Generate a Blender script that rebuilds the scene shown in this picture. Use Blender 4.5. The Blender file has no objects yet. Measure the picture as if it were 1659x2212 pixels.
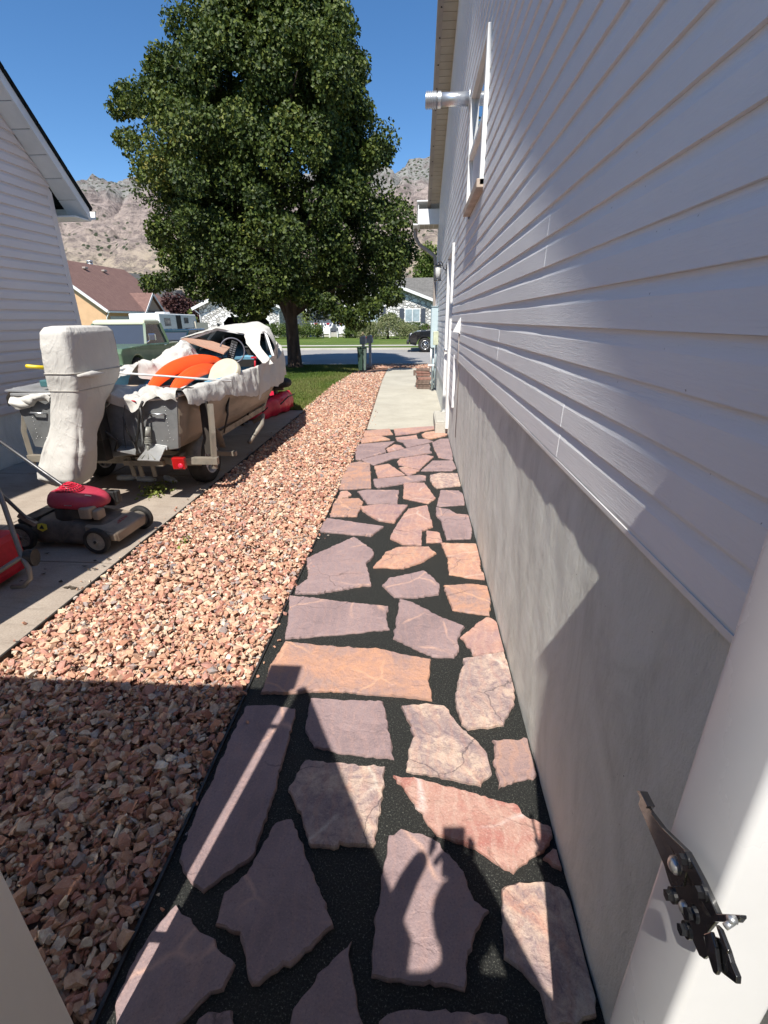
import bpy, bmesh, math, random
import numpy as np
from mathutils import Vector, Matrix, noise
random.seed(7); np.random.seed(7)
S = bpy.context.scene; COL = S.collection
PI = math.pi
# ---------------------------------------------------------------- camera solved from the photo's vanishing points
FL = 1029.8; CX, CY, H = 829.5, 1106.0, 1.6
def _v(*a): return Vector(a)
_y = _v(71.5, -416., FL).normalized(); _d = _v(21.5, 2553., FL); _d = (_d - _d.dot(_y)*_y).normalized(); _z = -_d; _x = _y.cross(_z)
cam_right = _v(_x[0], _y[0], _z[0]); cam_down = _v(_x[1], _y[1], _z[1]); cam_fwd = _v(_x[2], _y[2], _z[2])
cam = bpy.data.objects.new('camera', bpy.data.cameras.new('camera')); COL.objects.link(cam); S.camera = cam
M3 = Matrix((cam_right, -cam_down, -cam_fwd)).transposed()
cam.matrix_world = Matrix.Translation((0, 0, H)) @ M3.to_4x4()
cam.data.sensor_fit = 'HORIZONTAL'; cam.data.sensor_width = 36; cam.data.lens = FL/1659.*36
cam.data.clip_start = .01; cam.data.clip_end = 9000
S.render.resolution_x = 768; S.render.resolution_y = 1024
# measuring the photo: a sight line through a point of it, met with the ground, a wall or a depth
def ray(x, y): return _x.dot(_v(x-CX, y-CY, FL)), _y.dot(_v(x-CX, y-CY, FL)), _z.dot(_v(x-CX, y-CY, FL))
def G(x, y, z=0.):
    r = ray(x, y); t = (z-H)/r[2]; return Vector((r[0]*t, r[1]*t, z))
def PX(x, y, X):
    r = ray(x, y); t = X/r[0]; return Vector((X, r[1]*t, H+r[2]*t))
def PY(x, y, Y):
    r = ray(x, y); t = Y/r[1]; return Vector((r[0]*t, Y, H+r[2]*t))
# ---------------------------------------------------------------- light
SUN_EL, SUN_AZ = math.radians(55), math.radians(8.9)   # shadows run forward (+Y) and a little to the right
sd = _v(-math.sin(SUN_AZ)*math.cos(SUN_EL), -math.cos(SUN_AZ)*math.cos(SUN_EL), math.sin(SUN_EL))
W = bpy.data.worlds.new('World'); S.world = W; W.use_nodes = True
nt = W.node_tree; bg = nt.nodes['Background']
sk = nt.nodes.new('ShaderNodeTexSky'); sk.sky_type = 'NISHITA'; sk.sun_disc = False
sk.sun_elevation = SUN_EL; sk.sun_rotation = math.atan2(sd.x, sd.y); sk.altitude = 1400; sk.dust_density = .05; sk.ozone_density = 3.0; sk.air_density = 1.0
hs = nt.nodes.new('ShaderNodeHueSaturation'); hs.inputs['Saturation'].default_value = 1.2; nt.links.new(sk.outputs[0], hs.inputs['Color']); nt.links.new(hs.outputs[0], bg.inputs[0]); bg.inputs[1].default_value = .108
sun = bpy.data.objects.new('sun', bpy.data.lights.new('sun', 'SUN')); COL.objects.link(sun)
sun.data.energy = 5.0; sun.data.angle = math.radians(.53); sun.data.color = (1, .95, .875)
sun.rotation_euler = sd.to_track_quat('Z', 'Y').to_euler()
S.view_settings.view_transform = 'Standard'; S.view_settings.look = 'None'; S.view_settings.exposure = 0.62; S.view_settings.gamma = 1
S.cycles.max_bounces = 6; S.cycles.diffuse_bounces = 3; S.cycles.glossy_bounces = 3; S.cycles.transmission_bounces = 4; S.cycles.transparent_max_bounces = 6
# ---------------------------------------------------------------- object helpers
def tag(o, label=None, cat=None, group=None, kind=None):
    if label: o['label'] = label
    if cat: o['category'] = cat
    if group: o['group'] = group
    if kind: o['kind'] = kind
    return o
def thing(name, label, cat, loc=(0, 0, 0), rz=0, group=None):
    o = bpy.data.objects.new(name, None); COL.objects.link(o); o.location = loc; o.rotation_euler = (0, 0, rz); o.empty_display_size = .1
    return tag(o, label, cat, group)
def copy_tree(o, parent=None):
    c = o.copy(); COL.objects.link(c); c.parent = parent
    for ch in o.children: copy_tree(ch, c)
    return c
class MB:
    def __init__(s): s.v = []; s.f = []; s.m = []; s.sm = []; s.T = None
    def add(s, vs, fs, mi=0, smooth=False):
        b = len(s.v)
        s.v += [tuple(s.T @ Vector(p)) if s.T else tuple(p) for p in vs]
        for f in fs: s.f.append(tuple(b+i for i in f)); s.m.append(mi); s.sm.append(smooth)
        return s
    def box(s, x0, x1, y0, y1, z0, z1, mi=0):
        vs = [(x, y, z) for z in (z0, z1) for y in (y0, y1) for x in (x0, x1)]
        return s.add(vs, [(0, 2, 3, 1), (4, 5, 7, 6), (0, 1, 5, 4), (2, 6, 7, 3), (0, 4, 6, 2), (1, 3, 7, 5)], mi)
    def obox(s, c, size, R, mi=0):
        old = s.T; T = Matrix.Translation(c) @ (R.to_4x4() if R else Matrix.Identity(4)); s.T = old @ T if old else T
        a, b, d = size[0]/2, size[1]/2, size[2]/2; s.box(-a, a, -b, b, -d, d, mi); s.T = old; return s
    def bar(s, p0, p1, w, t, mi=0, up=(0, 0, 1)):
        p0 = Vector(p0); p1 = Vector(p1); d = (p1-p0); L = d.length; d.normalize(); u = Vector(up)
        if abs(d.dot(u)) > .98: u = Vector((0, 1, 0))
        a = d.cross(u).normalized(); b = a.cross(d).normalized()
        R = Matrix((a, d, b)).transposed(); return s.obox((p0+p1)/2, (w, L, t), R, mi)
    def tube(s, pts, r, n=8, mi=0, cap=True, smooth=True, close=False):
        pts = [Vector(p) for p in pts]; rs = r if isinstance(r, (list, tuple)) else [r]*len(pts)
        vs = []; N = len(pts); ref = None
        for i, p in enumerate(pts):
            if close: d = pts[(i+1) % N]-pts[i-1]
            else: d = (pts[min(i+1, N-1)]-pts[max(i-1, 0)])
            d.normalize()
            if ref is None: ref = Vector((0, 0, 1)) if abs(d.z) < .9 else Vector((1, 0, 0))
            a = d.cross(ref).normalized(); b = a.cross(d).normalized(); ref = b
            for k in range(n):
                t = 2*PI*k/n; vs.append(p+a*(math.cos(t)*rs[i])+b*(math.sin(t)*rs[i]))
        fs = []
        for i in range(N if close else N-1):
            for k in range(n):
                j = (i+1) % N; fs.append((i*n+k, j*n+k, j*n+(k+1) % n, i*n+(k+1) % n))
        if cap and not close: fs.append(tuple(range(n))); fs.append(tuple((N-1)*n+k for k in reversed(range(n))))
        return s.add(vs, fs, mi, smooth)
    def cyl(s, p0, p1, r, n=16, mi=0, smooth=True, r1=None): return s.tube([p0, p1], [r, r if r1 is None else r1], n, mi, True, smooth)
    def loft(s, rings, mi=0, smooth=True, cap=True, closed=True):
        n = len(rings[0]); vs = [p for r in rings for p in r]; fs = []
        for i in range(len(rings)-1):
            for k in range(n if closed else n-1):
                fs.append((i*n+k, i*n+(k+1) % n, (i+1)*n+(k+1) % n, (i+1)*n+k))
        if cap and closed: fs.append(tuple(reversed(range(n)))); fs.append(tuple((len(rings)-1)*n+k for k in range(n)))
        return s.add(vs, fs, mi, smooth)
    def prism(s, poly, vec, mi=0):
        n = len(poly); vec = Vector(vec); vs = [Vector(p) for p in poly]+[Vector(p)+vec for p in poly]
        return s.add(vs, [tuple(range(n)), tuple(n+i for i in reversed(range(n)))]+[(i, n+i, n+(i+1) % n, (i+1) % n) for i in range(n)], mi)
    def ball(s, c, r, nu=16, nv=10, mi=0, R=None):
        rx, ry, rz = r if isinstance(r, (tuple, list)) else (r, r, r); vs = []
        for j in range(nv+1):
            a = -PI/2+PI*j/nv
            for i in range(nu):
                t = 2*PI*i/nu; p = Vector((rx*math.cos(a)*math.cos(t), ry*math.cos(a)*math.sin(t), rz*math.sin(a)))
                if R: p = R @ p
                vs.append(Vector(c)+p)
        return s.add(vs, [(j*nu+i, j*nu+(i+1) % nu, (j+1)*nu+(i+1) % nu, (j+1)*nu+i) for j in range(nv) for i in range(nu)], mi, True)
    def disc(s, c, r, axis, t, n=20, mi=0):
        c = Vector(c); a = Vector(axis).normalized()*t/2; return s.cyl(c-a, c+a, r, n, mi, False)
    def grid(s, fn, nu, nv, mi=0, smooth=True):
        vs = [fn(i/nu, j/nv) for j in range(nv+1) for i in range(nu+1)]; w = nu+1
        return s.add(vs, [(j*w+i, j*w+i+1, (j+1)*w+i+1, (j+1)*w+i) for j in range(nv) for i in range(nu)], mi, smooth)
    def build(s, name, mats, parent=None, bevel=0, solid=0, sub=0, fix=True):
        me = bpy.data.meshes.new(name); me.from_pydata(s.v, [], s.f)
        for m in (mats if isinstance(mats, (list, tuple)) else [mats]): me.materials.append(m)
        me.polygons.foreach_set('material_index', s.m); me.polygons.foreach_set('use_smooth', s.sm)
        if fix:
            bm = bmesh.new(); bm.from_mesh(me); bmesh.ops.remove_doubles(bm, verts=bm.verts, dist=1e-5); bmesh.ops.recalc_face_normals(bm, faces=bm.faces); bm.to_mesh(me); bm.free()
        me.update(); o = bpy.data.objects.new(name, me); COL.objects.link(o); o.parent = parent
        if sub: m = o.modifiers.new('sub', 'SUBSURF'); m.levels = m.render_levels = sub
        if solid: m = o.modifiers.new('sol', 'SOLIDIFY'); m.thickness = solid; m.offset = 0
        if bevel: m = o.modifiers.new('bev', 'BEVEL'); m.width = bevel; m.segments = 2; m.limit_method = 'ANGLE'; m.angle_limit = .6
        return o
def mesh_np(name, V, F, mats, attr=None, parent=None, smooth=False):
    """V (n,3), F (m,k) with all faces of k corners; attr: dict name -> per-face float"""
    me = bpy.data.meshes.new(name); k = F.shape[1]
    me.vertices.add(len(V)); me.vertices.foreach_set('co', V.astype(np.float32).ravel())
    me.loops.add(F.size); me.loops.foreach_set('vertex_index', F.astype(np.int32).ravel())
    me.polygons.add(len(F)); me.polygons.foreach_set('loop_start', np.arange(0, F.size, k, dtype=np.int32))
    me.polygons.foreach_set('loop_total', np.full(len(F), k, dtype=np.int32))
    me.polygons.foreach_set('use_smooth', np.full(len(F), smooth))
    me.update(calc_edges=True)
    for a, d in (attr or {}).items():
        at = me.attributes.new(a, 'FLOAT', 'FACE'); at.data.foreach_set('value', d.astype(np.float32))
    me.materials.append(mats); o = bpy.data.objects.new(name, me); COL.objects.link(o); o.parent = parent
    return o
# ---------------------------------------------------------------- material helpers
class NT:
    def __init__(s, name):
        s.m = bpy.data.materials.new(name); s.m.use_nodes = True; s.t = s.m.node_tree; s.n = s.t.nodes; s.b = s.n['Principled BSDF']; s.out = s.n['Material Output']
    def node(s, typ, **kw):
        n = s.n.new('ShaderNode'+typ)
        for k, v in kw.items():
            if k.startswith('i_'):
                key = k[2:]; key = int(key) if key.isdigit() else key.replace('_', ' ')
                if hasattr(v, 'links') or isinstance(v, bpy.types.NodeSocket): s.t.links.new(v, n.inputs[key])
                else: n.inputs[key].default_value = v
            else: setattr(n, k, v)
        return n
    def link(s, a, b): s.t.links.new(a, b)
    def coord(s, scale=(1, 1, 1), kind='Object', rnd=False):
        c = s.node('TexCoord').outputs[kind]; mp = s.node('Mapping'); s.link(c, mp.inputs[0]); mp.inputs[3].default_value = scale
        if rnd:
            oi = s.node('ObjectInfo'); mu = s.node('Math', operation='MULTIPLY', i_0=oi.outputs['Random'], i_1=37.0); cb = s.node('CombineXYZ', i_0=mu.outputs[0], i_1=mu.outputs[0], i_2=mu.outputs[0]); s.link(cb.outputs[0], mp.inputs[1])
        return mp.outputs[0]
    def noise(s, vec, scale, detail=4, rough=.55, dist=0): return s.node('TexNoise', i_Vector=vec, i_Scale=scale, i_Detail=detail, i_Roughness=rough, i_Distortion=dist).outputs[0]
    def ramp(s, fac, stops, interp='LINEAR'):
        r = s.node('ValToRGB'); s.link(fac, r.inputs[0]); cr = r.color_ramp; cr.interpolation = interp
        while len(cr.elements) < len(stops): cr.elements.new(.5)
        for e, (p, c) in zip(cr.elements, stops): e.position = p; e.color = (c, c, c, 1) if isinstance(c, (int, float)) else (*c, 1)
        return r.outputs[0]
    def mix(s, fac, a, b, mode='MIX'):
        m = s.node('MixRGB', blend_type=mode)
        for i, q in enumerate((fac, a, b)):
            if isinstance(q, bpy.types.NodeSocket): s.link(q, m.inputs[i])
            elif isinstance(q, (int, float)): m.inputs[i].default_value = q if i == 0 else (q, q, q, 1)
            else: m.inputs[i].default_value = (*q, 1)
        return m.outputs[0]
    def math(s, op, a, b=0.):
        m = s.node('Math', operation=op)
        for i, q in enumerate((a, b)):
            if isinstance(q, bpy.types.NodeSocket): s.link(q, m.inputs[i])
            else: m.inputs[i].default_value = q
        return m.outputs[0]
    def bump(s, h, strength=.5, dist=.01, prev=None):
        b = s.node('Bump', i_Height=h, i_Strength=strength, i_Distance=dist)
        if prev: s.link(prev, b.inputs['Normal'])
        s.link(b.outputs[0], s.b.inputs['Normal']); return b.outputs[0]
    def set(s, col=None, rough=None, metal=None, **kw):
        for k, v in (('Base Color', col), ('Roughness', rough), ('Metallic', metal)):
            if v is None: continue
            if isinstance(v, bpy.types.NodeSocket): s.link(v, s.b.inputs[k])
            elif k == 'Base Color': s.b.inputs[k].default_value = (*v, 1)
            else: s.b.inputs[k].default_value = v
        for k, v in kw.items(): s.b.inputs[k.replace('_', ' ')].default_value = v
        return s.m
def mat(name, col, rough=.6, metal=0, var=.18, scale=6, bump=0, bscale=40, bdist=.004, spec=.5, col2=None, dirt=None, stretch=(1, 1, 1), coat=0):
    n = NT(name); c = n.coord(stretch)
    f = n.noise(c, scale, 6, .6)
    c2 = col2 or tuple(x*(1-var*1.6) for x in col); c1 = tuple(min(1, x*(1+var*.6)) for x in col) if not col2 else col
    base = n.ramp(f, [(.32, c2), (.68, c1)])
    if dirt: base = n.mix(n.ramp(n.noise(c, scale*.5, 8, .7), [(.48, 0), (.72, .75)]), base, dirt)
    n.set(base, n.ramp(f, [(.3, min(1, rough+.12)), (.7, max(.02, rough-.08))]), metal, Specular_IOR_Level=spec, Coat_Weight=coat)
    if bump: n.bump(n.noise(c, bscale, 6, .65), bump, bdist)
    return n.m
def glassy(name, col, rough=.05): return mat(name, col, rough, 0, .05, 2, spec=.9)
# ================================================================ materials
m_soil = mat('soil', (.22, .13, .095), .95, bump=.6, bscale=30)
n = NT('black_sand'); c = n.coord(); w = n.noise(c, 170, 3, .85); n.set(n.ramp(w, [(.36, (.006, .0065, .006)), (.54, (.018, .019, .017)), (.61, (.045, .047, .041)), (.67, (.22, .22, .19))]), .62, 0, Specular_IOR_Level=.35); n.bump(n.noise(c, 420, 4, .8), .9, .003); m_sand = n.m
def conc(name, a, b, dirt, sc=1.2, groove=None):
    n = NT(name); c = n.coord(); big = n.noise(c, sc, 8, .65, .4); fine = n.noise(c, 90, 4, .7)
    col = n.ramp(big, [(.3, b), (.62, a)]); col = n.mix(n.ramp(fine, [(.35, .35), (.6, 0)]), col, dirt)
    st = n.noise(n.coord((1.2, 6, 1)), 3.0, 8, .7, .8); col = n.mix(n.ramp(st, [(.52, 0), (.75, .55)]), col, dirt)
    n.set(col, .85, 0, Specular_IOR_Level=.25); n.bump(fine, .35, .003); return n.m
m_walk = conc('walk_concrete', (.47, .445, .37), (.37, .345, .285), (.25, .23, .19))
m_drive = conc('driveway_concrete', (.42, .36, .30), (.29, .24, .195), (.15, .12, .095))
m_asph = conc('asphalt', (.31, .30, .285), (.25, .245, .235), (.16, .155, .15), .5)
m_kerb = conc('kerb_concrete', (.50, .48, .43), (.40, .38, .34), (.25, .24, .2))
n = NT('foundation_concrete'); c = n.coord((1, 2.2, .55)); big = n.noise(n.coord((1, 1.3, .9)), 2.2, 8, .66, 1.2); st = n.noise(n.coord((1, 4.5, 1.0)), 2.6, 8, .7, 1.6)
col = n.ramp(big, [(.3, (.58, .58, .52)), (.5, (.74, .745, .675)), (.7, (.82, .825, .76))]); col = n.mix(n.ramp(st, [(.45, 0), (.7, .6)]), col, (.80, .79, .74))
pits = n.noise(n.coord((1, 1, 1)), 45, 3, .9); col = n.mix(n.ramp(pits, [(.70, 0), (.76, .8)]), col, (.10, .085, .07))
n.set(col, .9, 0, Specular_IOR_Level=.2)
pb = n.bump(n.noise(n.coord((1, 1.3, .45)), 5.0, 5, .6), .4, .015); pb = n.bump(n.noise(n.coord((1, 1.4, .7)), 30, 7, .75), 0.8, .012, pb); n.bump(n.noise(n.coord(), 170, 5, .8), .5, .004, pb); m_found = n.m
def vinyl(name, col):
    n = NT(name); c = n.coord((.5, .5, 1)); g = n.noise(n.coord((1, 1.1, 22)), 8, 5, .65, 1.4)
    b = n.mix(n.ramp(n.noise(c, 1.5, 6, .6), [(.35, 0), (.7, .5)]), col, tuple(x*.80 for x in col))
    sp = n.noise(n.coord((1, 1, .6)), 60, 2, .9); b = n.mix(n.ramp(sp, [(.735, 0), (.76, .65)]), b, (.10, .08, .06))
    n.set(b, .46, 0, Specular_IOR_Level=.5); n.bump(g, .55, .0030); return n.m
m_siding = vinyl('lilac_grey_siding', (.80, .805, .815)); m_sid_l = vinyl('pale_siding', (.78, .70, .665)); m_sid_stone = vinyl('grey_siding', (.62, .62, .60)); m_sid_dk = vinyl('slate_siding', (.17, .19, .20))
m_white = mat('white_trim', (.74, .74, .72), .45, 0, .08, 3); m_cream = mat('cream_soffit', (.43, .375, .30), .55, 0, .1, 2); m_fascia = mat('taupe_fascia', (.36, .31, .27), .5, 0, .1, 2)
m_vent = mat('vent_hole', (.03, .025, .02), .9); m_vinylpost = mat('vinyl_post', (.70, .70, .70), .28, 0, .05, 2.5, bump=.10, bscale=14, bdist=.001); m_leaf_gate = mat('gate_vinyl', (.76, .73, .66), .4, 0, .04, 2)
m_glass = glassy('window_glass', (.05, .06, .08), .03); m_dark = mat('dark_inside', (.012, .011, .010), .8); m_blackmetal = mat('black_metal', (.010, .010, .011), .2, .0, .1, 10, spec=.7, coat=1)
m_galv = mat('galvanised_steel', (.62, .64, .66), .32, .85, .12, 5, bump=.1, bscale=20); m_alu = mat('aluminium', (.55, .56, .56), .42, .6, .2, 5, bump=.15, bscale=30, dirt=(.2, .18, .15))
m_steel = mat('zinc_bolt', (.7, .7, .7), .25, .9); m_rub = mat('rubber', (.022, .021, .02), .8, 0, .3, 12, bump=.4, bscale=60); m_tan = mat('tan_boat_side', (.27, .235, .19), .5, .35, .2, 4, bump=.15, bscale=14, dirt=(.12, .09, .06), stretch=(1, .4, 2))
m_transom = mat('scuffed_aluminium', (.30, .31, .31), .42, .45, .3, 5, bump=.3, bscale=18, dirt=(.08, .07, .06)); m_blue = mat('light_blue_paint', (.16, .36, .50), .35, 0, .15, 3); m_teal = mat('teal_trim', (.05, .14, .15), .5)
m_navy = mat('blue_grey_floor', (.07, .10, .14), .6, 0, .3, 5); m_ply = mat('plywood_red_brown', (.50, .30, .21), .7, 0, .2, 10, stretch=(1, 9, 1), bump=.2); m_plyl = mat('pale_floor_board', (.46, .36, .26), .75, 0, .3, 6)
n = NT('canvas'); c = n.coord(); col = n.mix(n.ramp(n.noise(c, 2.2, 7, .6), [(.42, 0), (.72, .5)]), (.52, .505, .47), (.40, .385, .355)); n.set(col, .95, 0, Specular_IOR_Level=.1); pb0 = n.bump(n.ramp(n.noise(n.coord((1, 1, .6)), 2.6, 3, .5, 2.2), [(.44, 0), (.495, 1), (.55, 0)]), .26, .010); pb1 = n.bump(n.ramp(n.noise(n.coord((1, 1, .8)), 6.5, 3, .5, 1.8), [(.46, 0), (.50, 1), (.53, 0)]), .18, .005, pb0)
pb = n.bump(n.noise(n.coord((1, 1, .5)), 4.2, 3, .5, 1.6), .35, .05, pb1); n.bump(n.noise(c, 260, 2, .6), .25, .001, pb); m_canvas = n.m
m_orange = mat('orange_plastic', (.86, .095, .012), .42, 0, .08, 4, bump=.08, bscale=120); m_red = mat('red_plastic', (.55, .012, .03), .5, 0, .25, 6, bump=.2, bscale=30); m_pinkred = mat('faded_red_plastic', (.46, .035, .07), .5, 0, .22, 5, dirt=(.25, .08, .08)); m_brightred = mat('bright_red_plastic', (.68, .02, .06), .4)
m_mower = mat('dusty_grey_deck', (.075, .065, .058), .6, 0, .3, 4, bump=.2, bscale=20, dirt=(.22, .17, .12)); m_mowerl = mat('dusty_tan_deck', (.34, .27, .20), .75, 0, .25, 6, dirt=(.17, .13, .09)); m_hub = mat('dusty_wheel', (.36, .32, .27), .75, 0, .35, 14, dirt=(.14, .11, .08)); m_blackpl = mat('black_plastic', (.02, .02, .02), .5, 0, .3, 8, dirt=(.07, .06, .05))
m_seat = mat('cream_seat', (.55, .50, .38), .6, 0, .12, 5); m_yellow = mat('yellow_grip', (.75, .55, .02), .4); m_wheelw = mat('white_wheel', (.55, .55, .56), .45, 0, .3, 10); m_trail = mat('trailer_steel', (.30, .27, .22), .55, .3, .3, 8, dirt=(.14, .09, .06), bump=.2)
m_greenc = mat('sage_green_paint', (.10, .165, .10), .3, 0, .15, 2, coat=.4); m_creamc = mat('cream_paint', (.60, .62, .47), .3, 0, .06, 2, coat=.4); m_darkcar = mat('dark_green_paint', (.012, .028, .028), .2, 0, .1, 2, coat=1); m_blackcar = mat('black_paint', (.008, .009, .012), .12, 0, .1, 2, coat=1)
m_chrome = mat('chrome', (.8, .8, .82), .08, 1, .02, 2); m_head = mat('headlamp_glass', (.45, .47, .5), .1, 0, .05, 4, spec=.9); m_tail = mat('red_lens', (.35, .01, .01), .25)
def shingle(name, a, b, sc=1.0):
    n = NT(name); br = n.node('TexBrick', i_Vector=n.coord((sc, sc, sc)), i_Scale=1.0, offset=.5); br.inputs['Color1'].default_value = (*a, 1); br.inputs['Color2'].default_value = (*b, 1); br.inputs['Mortar'].default_value = (*tuple(x*.55 for x in b), 1)
    br.inputs['Brick Width'].default_value = .34; br.inputs['Row Height'].default_value = .14; br.inputs['Mortar Size'].default_value = .012
    col = n.mix(n.ramp(n.noise(n.coord(), 30, 5, .8), [(.35, .5), (.6, 0)]), br.outputs[0], tuple(x*.55 for x in b)); n.set(col, .95, 0, Specular_IOR_Level=.15); n.bump(n.noise(n.coord(), 20, 4, .8), .5, .02); return n.m
m_roofred = shingle('red_brown_shingle', (.25, .15, .125), (.185, .11, .095)); m_roofgrey = shingle('grey_shingle', (.21, .20, .185), (.14, .135, .125)); m_roofdk = shingle('dark_shingle', (.075, .078, .085), (.05, .052, .058)); m_roofblk = shingle('black_shingle', (.022, .026, .026), (.012, .014, .014))
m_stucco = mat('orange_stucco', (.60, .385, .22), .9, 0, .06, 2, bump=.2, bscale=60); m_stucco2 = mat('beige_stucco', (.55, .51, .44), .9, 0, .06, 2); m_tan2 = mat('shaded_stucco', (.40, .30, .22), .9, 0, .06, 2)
n = NT('white_fieldstone'); c = n.coord((1, 1, 1.35)); cc = n.mix(.22, c, n.node('TexNoise', i_Vector=c, i_Scale=2.5).outputs[1]); v = n.node('TexVoronoi', feature='DISTANCE_TO_EDGE', i_Vector=cc, i_Scale=3.4); vc = n.node('TexVoronoi', i_Vector=cc, i_Scale=3.4)
stonec = n.ramp(n.node('SeparateColor', i_0=vc.outputs['Color']).outputs[0], [(.0, (.40, .385, .35)), (.5, (.60, .59, .56)), (1, (.74, .73, .70))]); n.set(n.mix(n.ramp(v.outputs[0], [(.02, 1), (.075, 0)]), stonec, (.17, .16, .145)), .9)
n.bump(n.ramp(v.outputs[0], [(.0, 0), (.18, 1)]), .9, .06); m_field = n.m
m_brick = mat('red_paver', (.30, .15, .115), .85, 0, .25, 10, bump=.4, bscale=50, dirt=(.2, .15, .12)); m_brickd = mat('brown_paver', (.17, .12, .095), .85, 0, .25, 10, bump=.4, bscale=50)
m_palebox = mat('pale_blue_box', (.46, .57, .60), .5, 0, .08, 6, dirt=(.40, .45, .45)); m_binp = mat('dark_green_bin', (.035, .07, .05), .5, 0, .2, 4); m_binl = mat('grey_green_bin', (.13, .18, .15), .55, 0, .2, 4)
m_bark = mat('bark', (.085, .058, .042), .9, 0, .35, 9, bump=1, bscale=22, bdist=.03, stretch=(1, 1, .25)); m_mail = mat('grey_mailbox', (.30, .33, .36), .5, .2, .15, 6); m_bottle = mat('clear_bottle', (.55, .6, .62), .12, 0, .1, 6, spec=.8)
m_rvwhite = mat('rv_white', (.74, .74, .72), .4, 0, .06, 2); m_rvgrey = mat('rv_side', (.52, .53, .53), .5, 0, .08, 3, stretch=(1, 1, 8)); m_rvblue = mat('rv_stripe', (.13, .16, .22), .5)
m_fencec = mat('cream_fence', (.62, .56, .45), .5, 0, .05, 3); m_flagr = mat('red_cloth', (.5, .02, .04), .8); m_flagw = mat('white_cloth', (.72, .72, .72), .8, 0, .05); m_flagb = mat('blue_cloth', (.04, .05, .15), .8)
m_skin = mat('skin', (.48, .28, .19), .5, 0, .08, 8); m_hair = mat('brown_hair', (.09, .05, .028), .6, 0, .3, 40, stretch=(1, 1, .2)); m_shirtw = mat('white_shirt', (.78, .78, .78), .9, 0, .05); m_shirt = mat('grey_shirt', (.12, .13, .15), .9); m_pants = mat('jeans', (.06, .08, .13), .9)
# crushed stone: colour by stone
n = NT('crushed_stone'); at = n.node('Attribute', attribute_name='rnd').outputs['Fac']
col = n.ramp(at, [(0, (.40, .18, .13)), (.13, (.50, .26, .17)), (.30, (.58, .345, .22)), (.46, (.62, .42, .29)), (.62, (.66, .52, .37)), (.76, (.43, .225, .18)), (.85, (.70, .63, .50)), (.91, (.28, .26, .25)), (.95, (.44, .41, .37)), (.985, (.16, .17, .19))], 'CONSTANT')
nz = n.noise(n.coord(), 45, 6, .7); col = n.mix(n.ramp(nz, [(.35, .6), (.6, 0)]), col, (.36, .18, .13)); col = n.mix(n.ramp(n.noise(n.coord(), 110, 3, .8), [(.55, 0), (.72, .35)]), col, (.74, .66, .56)); n.set(col, .82, 0, Specular_IOR_Level=.3); n.bump(nz, .5, .006); m_stone = n.m
# flagstones
def flag(name, cols, vein, veinamt, blot):
    n = NT(name); c = n.coord((1, 1, 1), 'Object', True)
    wv = n.mix(.10, c, n.node('TexNoise', i_Vector=c, i_Scale=5.0, i_Detail=4.0).outputs[1])
    big = n.noise(wv, 3.2, 7, .6, 1.2); col = n.ramp(big, [(.30, cols[0]), (.46, cols[1]), (.58, cols[2]), (.70, cols[3])])
    col = n.mix(n.ramp(n.noise(c, 22, 7, .72, .6), [(.42, 0), (.66, blot)]), col, cols[4])
    v = n.node('TexVoronoi', feature='DISTANCE_TO_EDGE', i_Vector=wv, i_Scale=2.3); msk = n.ramp(n.noise(c, 3.1, 2, .5), [(.48, 0), (.56, 1)])
    vl = n.math('MULTIPLY', n.ramp(v.outputs[0], [(.0, 1), (.022, 0)]), msk); col = n.mix(n.math('MULTIPLY', vl, veinamt), col, vein)
    st = n.node('TexWave', i_Vector=wv, i_Scale=7.0, i_Distortion=9.0, i_Detail=5.0).outputs[1]; col = n.mix(n.math('MULTIPLY', n.ramp(st, [(.62, 0), (.95, .5)]), .5), col, cols[3])
    dk = n.node('TexVoronoi', feature='DISTANCE_TO_EDGE', i_Vector=n.mix(.25, c, n.node('TexNoise', i_Vector=c, i_Scale=3.0, i_Detail=6.0).outputs[1]), i_Scale=3.4); ck = n.ramp(dk.outputs[0], [(.0, 1), (.010, 0)]); col = n.mix(n.math('MULTIPLY', ck, n.ramp(n.noise(c, 2.2, 2, .5), [(.50, 0), (.58, .8)])), col, tuple(x*.35 for x in cols[0]))
    fl = n.noise(c, 150, 3, .8); col = n.mix(n.ramp(fl, [(.56, 0), (.68, .35)]), col, vein); col = n.mix(n.ramp(fl, [(.32, .4), (.44, 0)]), col, tuple(x*.45 for x in cols[0]))
    n.set(col, .70, 0, Specular_IOR_Level=.3); lay = n.ramp(n.noise(wv, 4.5, 5, .6, .5), [(.40, 0), (.43, .35), (.50, .38), (.53, .7), (.60, .74), (.62, 1)]); pb = n.bump(lay, .45, .010); pb = n.bump(n.noise(c, 9, 6, .65, .8), .5, .02, pb); n.bump(n.noise(c, 70, 6, .75), .6, .004, pb); return n.m
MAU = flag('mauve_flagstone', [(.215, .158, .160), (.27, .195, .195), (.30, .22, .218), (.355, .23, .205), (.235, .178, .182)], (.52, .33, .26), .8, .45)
PNK = flag('pink_flagstone', [(.26, .175, .19), (.36, .215, .19), (.45, .25, .19), (.50, .33, .25), (.40, .27, .24)], (.55, .46, .40), .6, .5)
ORG = flag('orange_flagstone', [(.37, .235, .20), (.46, .245, .175), (.52, .29, .19), (.52, .37, .27), (.28, .195, .19)], (.58, .48, .38), .5, .55)
MIX = flag('mottled_flagstone', [(.19, .145, .16), (.42, .31, .265), (.54, .405, .315), (.45, .25, .19), (.21, .155, .165)], (.60, .52, .44), .6, 1.0)
RST = flag('rust_and_mauve_flagstone', [(.26, .185, .18), (.33, .22, .19), (.44, .25, .175), (.49, .265, .17), (.29, .195, .19)], (.56, .33, .22), .8, .55)
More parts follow.
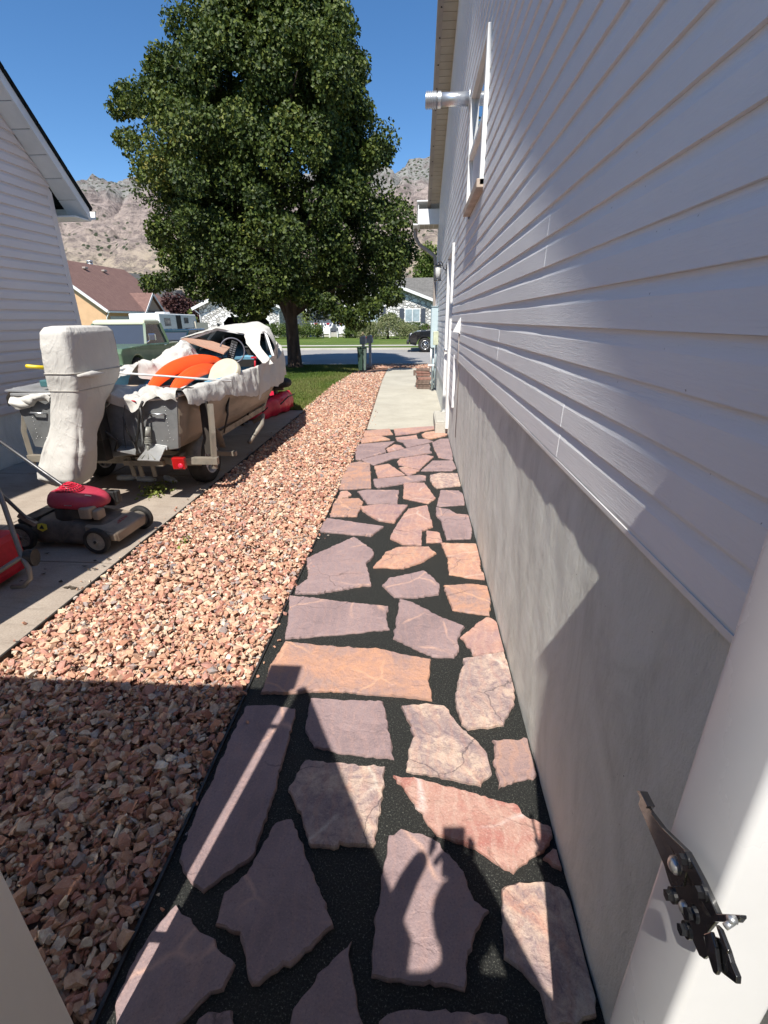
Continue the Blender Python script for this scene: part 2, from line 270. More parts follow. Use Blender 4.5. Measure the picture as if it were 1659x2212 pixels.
RED = flag('red_flagstone', [(.40, .225, .185), (.45, .27, .215), (.37, .15, .12), (.52, .39, .32), (.36, .18, .155)], (.66, .56, .52), .7, .45)
# leaves
def leafmat(name, cols, trans=.35):
    n = NT(name); at = n.node('Attribute', attribute_name='rnd').outputs['Fac']; col = n.ramp(at, [(i/(len(cols)-1), cc) for i, cc in enumerate(cols)])
    n.set(col, .55, 0, Specular_IOR_Level=.28); tr = n.node('BsdfTranslucent'); n.link(n.mix(.6, col, (.10, .16, .01), 'ADD') if False else col, tr.inputs[0]); mx = n.node('MixShader', i_0=trans*.5)
    n.link(n.b.outputs[0], mx.inputs[1]); n.link(tr.outputs[0], mx.inputs[2]); n.link(mx.outputs[0], n.out.inputs[0]); return n.m
L_maple = leafmat('maple_leaves', [(.015, .028, .006), (.034, .056, .010), (.068, .098, .016), (.12, .145, .026), (.20, .17, .024)])
L_grass = leafmat('grass_blades', [(.055, .10, .015), (.085, .135, .022), (.12, .17, .03), (.20, .19, .07)]); L_bush = leafmat('bush_leaves', [(.03, .06, .012), (.06, .10, .018), (.11, .15, .03), (.16, .18, .04)]); L_weep = leafmat('pale_weeping_leaves', [(.09, .12, .04), (.15, .18, .07), (.22, .24, .11), (.29, .28, .15)])
L_purple = leafmat('purple_leaves', [(.02, .010, .012), (.045, .02, .022), (.09, .04, .035), (.12, .06, .04)]); L_lime = leafmat('light_leaves', [(.06, .10, .02), (.12, .17, .03), (.19, .23, .05), (.24, .26, .08)])
# ================================================================ the setting
def structure(o): o['kind'] = 'structure'; return o
def sheet(name, x0, x1, y0, y1, z, m, nx=1, ny=1, fn=None):
    b = MB(); b.grid(lambda u, v: (x0+(x1-x0)*u, y0+(y1-y0)*v, z+(fn(u, v) if fn else 0)), nx, ny, 0, False); return structure(b.build(name, m))
n = NT('dry_ground'); c = n.coord(); n.set(n.ramp(n.noise(c, .06, 6, .6), [(.35, (.10, .13, .035)), (.6, (.26, .22, .13))]), .95); m_dry = n.m
sheet('ground', -1500, 1500, -300, 900, -.06, m_dry)
n = NT('lawn_turf'); c = n.coord(); f = n.noise(n.coord((.35, 1, 1)), .9, 6, .65, .5); n.set(n.mix(n.ramp(n.noise(c, 14, 5, .8), [(.4, .55), (.62, 0)]), n.ramp(f, [(.36, (.085, .135, .026)), (.56, (.13, .185, .04)), (.70, (.27, .24, .09))]), (.05, .085, .016)), .9, 0, Specular_IOR_Level=.15); n.bump(n.noise(c, 18, 4, .8), 1, .06); m_turf = n.m
GX0, GX1 = -2.1, -.76        # gravel strip
sheet('soil_bed', -3.6, .52, .2, 18.4, -.03, m_soil)
b = MB(); b.box(GX1-.006, GX1+.004, .1, 7.42, -.05, .012); structure(b.build('path_edging', m_blackpl))
sheet('path', GX1+.004, .52, .1, 7.42, 0, m_sand)
b = MB(); b.prism([(GX1, 7.42, -.1), (.52, 7.42, -.1), (.52, 17.5, -.1), (-1.0, 17.5, -.1), (-.96, 14, -.1)], (0, 0, .105)); structure(b.build('walkway', m_walk, bevel=.006))
b = MB(); ys = [-1.5, .7, 2.9, 4.95, 6.9, 9.1]; xs = [-4.86, -3.45, GX0]
for i in range(2):
    for j in range(5): b.box(xs[i]+.006, xs[i+1]-.006 if i < 1 else GX0-.0, ys[j]+.006, ys[j+1]-.006, -.12, .0)
structure(b.build('driveway', m_drive, bevel=.008))
sheet('driveway_joint_bed', -4.9, GX0+.005, -1.6, 9.12, -.02, m_soil)
b = MB(); b.box(GX0, GX0+.012, -1, 9.1, -.08, .022); structure(b.build('metal_edging', m_blackpl))
sheet('neighbour_driveway', -14.5, -4.86, 7.3, 19.4, -.006, m_drive)
LX = [(-4.86, 9.1), (-2.15, 9.1), (-2.2, 12.9), (-1.98, 16.6), (-2.0, 18.6), (-4.86, 18.9)]
b = MB(); b.add([(x, y, -.008) for x, y in LX], [tuple(range(len(LX)))]); structure(b.build('front_lawn', m_turf))
sheet('near_kerb', -90, 90, 19.35, 19.7, -.01, m_kerb); sheet('near_verge', -4.86, 3, 18.85, 19.35, -.015, m_turf); sheet('near_pavement', -1.9, 6, 17.5, 19.35, -.012, m_soil)
sheet('street', -120, 120, 19.7, 29.6, -.05, m_asph)
b = MB(); b.box(-120, 120, 29.6, 29.95, -.1, .05); structure(b.build('far_kerb', m_kerb, bevel=.02))
sheet('far_verge', -120, 120, 29.95, 32.4, .03, m_turf); sheet('far_pavement', -120, 120, 32.4, 33.7, .04, m_kerb); sheet('far_lawn', -120, 120, 33.7, 52, .035, m_turf, 30, 8, lambda u, v: .0+.10*v*math.sin(u*80)*.3)
sheet('far_driveway', -25, -17.2, 30, 50, .055, m_kerb)
# grass blades
def grass(name, N, area, hgt, seed, z=0):
    r = np.random.RandomState(seed); pts = []
    while sum(len(p) for p in pts) < N:
        q = area(r, N); pts.append(q)
    p = np.vstack(pts)[:N]; a = r.rand(N)*2*PI; w = .006+.004*r.rand(N); h = hgt*(.5+r.rand(N)); le = (r.rand(N, 2)-.5)*h[:, None]*1.1
    V = np.zeros((N, 3, 3)); V[:, 0, :2] = p-np.c_[np.cos(a), np.sin(a)]*w[:, None]; V[:, 1, :2] = p+np.c_[np.cos(a), np.sin(a)]*w[:, None]; V[:, 2, :2] = p+le; V[:, 0, 2] = V[:, 1, 2] = z; V[:, 2, 2] = z+h
    rv = np.clip(.5+.35*np.sin(p[:, 0]*1.9+1.3*np.sin(p[:, 1]*1.1))+r.randn(N)*.22, 0, 1)
    return tag(mesh_np(name, V.reshape(-1, 3), np.arange(N*3).reshape(-1, 3), L_grass, {'rnd': rv}), kind='stuff')
def edge_x(y): return np.interp(y, [9.1, 12.9, 16.6, 18.6], [-2.15, -2.2, -1.98, -2.0])
def area1(r, N):
    y = 9.1+(18.8-9.1)*r.rand(N)**1.2; x = -4.86+2.9*r.rand(N); k = x < edge_x(y)-.02+.05*r.randn(N); return np.c_[x, y][k]
gr = grass('lawn_grass', 90000, area1, .05, 1); tag(gr, 'mown green grass round the big tree', 'grass')
# crushed stone bed
def hullstone(seed):
    r = random.Random(seed); bm = bmesh.new(); sx, sy, sz = 1, r.uniform(.55, .85), r.uniform(.35, .6)
    for i in range(11):
        v = Vector((r.gauss(0, 1), r.gauss(0, 1), r.gauss(0, 1))).normalized()*r.uniform(.8, 1.05); bm.verts.new((v.x*sx, v.y*sy, v.z*sz))
    res = bmesh.ops.convex_hull(bm, input=bm.verts); bmesh.ops.triangulate(bm, faces=bm.faces)
    bm.verts.ensure_lookup_table(); loose = [v for v in bm.verts if not v.link_faces]
    bmesh.ops.delete(bm, geom=loose, context='VERTS'); bm.verts.index_update()
    V = np.array([v.co[:] for v in bm.verts]); F = np.array([[v.index for v in f.verts] for f in bm.faces]); bm.free(); return V, F
STN = [hullstone(i) for i in range(16)]
def stones(name, P, size, seed, label):
    r = np.random.RandomState(seed); Vs = []; Fs = []; R = []; off = 0; n = len(P); kind = r.randint(0, 16, n)
    for k in range(16):
        idx = np.where(kind == k)[0]; V, F = STN[k]; m = len(idx)
        if not m: continue
        a = r.rand(m)*2*PI; t1 = r.randn(m)*.45; t2 = r.randn(m)*.45; s = size[idx]
        ca, sa, c1, s1, c2, s2 = np.cos(a), np.sin(a), np.cos(t1), np.sin(t1), np.cos(t2), np.sin(t2)
        x = V[None, :, 0]*s[:, None]; y = V[None, :, 1]*s[:, None]; z = V[None, :, 2]*s[:, None]
        y, z = y*c1[:, None]-z*s1[:, None], y*s1[:, None]+z*c1[:, None]; x, z = x*c2[:, None]+z*s2[:, None], -x*s2[:, None]+z*c2[:, None]
        x, y = x*ca[:, None]-y*sa[:, None], x*sa[:, None]+y*ca[:, None]
        W_ = np.stack([x+P[idx, 0, None], y+P[idx, 1, None], z+P[idx, 2, None]], -1); nv = V.shape[0]
        Vs.append(W_.reshape(-1, 3)); Fs.append((F[None]+(np.arange(m)*nv)[:, None, None]).reshape(-1, 3)+off); R.append(np.repeat(r.rand(m), len(F))); off += m*nv
    return tag(mesh_np(name, np.vstack(Vs), np.vstack(Fs), m_stone, {'rnd': np.concatenate(R)}), label, 'gravel', kind='stuff')
def gravel_pts(r, x0, x1, y0, y1, dens, z0, z1, xr=None, xl=None):
    N = int((x1-x0)*(y1-y0)*dens); x = x0+(x1-x0)*r.rand(N); y = y0+(y1-y0)*r.rand(N); z = z0+(z1-z0)*r.rand(N)
    k = np.ones(N, bool)
    if xr is not None: k &= x < xr(y)
    if xl is not None: k &= x > xl(y)
    return np.c_[x, y, z][k]
r = np.random.RandomState(3)
xl = lambda y: np.where(y < 9.1, GX0+.03, edge_x(np.maximum(y, 9.1))); xr = lambda y: np.where(y < 7.4, GX1-.014, np.interp(y, [7.4, 14, 16.1], [GX1-.03, -.98, -1.0]))
A1 = np.vstack([gravel_pts(r, -2.25, -.7, .45, 5.2, 3600, -.018, .030, xr, xl), gravel_pts(r, -2.25, -.7, .45, 2.6, 1900, -.02, .022, xr, xl)]); A2 = gravel_pts(r, -2.25, -.7, 5.2, 9.5, 2600, -.012, .030, xr, xl); A3 = gravel_pts(r, -2.3, -.7, 9.5, 16.2, 1600, -.01, .03, xr, xl)
A4 = gravel_pts(r, -1.9, .45, 17.55, 19.2, 1100, .0, .03)
Nst = 150; yy = r.uniform(.8, 9, Nst); left = r.rand(Nst) < .6; off = np.abs(r.randn(Nst))*.05; st_ = np.c_[np.where(left, GX0-.01-off, GX1+.01+off*.6), yy, np.full(Nst, .012)]; PP = np.vstack([A1, A2, A3, A4, st_]); sz = np.clip(r.lognormal(math.log(.0182), .40, len(PP)), .009, .042); sz[-Nst:] *= .6
stones('gravel', PP, sz, 5, 'red and cream crushed rock strip between driveway and flagstone path')
# mountains
def mtn(x, y):
    d = y+.10*abs(x+300); p = Vector((x*.004, y*.004, 3.1)); crest = 262+26*math.sin(x*.006+1.2)+16*math.sin(x*.019)
    prof = np.interp(d, [380, 520, 640, 800, 1000, 1150, 1500], [0, 22, 75, 165, 225, crest, crest*1.25 if False else crest-30])
    rid = 1-abs(noise.noise(Vector((x*.0065+2, y*.0028, 0))))*2; rid2 = 1-abs(noise.noise(Vector((x*.02, y*.009, 5))))*2
    k = np.interp(d, [430, 620, 800, 1150], [.0, .5, 1, .35]); return prof+k*(rid*30+rid2*14-20)+noise.fractal(Vector((x*.03, y*.03, 1)), 1, 2, 6)*k*24
b = MB(); b.grid(lambda u, v: (-1250+2000*u, 370+1000*v, mtn(-1250+2000*u, 370+1000*v)-1), 330, 170, 0, False)
n = NT('mountain_rock'); c = n.coord(); pz = n.node('SeparateXYZ', i_0=n.node('TexCoord').outputs['Object']).outputs[2]
zz = n.math('ADD', pz, n.math('MULTIPLY', n.math('SUBTRACT', n.noise(c, .012, 6, .6), .5), 90.)); zf = n.math('DIVIDE', zz, 300.)
base = n.ramp(zf, [(.05, (.33, .275, .19)), (.22, (.36, .30, .23)), (.34, (.33, .27, .235)), (.55, (.30, .25, .23)), (.62, (.24, .24, .225)), (.95, (.25, .255, .24))])
base = n.mix(n.ramp(n.noise(n.coord((1, 1, 2)), .06, 8, .75, .5), [(.40, .9), (.56, 0)]), base, (.14, .115, .11))
v = n.node('TexVoronoi', i_Vector=n.mix(.02, c, n.node('TexNoise', i_Vector=c, i_Scale=.2).outputs[1]), i_Scale=.14, i_Randomness=1.0); dots = n.ramp(v.outputs[0], [(.26, 1), (.40, 0)])
clump = n.noise(c, .018, 5, .6); dm = n.math('ADD', n.ramp(zf, [(.05, .12), (.30, .06), (.56, .02), (.64, .26), (1, .32)]), clump); dens = n.ramp(dm, [(.52, 0), (.60, 1)])
base = n.mix(n.math('MULTIPLY', dots, dens), base, (.045, .055, .035)); n.set(base, .95, 0, Specular_IOR_Level=.05)
pb = n.bump(n.noise(n.coord((1, 1, .5)), .05, 9, .7, .6), .8, 10); m_mtn = n.m
structure(b.build('mountains', m_mtn, fix=False))
# ================================================================ siding builder
def siding(mb, P0, U, N, L, z0, z1, lap=.1, p=.0105, holes=(), top=None, seam=3.66, wob=.0009, step=.14, seed=0, phase=0.):
    """laps from z0 to z1 on the wall plane through P0 along unit U with outward normal N; top(u) = roof line"""
    P0 = Vector(P0); U = Vector(U); N = Vector(N); rows = int(math.ceil((z1-z0)/lap-1e-6))
    for r_ in range(rows):
        za = z0+r_*lap; zb = min(za+lap, z1); segs = [(0., L)]
        for (ua, ub, ha, hb) in holes:
            if ha < zb-.02 and hb > za+.02:
                ns = []
                for a, b_ in segs:
                    if ub <= a or ua >= b_: ns.append((a, b_)); continue
                    if ua > a: ns.append((a, ua))
                    if ub < b_: ns.append((ub, b_))
                segs = ns
        for a, b_ in segs:
            us = [a]; sh = ((r_//2)*1.37+seed) % seam
            n_ = max(1, int((b_-a)/step)); us += [a+(b_-a)*i/n_ for i in range(1, n_+1)]
            cuts = [u for u in [sh+seam*i for i in range(-1, 12)] if a+.05 < u < b_-.05]
            us = sorted(us+cuts); last = None; vs = []; fs = []
            def col_(u, par):
                e = .0008 if par else 0
                w = wob*noise.noise(Vector((u*1.7+seed, r_*5.1, 0)))*2+wob*.6*noise.noise(Vector((u*6+seed, r_*3.3, 4)))
                zt = zb if top is None else min(zb, top(u)); zl = min(za, zt)
                q = P0+U*u; i = len(vs)
                for off, z in ((0, zl), (p+w+e, zl+.0012), (p*.84+w+e, zl+(zt-zl)*.64), (p*.22+e, zl+(zt-zl)*.90), (.0015+e, zt)): vs.append((q.x+N.x*off, q.y+N.y*off, z))
                return i
            for u in us:
                par = int((u-sh)//seam+20) % 2
                if last is None: last = col_(u, par); lp = par; continue
                if u in cuts:
                    i = col_(u, lp)
                    for k in range(4): fs.append((last+k, i+k, i+k+1, last+k+1))
                    j = col_(u, 1-lp); fs += [(i+k, j+k, j+k+1, i+k+1) for k in (1, 2, 3)]; last = j; lp = 1-lp
                else:
                    i = col_(u, lp)
                    for k in range(4): fs.append((last+k, i+k, i+k+1, last+k+1))
                    last = i
            mb.add(vs, fs, 0, False)
    return mb
# ================================================================ our house, right
house = thing('house', 'lilac grey sided house on a concrete base, right beside the flagstone path', 'house', (3, 6, 0))
def part(mb, name, m, parent, **k): o = mb.build(name, m, None, **k); o.parent = parent; o.matrix_parent_inverse = par_inv(parent); return o
def par_inv(p):
    M = Matrix.Identity(4); q = p
    while q is not None: M = Matrix.LocRotScale(q.location, q.rotation_euler, q.scale) @ q.matrix_parent_inverse @ M if False else (q.matrix_parent_inverse @ Matrix.LocRotScale(q.location, q.rotation_euler, q.scale)) @ M; q = q.parent
    return M.inverted()
WX = .486; YF = 13.1; RIDGE_Y, RIDGE_Z = 4.15, 6.67
def roofz(y): return RIDGE_Z-.305*(y-RIDGE_Y) if y > RIDGE_Y else RIDGE_Z-.60*(RIDGE_Y-y)
b = MB(); r0 = -4.
def fw(u, v):
    y = r0+(YF-r0)*u; z = -.1+1.29*v; return (WX+.004*noise.noise(Vector((y*1.6, z*.9, 1)))+.0034*noise.noise(Vector((y*7, z*3.5, 4)))+.0012*noise.noise(Vector((y*22, z*18, 8))), y, z)
b.grid(fw, 700, 60); b.box(WX+.02, 8.4, r0, YF-.003, -.1, 1.15); part(b, 'foundation', m_found, house, fix=False)
DY0, DY1, DZ0, DZ1 = 7.06, 8.02, .20, 2.42
b = MB(); sx = WX-.009
U0 = r0; top = lambda u: roofz(U0+u)-.02
hol = [(7.02-U0, 8.06-U0, 0, 2.46), (4.18-U0, 5.26-U0, 2.52, 3.41)]
siding(b, (sx, U0, 0), (0, 1, 0), (-1, 0, 0), YF-U0, 1.175, RIDGE_Z, holes=hol, top=top, seed=1.9)
siding(b, (sx, U0, 0), (0, 1, 0), (-1, 0, 0), YF-U0, .575, 1.175, holes=[(-1, 6.22-U0, 0, 9), (7.02-U0, 8.06-U0, 0, 2.46)], seed=.9)
b.add([(sx+.001, r0, 1.15), (sx+.001, YF, 1.15), (sx+.001, YF, roofz(YF)), (sx+.001, RIDGE_Y, RIDGE_Z), (sx+.001, r0, roofz(r0))], [(0, 1, 2, 3, 4)])
b.add([(sx+.0012, 6.22, .57), (sx+.0012, YF, .57), (sx+.0012, YF, 1.2), (sx+.0012, 6.22, 1.2)], [(0, 1, 2, 3)])
part(b, 'siding', m_siding, house, fix=False)
b = MB(); b.box(sx, 8.4, YF-.01, YF, .5, 3.9); part(b, 'end_wall', m_siding, house); b = MB(); b.box(sx+.01, 8.4, r0, r0+.01, .5, 2.4); part(b, 'end_wall', m_siding, house)
# starter trim under the siding
b = MB(); b.grid(lambda u, v: (sx-.007-.0025*noise.noise(Vector((u*30, 0, 0)))-(.003 if v > .5 else 0), r0+(6.22-r0)*u, 1.152+.028*v), 80, 1); b.box(sx-.012, sx+.02, r0, 6.22, 1.158, 1.17)
part(b, 'starter_strip', m_white, house, fix=False)
b = MB(); b.box(sx-.02, sx+.01, 6.19, 6.235, .55, 1.19); part(b, 'corner_trim', m_siding, house, bevel=.003); b = MB(); b.box(sx-.02, sx+.01, YF-.09, YF+.012, .55, 3.98); part(b, 'corner_trim', m_siding, house, bevel=.003)
# roof with soffit
b = MB(); e = .286; ov = .45
yb, yf = r0-ov, YF+ov-.05
pr = [(yb, roofz(yb)+.02), (RIDGE_Y, RIDGE_Z+.02), (yf, roofz(yf)+.02)]
for (ya, za), (yc, zc) in zip(pr, pr[1:]): b.add([(WX-e, ya, za+.17), (8.7, ya, za+.17), (8.7, yc, zc+.17), (WX-e, yc, zc+.17)], [(0, 1, 2, 3)])
part(b, 'roof', m_roofgrey, house)
b = MB()                      # rake soffit boards run across the wall
def bz(y): return roofz(y)+.0
y = YF-.35; k = 0
while y > RIDGE_Y-.02:
    y2 = y-.125; b.prism([(WX-e+.02, y, bz(y)), (sx+.01, y, bz(y)), (sx+.01, y2+.008, bz(y2+.008)), (WX-e+.02, y2+.008, bz(y2+.008))], (0, 0, .012)); b.prism([(WX-e+.02, y2+.010, bz(y2)+.006), (sx+.01, y2+.010, bz(y2)+.006), (sx+.01, y2-.002, bz(y2)+.006), (WX-e+.02, y2-.002, bz(y2)+.006)], (0, 0, .01)); y = y2
y = RIDGE_Y
while y > r0: y2 = y-.125; b.prism([(WX-e+.02, y, bz(y)), (sx+.01, y, bz(y)), (sx+.01, y2+.008, bz(y2+.008)), (WX-e+.02, y2+.008, bz(y2+.008))], (0, 0, .012)); y = y2
part(b, 'soffit', m_cream, house)
b = MB()
for (ya, yc) in ((YF+.0, RIDGE_Y), (RIDGE_Y, r0-.4)):
    q = [(WX-e, ya, bz(ya)-.018), (WX-e, yc, bz(yc)-.018), (WX-e, yc, bz(yc)+.19), (WX-e, ya, bz(ya)+.19)]; b.prism(q, (.03, 0, 0)); q = [(WX-e+.03, ya, bz(ya)-.012), (WX-e+.03, yc, bz(yc)-.012), (WX-e+.03, yc, bz(yc)+.02), (WX-e+.03, ya, bz(ya)+.02)]; b.prism(q, (.045, 0, 0))
fs_ = part(b, 'rake_fascia', m_fascia, house)
b = MB(); y = YF-.5
while y > RIDGE_Y: b = MB(); b.tube([(WX-e+.052, y, bz(y)-.017), (WX-e+.052, y, bz(y)-.006)], [.011, .011], 8); part(b, 'vent_hole', m_vent, fs_); y -= .43
# eave box, gutter, downspout
ez = roofz(YF)+.03
b = MB(); b.box(-.02, 8.6, YF-.30, YF+.42, ez-.30, ez-.27); b.box(-.02, 8.6, YF-.32, YF-.30, ez-.33, ez-.02); b.prism([(-.02, YF-.30, ez-.27), (-.02, YF+.42, ez-.27), (-.02, YF+.42, ez-.10), (-.02, YF-.30, ez+.08)], (.02, 0, 0))
b.prism([(-.05, YF-.34, ez+.12), (.5, YF-.34, ez+.12), (.5, YF+.48, ez-.10), (-.05, YF+.48, ez-.10)], (0, 0, .03)); part(b, 'eave_return', m_white, house, bevel=.004)
b = MB()
for i in range(6): b.box(.03+.11*i, .13+.11*i, YF-.31, YF+.40, ez-.312, ez-.302)
part(b, 'eave_soffit', m_cream, house)
b = MB(); prf = [(0, 0), (.10, 0), (.13, .06), (.14, .13), (.125, .13), (.115, .07), (.09, .015), (.0, .015)]
b.prism([(-.13, YF+.42+py, ez-.30+pz) for py, pz in prf], (8.7, 0, 0)); b.box(-.135, -.128, YF+.42, YF+.56, ez-.30, ez-.17); b.box(-.13, -.02, YF-.20, YF+.56, ez-.32, ez-.30)
g = part(b, 'gutter', m_white, house)
b = MB(); b.tube([(-.07, YF+.3, ez-.32), (-.07, YF+.3, ez-.50), (.02, YF+.28, ez-.66), (.25, YF+.20, ez-.82), (.40, YF+.12, ez-.94), (.43, YF+.10, ez-1.1), (.43, YF+.09, 1.9), (.43, YF+.09, .15), (.30, YF-.0, .08)], .043, 8, smooth=False); part(b, 'downspout', m_fascia, house)
# door
b = MB(); dx = sx-.012
for y_ in (DY0-.045, DY1-.045): b.box(dx-.026, sx+.02, y_, y_+.09, DZ0-.05 if y_ > 7.5 else .10, DZ1)
b.box(dx-.026, sx+.02, DY0-.045, DY1+.045, DZ1, DZ1+.09); dr = part(b, 'door_frame', m_white, house, bevel=.004)
b = MB(); b.box(sx+.03, sx+.07, DY0+.045, DY1-.045, DZ0, DZ1-.003)
for (a, c_) in ((DZ0+.15, 1.0), (1.15, 2.25)): b.box(sx+.022, sx+.03, DY0+.17, DY0+.44, a, c_); b.box(sx+.022, sx+.03, DY0+.52, DY1-.17, a, c_)
d2 = part(b, 'door', m_cream, house, bevel=.004); b = MB(); b.ball((sx-.02, DY1-.12, 1.15), .03); b.cyl((sx-.0, DY1-.12, 1.15), (sx+.04, DY1-.12, 1.15), .012); part(b, 'handle', m_steel, d2)
b = MB(); b.box(dx-.03, sx+.03, DY0+.045, DY0+.075, DZ0, 1.2); b.box(WX-.005, WX+.03, DY0-.04, DY1+.04, .02, DZ0); part(b, 'threshold', m_white, house)
st = MB(); st.box(WX-.19, WX-.006, 7.1, 8.05, .0, .17); st.box(WX-.175, WX-.006, 7.1, 8.05, .171, .185); o = st.build('door_step', conc('step_concrete', (.50, .48, .42), (.40, .38, .33), (.22, .2, .17)), bevel=.012); tag(o, 'low concrete step block under the side door of the grey house', 'step')
# window with reflecting glass
wy0, wy1, wz0, wz1 = 4.20, 5.24, 2.54, 3.39; wm = (wz0+wz1)/2-.02
b = MB(); t = .055
b.box(sx-.040, sx+.02, wy0-.03, wy0+t-.03, wz0-.03, wz1+.03); b.box(sx-.040, sx+.02, wy1-t+.03, wy1+.03, wz0-.03, wz1+.03)
b.box(sx-.040, sx+.02, wy0+t-.03, wy1-t+.03, wz1-.02, wz1+.03); b.box(sx-.034, sx+.02, wy0+t-.03, wy1-t+.03, wm-.022, wm+.022); wf = part(b, 'window', m_white, house, bevel=.004)
b = MB(); b.box(sx-.060, sx+.02, wy0-.03, wy1+.03, wz0-.045, wz0+.012); part(b, 'window_sill', mat('worn_sill', (.50, .40, .32), .6), wf, bevel=.004)
b = MB(); b.box(sx-.004, sx+.004, wy0+t-.03, wy1-t+.03, wm+.022, wz1-.02); part(b, 'window_glass', NT('mirror_glass').set((.30, .36, .42), .02, .9), wf)
b = MB(); b.box(sx+.006, sx+.012, wy0+t-.03, wy1-t+.03, wz0+.012, wm-.022); part(b, 'insect_screen', mat('insect_screen', (.12, .12, .125), .7), wf)
# stove pipe through the wall
pc = Vector((sx, 5.74, 3.55)); b = MB(); b.cyl(pc+Vector((.02, 0, 0)), pc+Vector((-.33, 0, 0)), .056, 28); pp = part(b, 'vent_pipe', m_galv, house)
b = MB()
for i in range(6): x_ = -.33-.017*i; b.cyl(pc+Vector((x_, 0, 0)), pc+Vector((x_-.010, 0, 0)), .070, 28); b.cyl(pc+Vector((x_-.010, 0, 0)), pc+Vector((x_-.018, 0, 0)), .060, 28)
b.disc(pc+Vector((-.30, 0, 0)), .066, (1, 0, 0), .03, 28); part(b, 'pipe_cap', m_galv, pp)
b = MB(); b.disc(pc+Vector((-.018, 0, 0)), .08, (1, 0, 0), .008, 28); part(b, 'wall_collar', m_galv, pp)
# small dryer hood
q = Vector((sx-.012, 5.60, 1.52)); b = MB(); b.box(q.x-.008, q.x+.012, q.y-.06, q.y+.06, q.z-.07, q.z+.09); b.prism([(q.x-.008, q.y-.05, q.z+.08), (q.x-.075, q.y-.05, q.z-.05), (q.x-.008, q.y-.05, q.z-.06)], (0, .10, 0)); part(b, 'vent_hood', m_white, house, bevel=.003)
b = MB(); b.tube([(q.x-.005, q.y-.02, q.z-.07), (q.x-.006, q.y-.01, 1.16), (WX-.01, q.y, 1.1), (WX-.012, q.y+.01, .3)], .004, 6); part(b, 'cable', m_fascia, house)
# wall lantern
q = Vector((sx-.01, 8.75, 2.40)); b = MB(); b.box(q.x-.012, q.x+.01, q.y-.05, q.y+.05, q.z-.12, q.z+.02); b.tube([(q.x-.01, q.y, q.z-.06), (q.x-.05, q.y, q.z-.03), (q.x-.07, q.y, q.z+.04), (q.x-.10, q.y, q.z+.07), (q.x-.14, q.y, q.z+.05)], .008, 8)
b.tube([(q.x-.14, q.y, q.z+.05), (q.x-.14, q.y, q.z+.01)], [.018, .07], 12); b.cyl((q.x-.14, q.y, q.z-.215), (q.x-.14, q.y, q.z-.20), .065, 12)
for k in range(4): a = k*PI/2+PI/4; b.tube([(q.x-.14+.062*math.cos(a), q.y+.062*math.sin(a), q.z+.01), (q.x-.14+.058*math.cos(a), q.y+.058*math.sin(a), q.z-.20)], .004, 6)
wl = part(b, 'wall_lantern', m_blackmetal, house); b = MB(); b.cyl((q.x-.14, q.y, q.z-.198), (q.x-.14, q.y, q.z+.005), .050, 14); part(b, 'lamp_glass', mat('frosted_glass', (.5, .5, .48), .2), wl)
# electric meter box
b = MB(); b.box(sx-.155, sx-.012, 11.55, 12.0, 1.0, 1.86); b.box(sx-.163, sx-.156, 11.58, 11.97, 1.03, 1.83); b.box(sx-.165, sx-.012, 11.53, 12.02, 1.86, 1.872); mb_ = part(b, 'meter_box', m_palebox, house, bevel=.004)
b = MB(); b.box(sx-.12, sx-.012, 11.0, 11.18, 1.08, 1.36); part(b, 'switch_cover', mat('cream_green_cover', (.55, .58, .42), .5), house, bevel=.01)
b = MB(); b.tube([(sx-.09, 11.75, .99), (sx-.09, 11.75, .06)], .028, 10); part(b, 'conduit', m_palebox, house); b = MB(); b.tube([(sx-.05, 11.15, 1.08), (sx-.05, 11.15, .62)], .018, 8); part(b, 'conduit', m_palebox, house); b = MB(); b.tube([(sx-.03, 11.9, .99), (sx-.03, 11.9, .06)], .016, 8); part(b, 'conduit', m_palebox, house)
b = MB(); b.tube([(sx-.14, 11.6, .99), (sx-.14, 11.6, .62)], .022, 8); b.box(sx-.21, sx-.05, 11.5, 11.62, .60, .63); part(b, 'gas_riser', m_white, house)
# ================================================================ neighbour's house, left (gable end faces us)
nb = thing('neighbour_house', 'pale grey sided house with a black shingle gable roof at the left edge', 'house', (-8, 2, 0))
NX = -4.86; NYF = 7.10; nr0 = -4.; nrY = 2.5; k_ = 1.0; nrZ = 3.08+k_*(7.29-nrY)
def nroof(y): return nrZ-k_*abs(y-nrY)
b = MB(); b.box(-13, NX, nr0, NYF, -.1, .60); part(b, 'foundation', m_found, nb)
b = MB(); siding(b, (NX, nr0, 0), (0, 1, 0), (1, 0, 0), NYF-nr0, .60, nrZ, lap=.115, p=.022, top=lambda u: nroof(nr0+u), seed=4, wob=.0016); b.add([(NX+.001, nr0, .58), (NX+.001, NYF, .58), (NX+.001, NYF, nroof(NYF)), (NX+.001, nrY, nrZ), (NX+.001, nr0, nroof(nr0))], [(0, 1, 2, 3, 4)]); b.box(-13, NX, NYF-.02, NYF, .5, 2.9)
part(b, 'siding', m_sid_l, nb, fix=False)
b = MB(); b.box(NX-.06, NX+.022, NYF-.085, NYF+.012, .56, 3.2); part(b, 'corner_trim', m_sid_l, nb, bevel=.004)
e = .26; yE = 7.44
b = MB(); y = yE
while y > nrY:
    y2 = y-.20; b.prism([(NX, y, nroof(y)), (NX+e, y, nroof(y)), (NX+e, y2+.012, nroof(y2+.012)), (NX, y2+.012, nroof(y2+.012))], (0, 0, .012)); b.prism([(NX, y2+.014, nroof(y2)+.006), (NX+e, y2+.014, nroof(y2)+.006), (NX+e, y2-.002, nroof(y2)+.006), (NX, y2-.002, nroof(y2)+.006)], (0, 0, .01)); y = y2
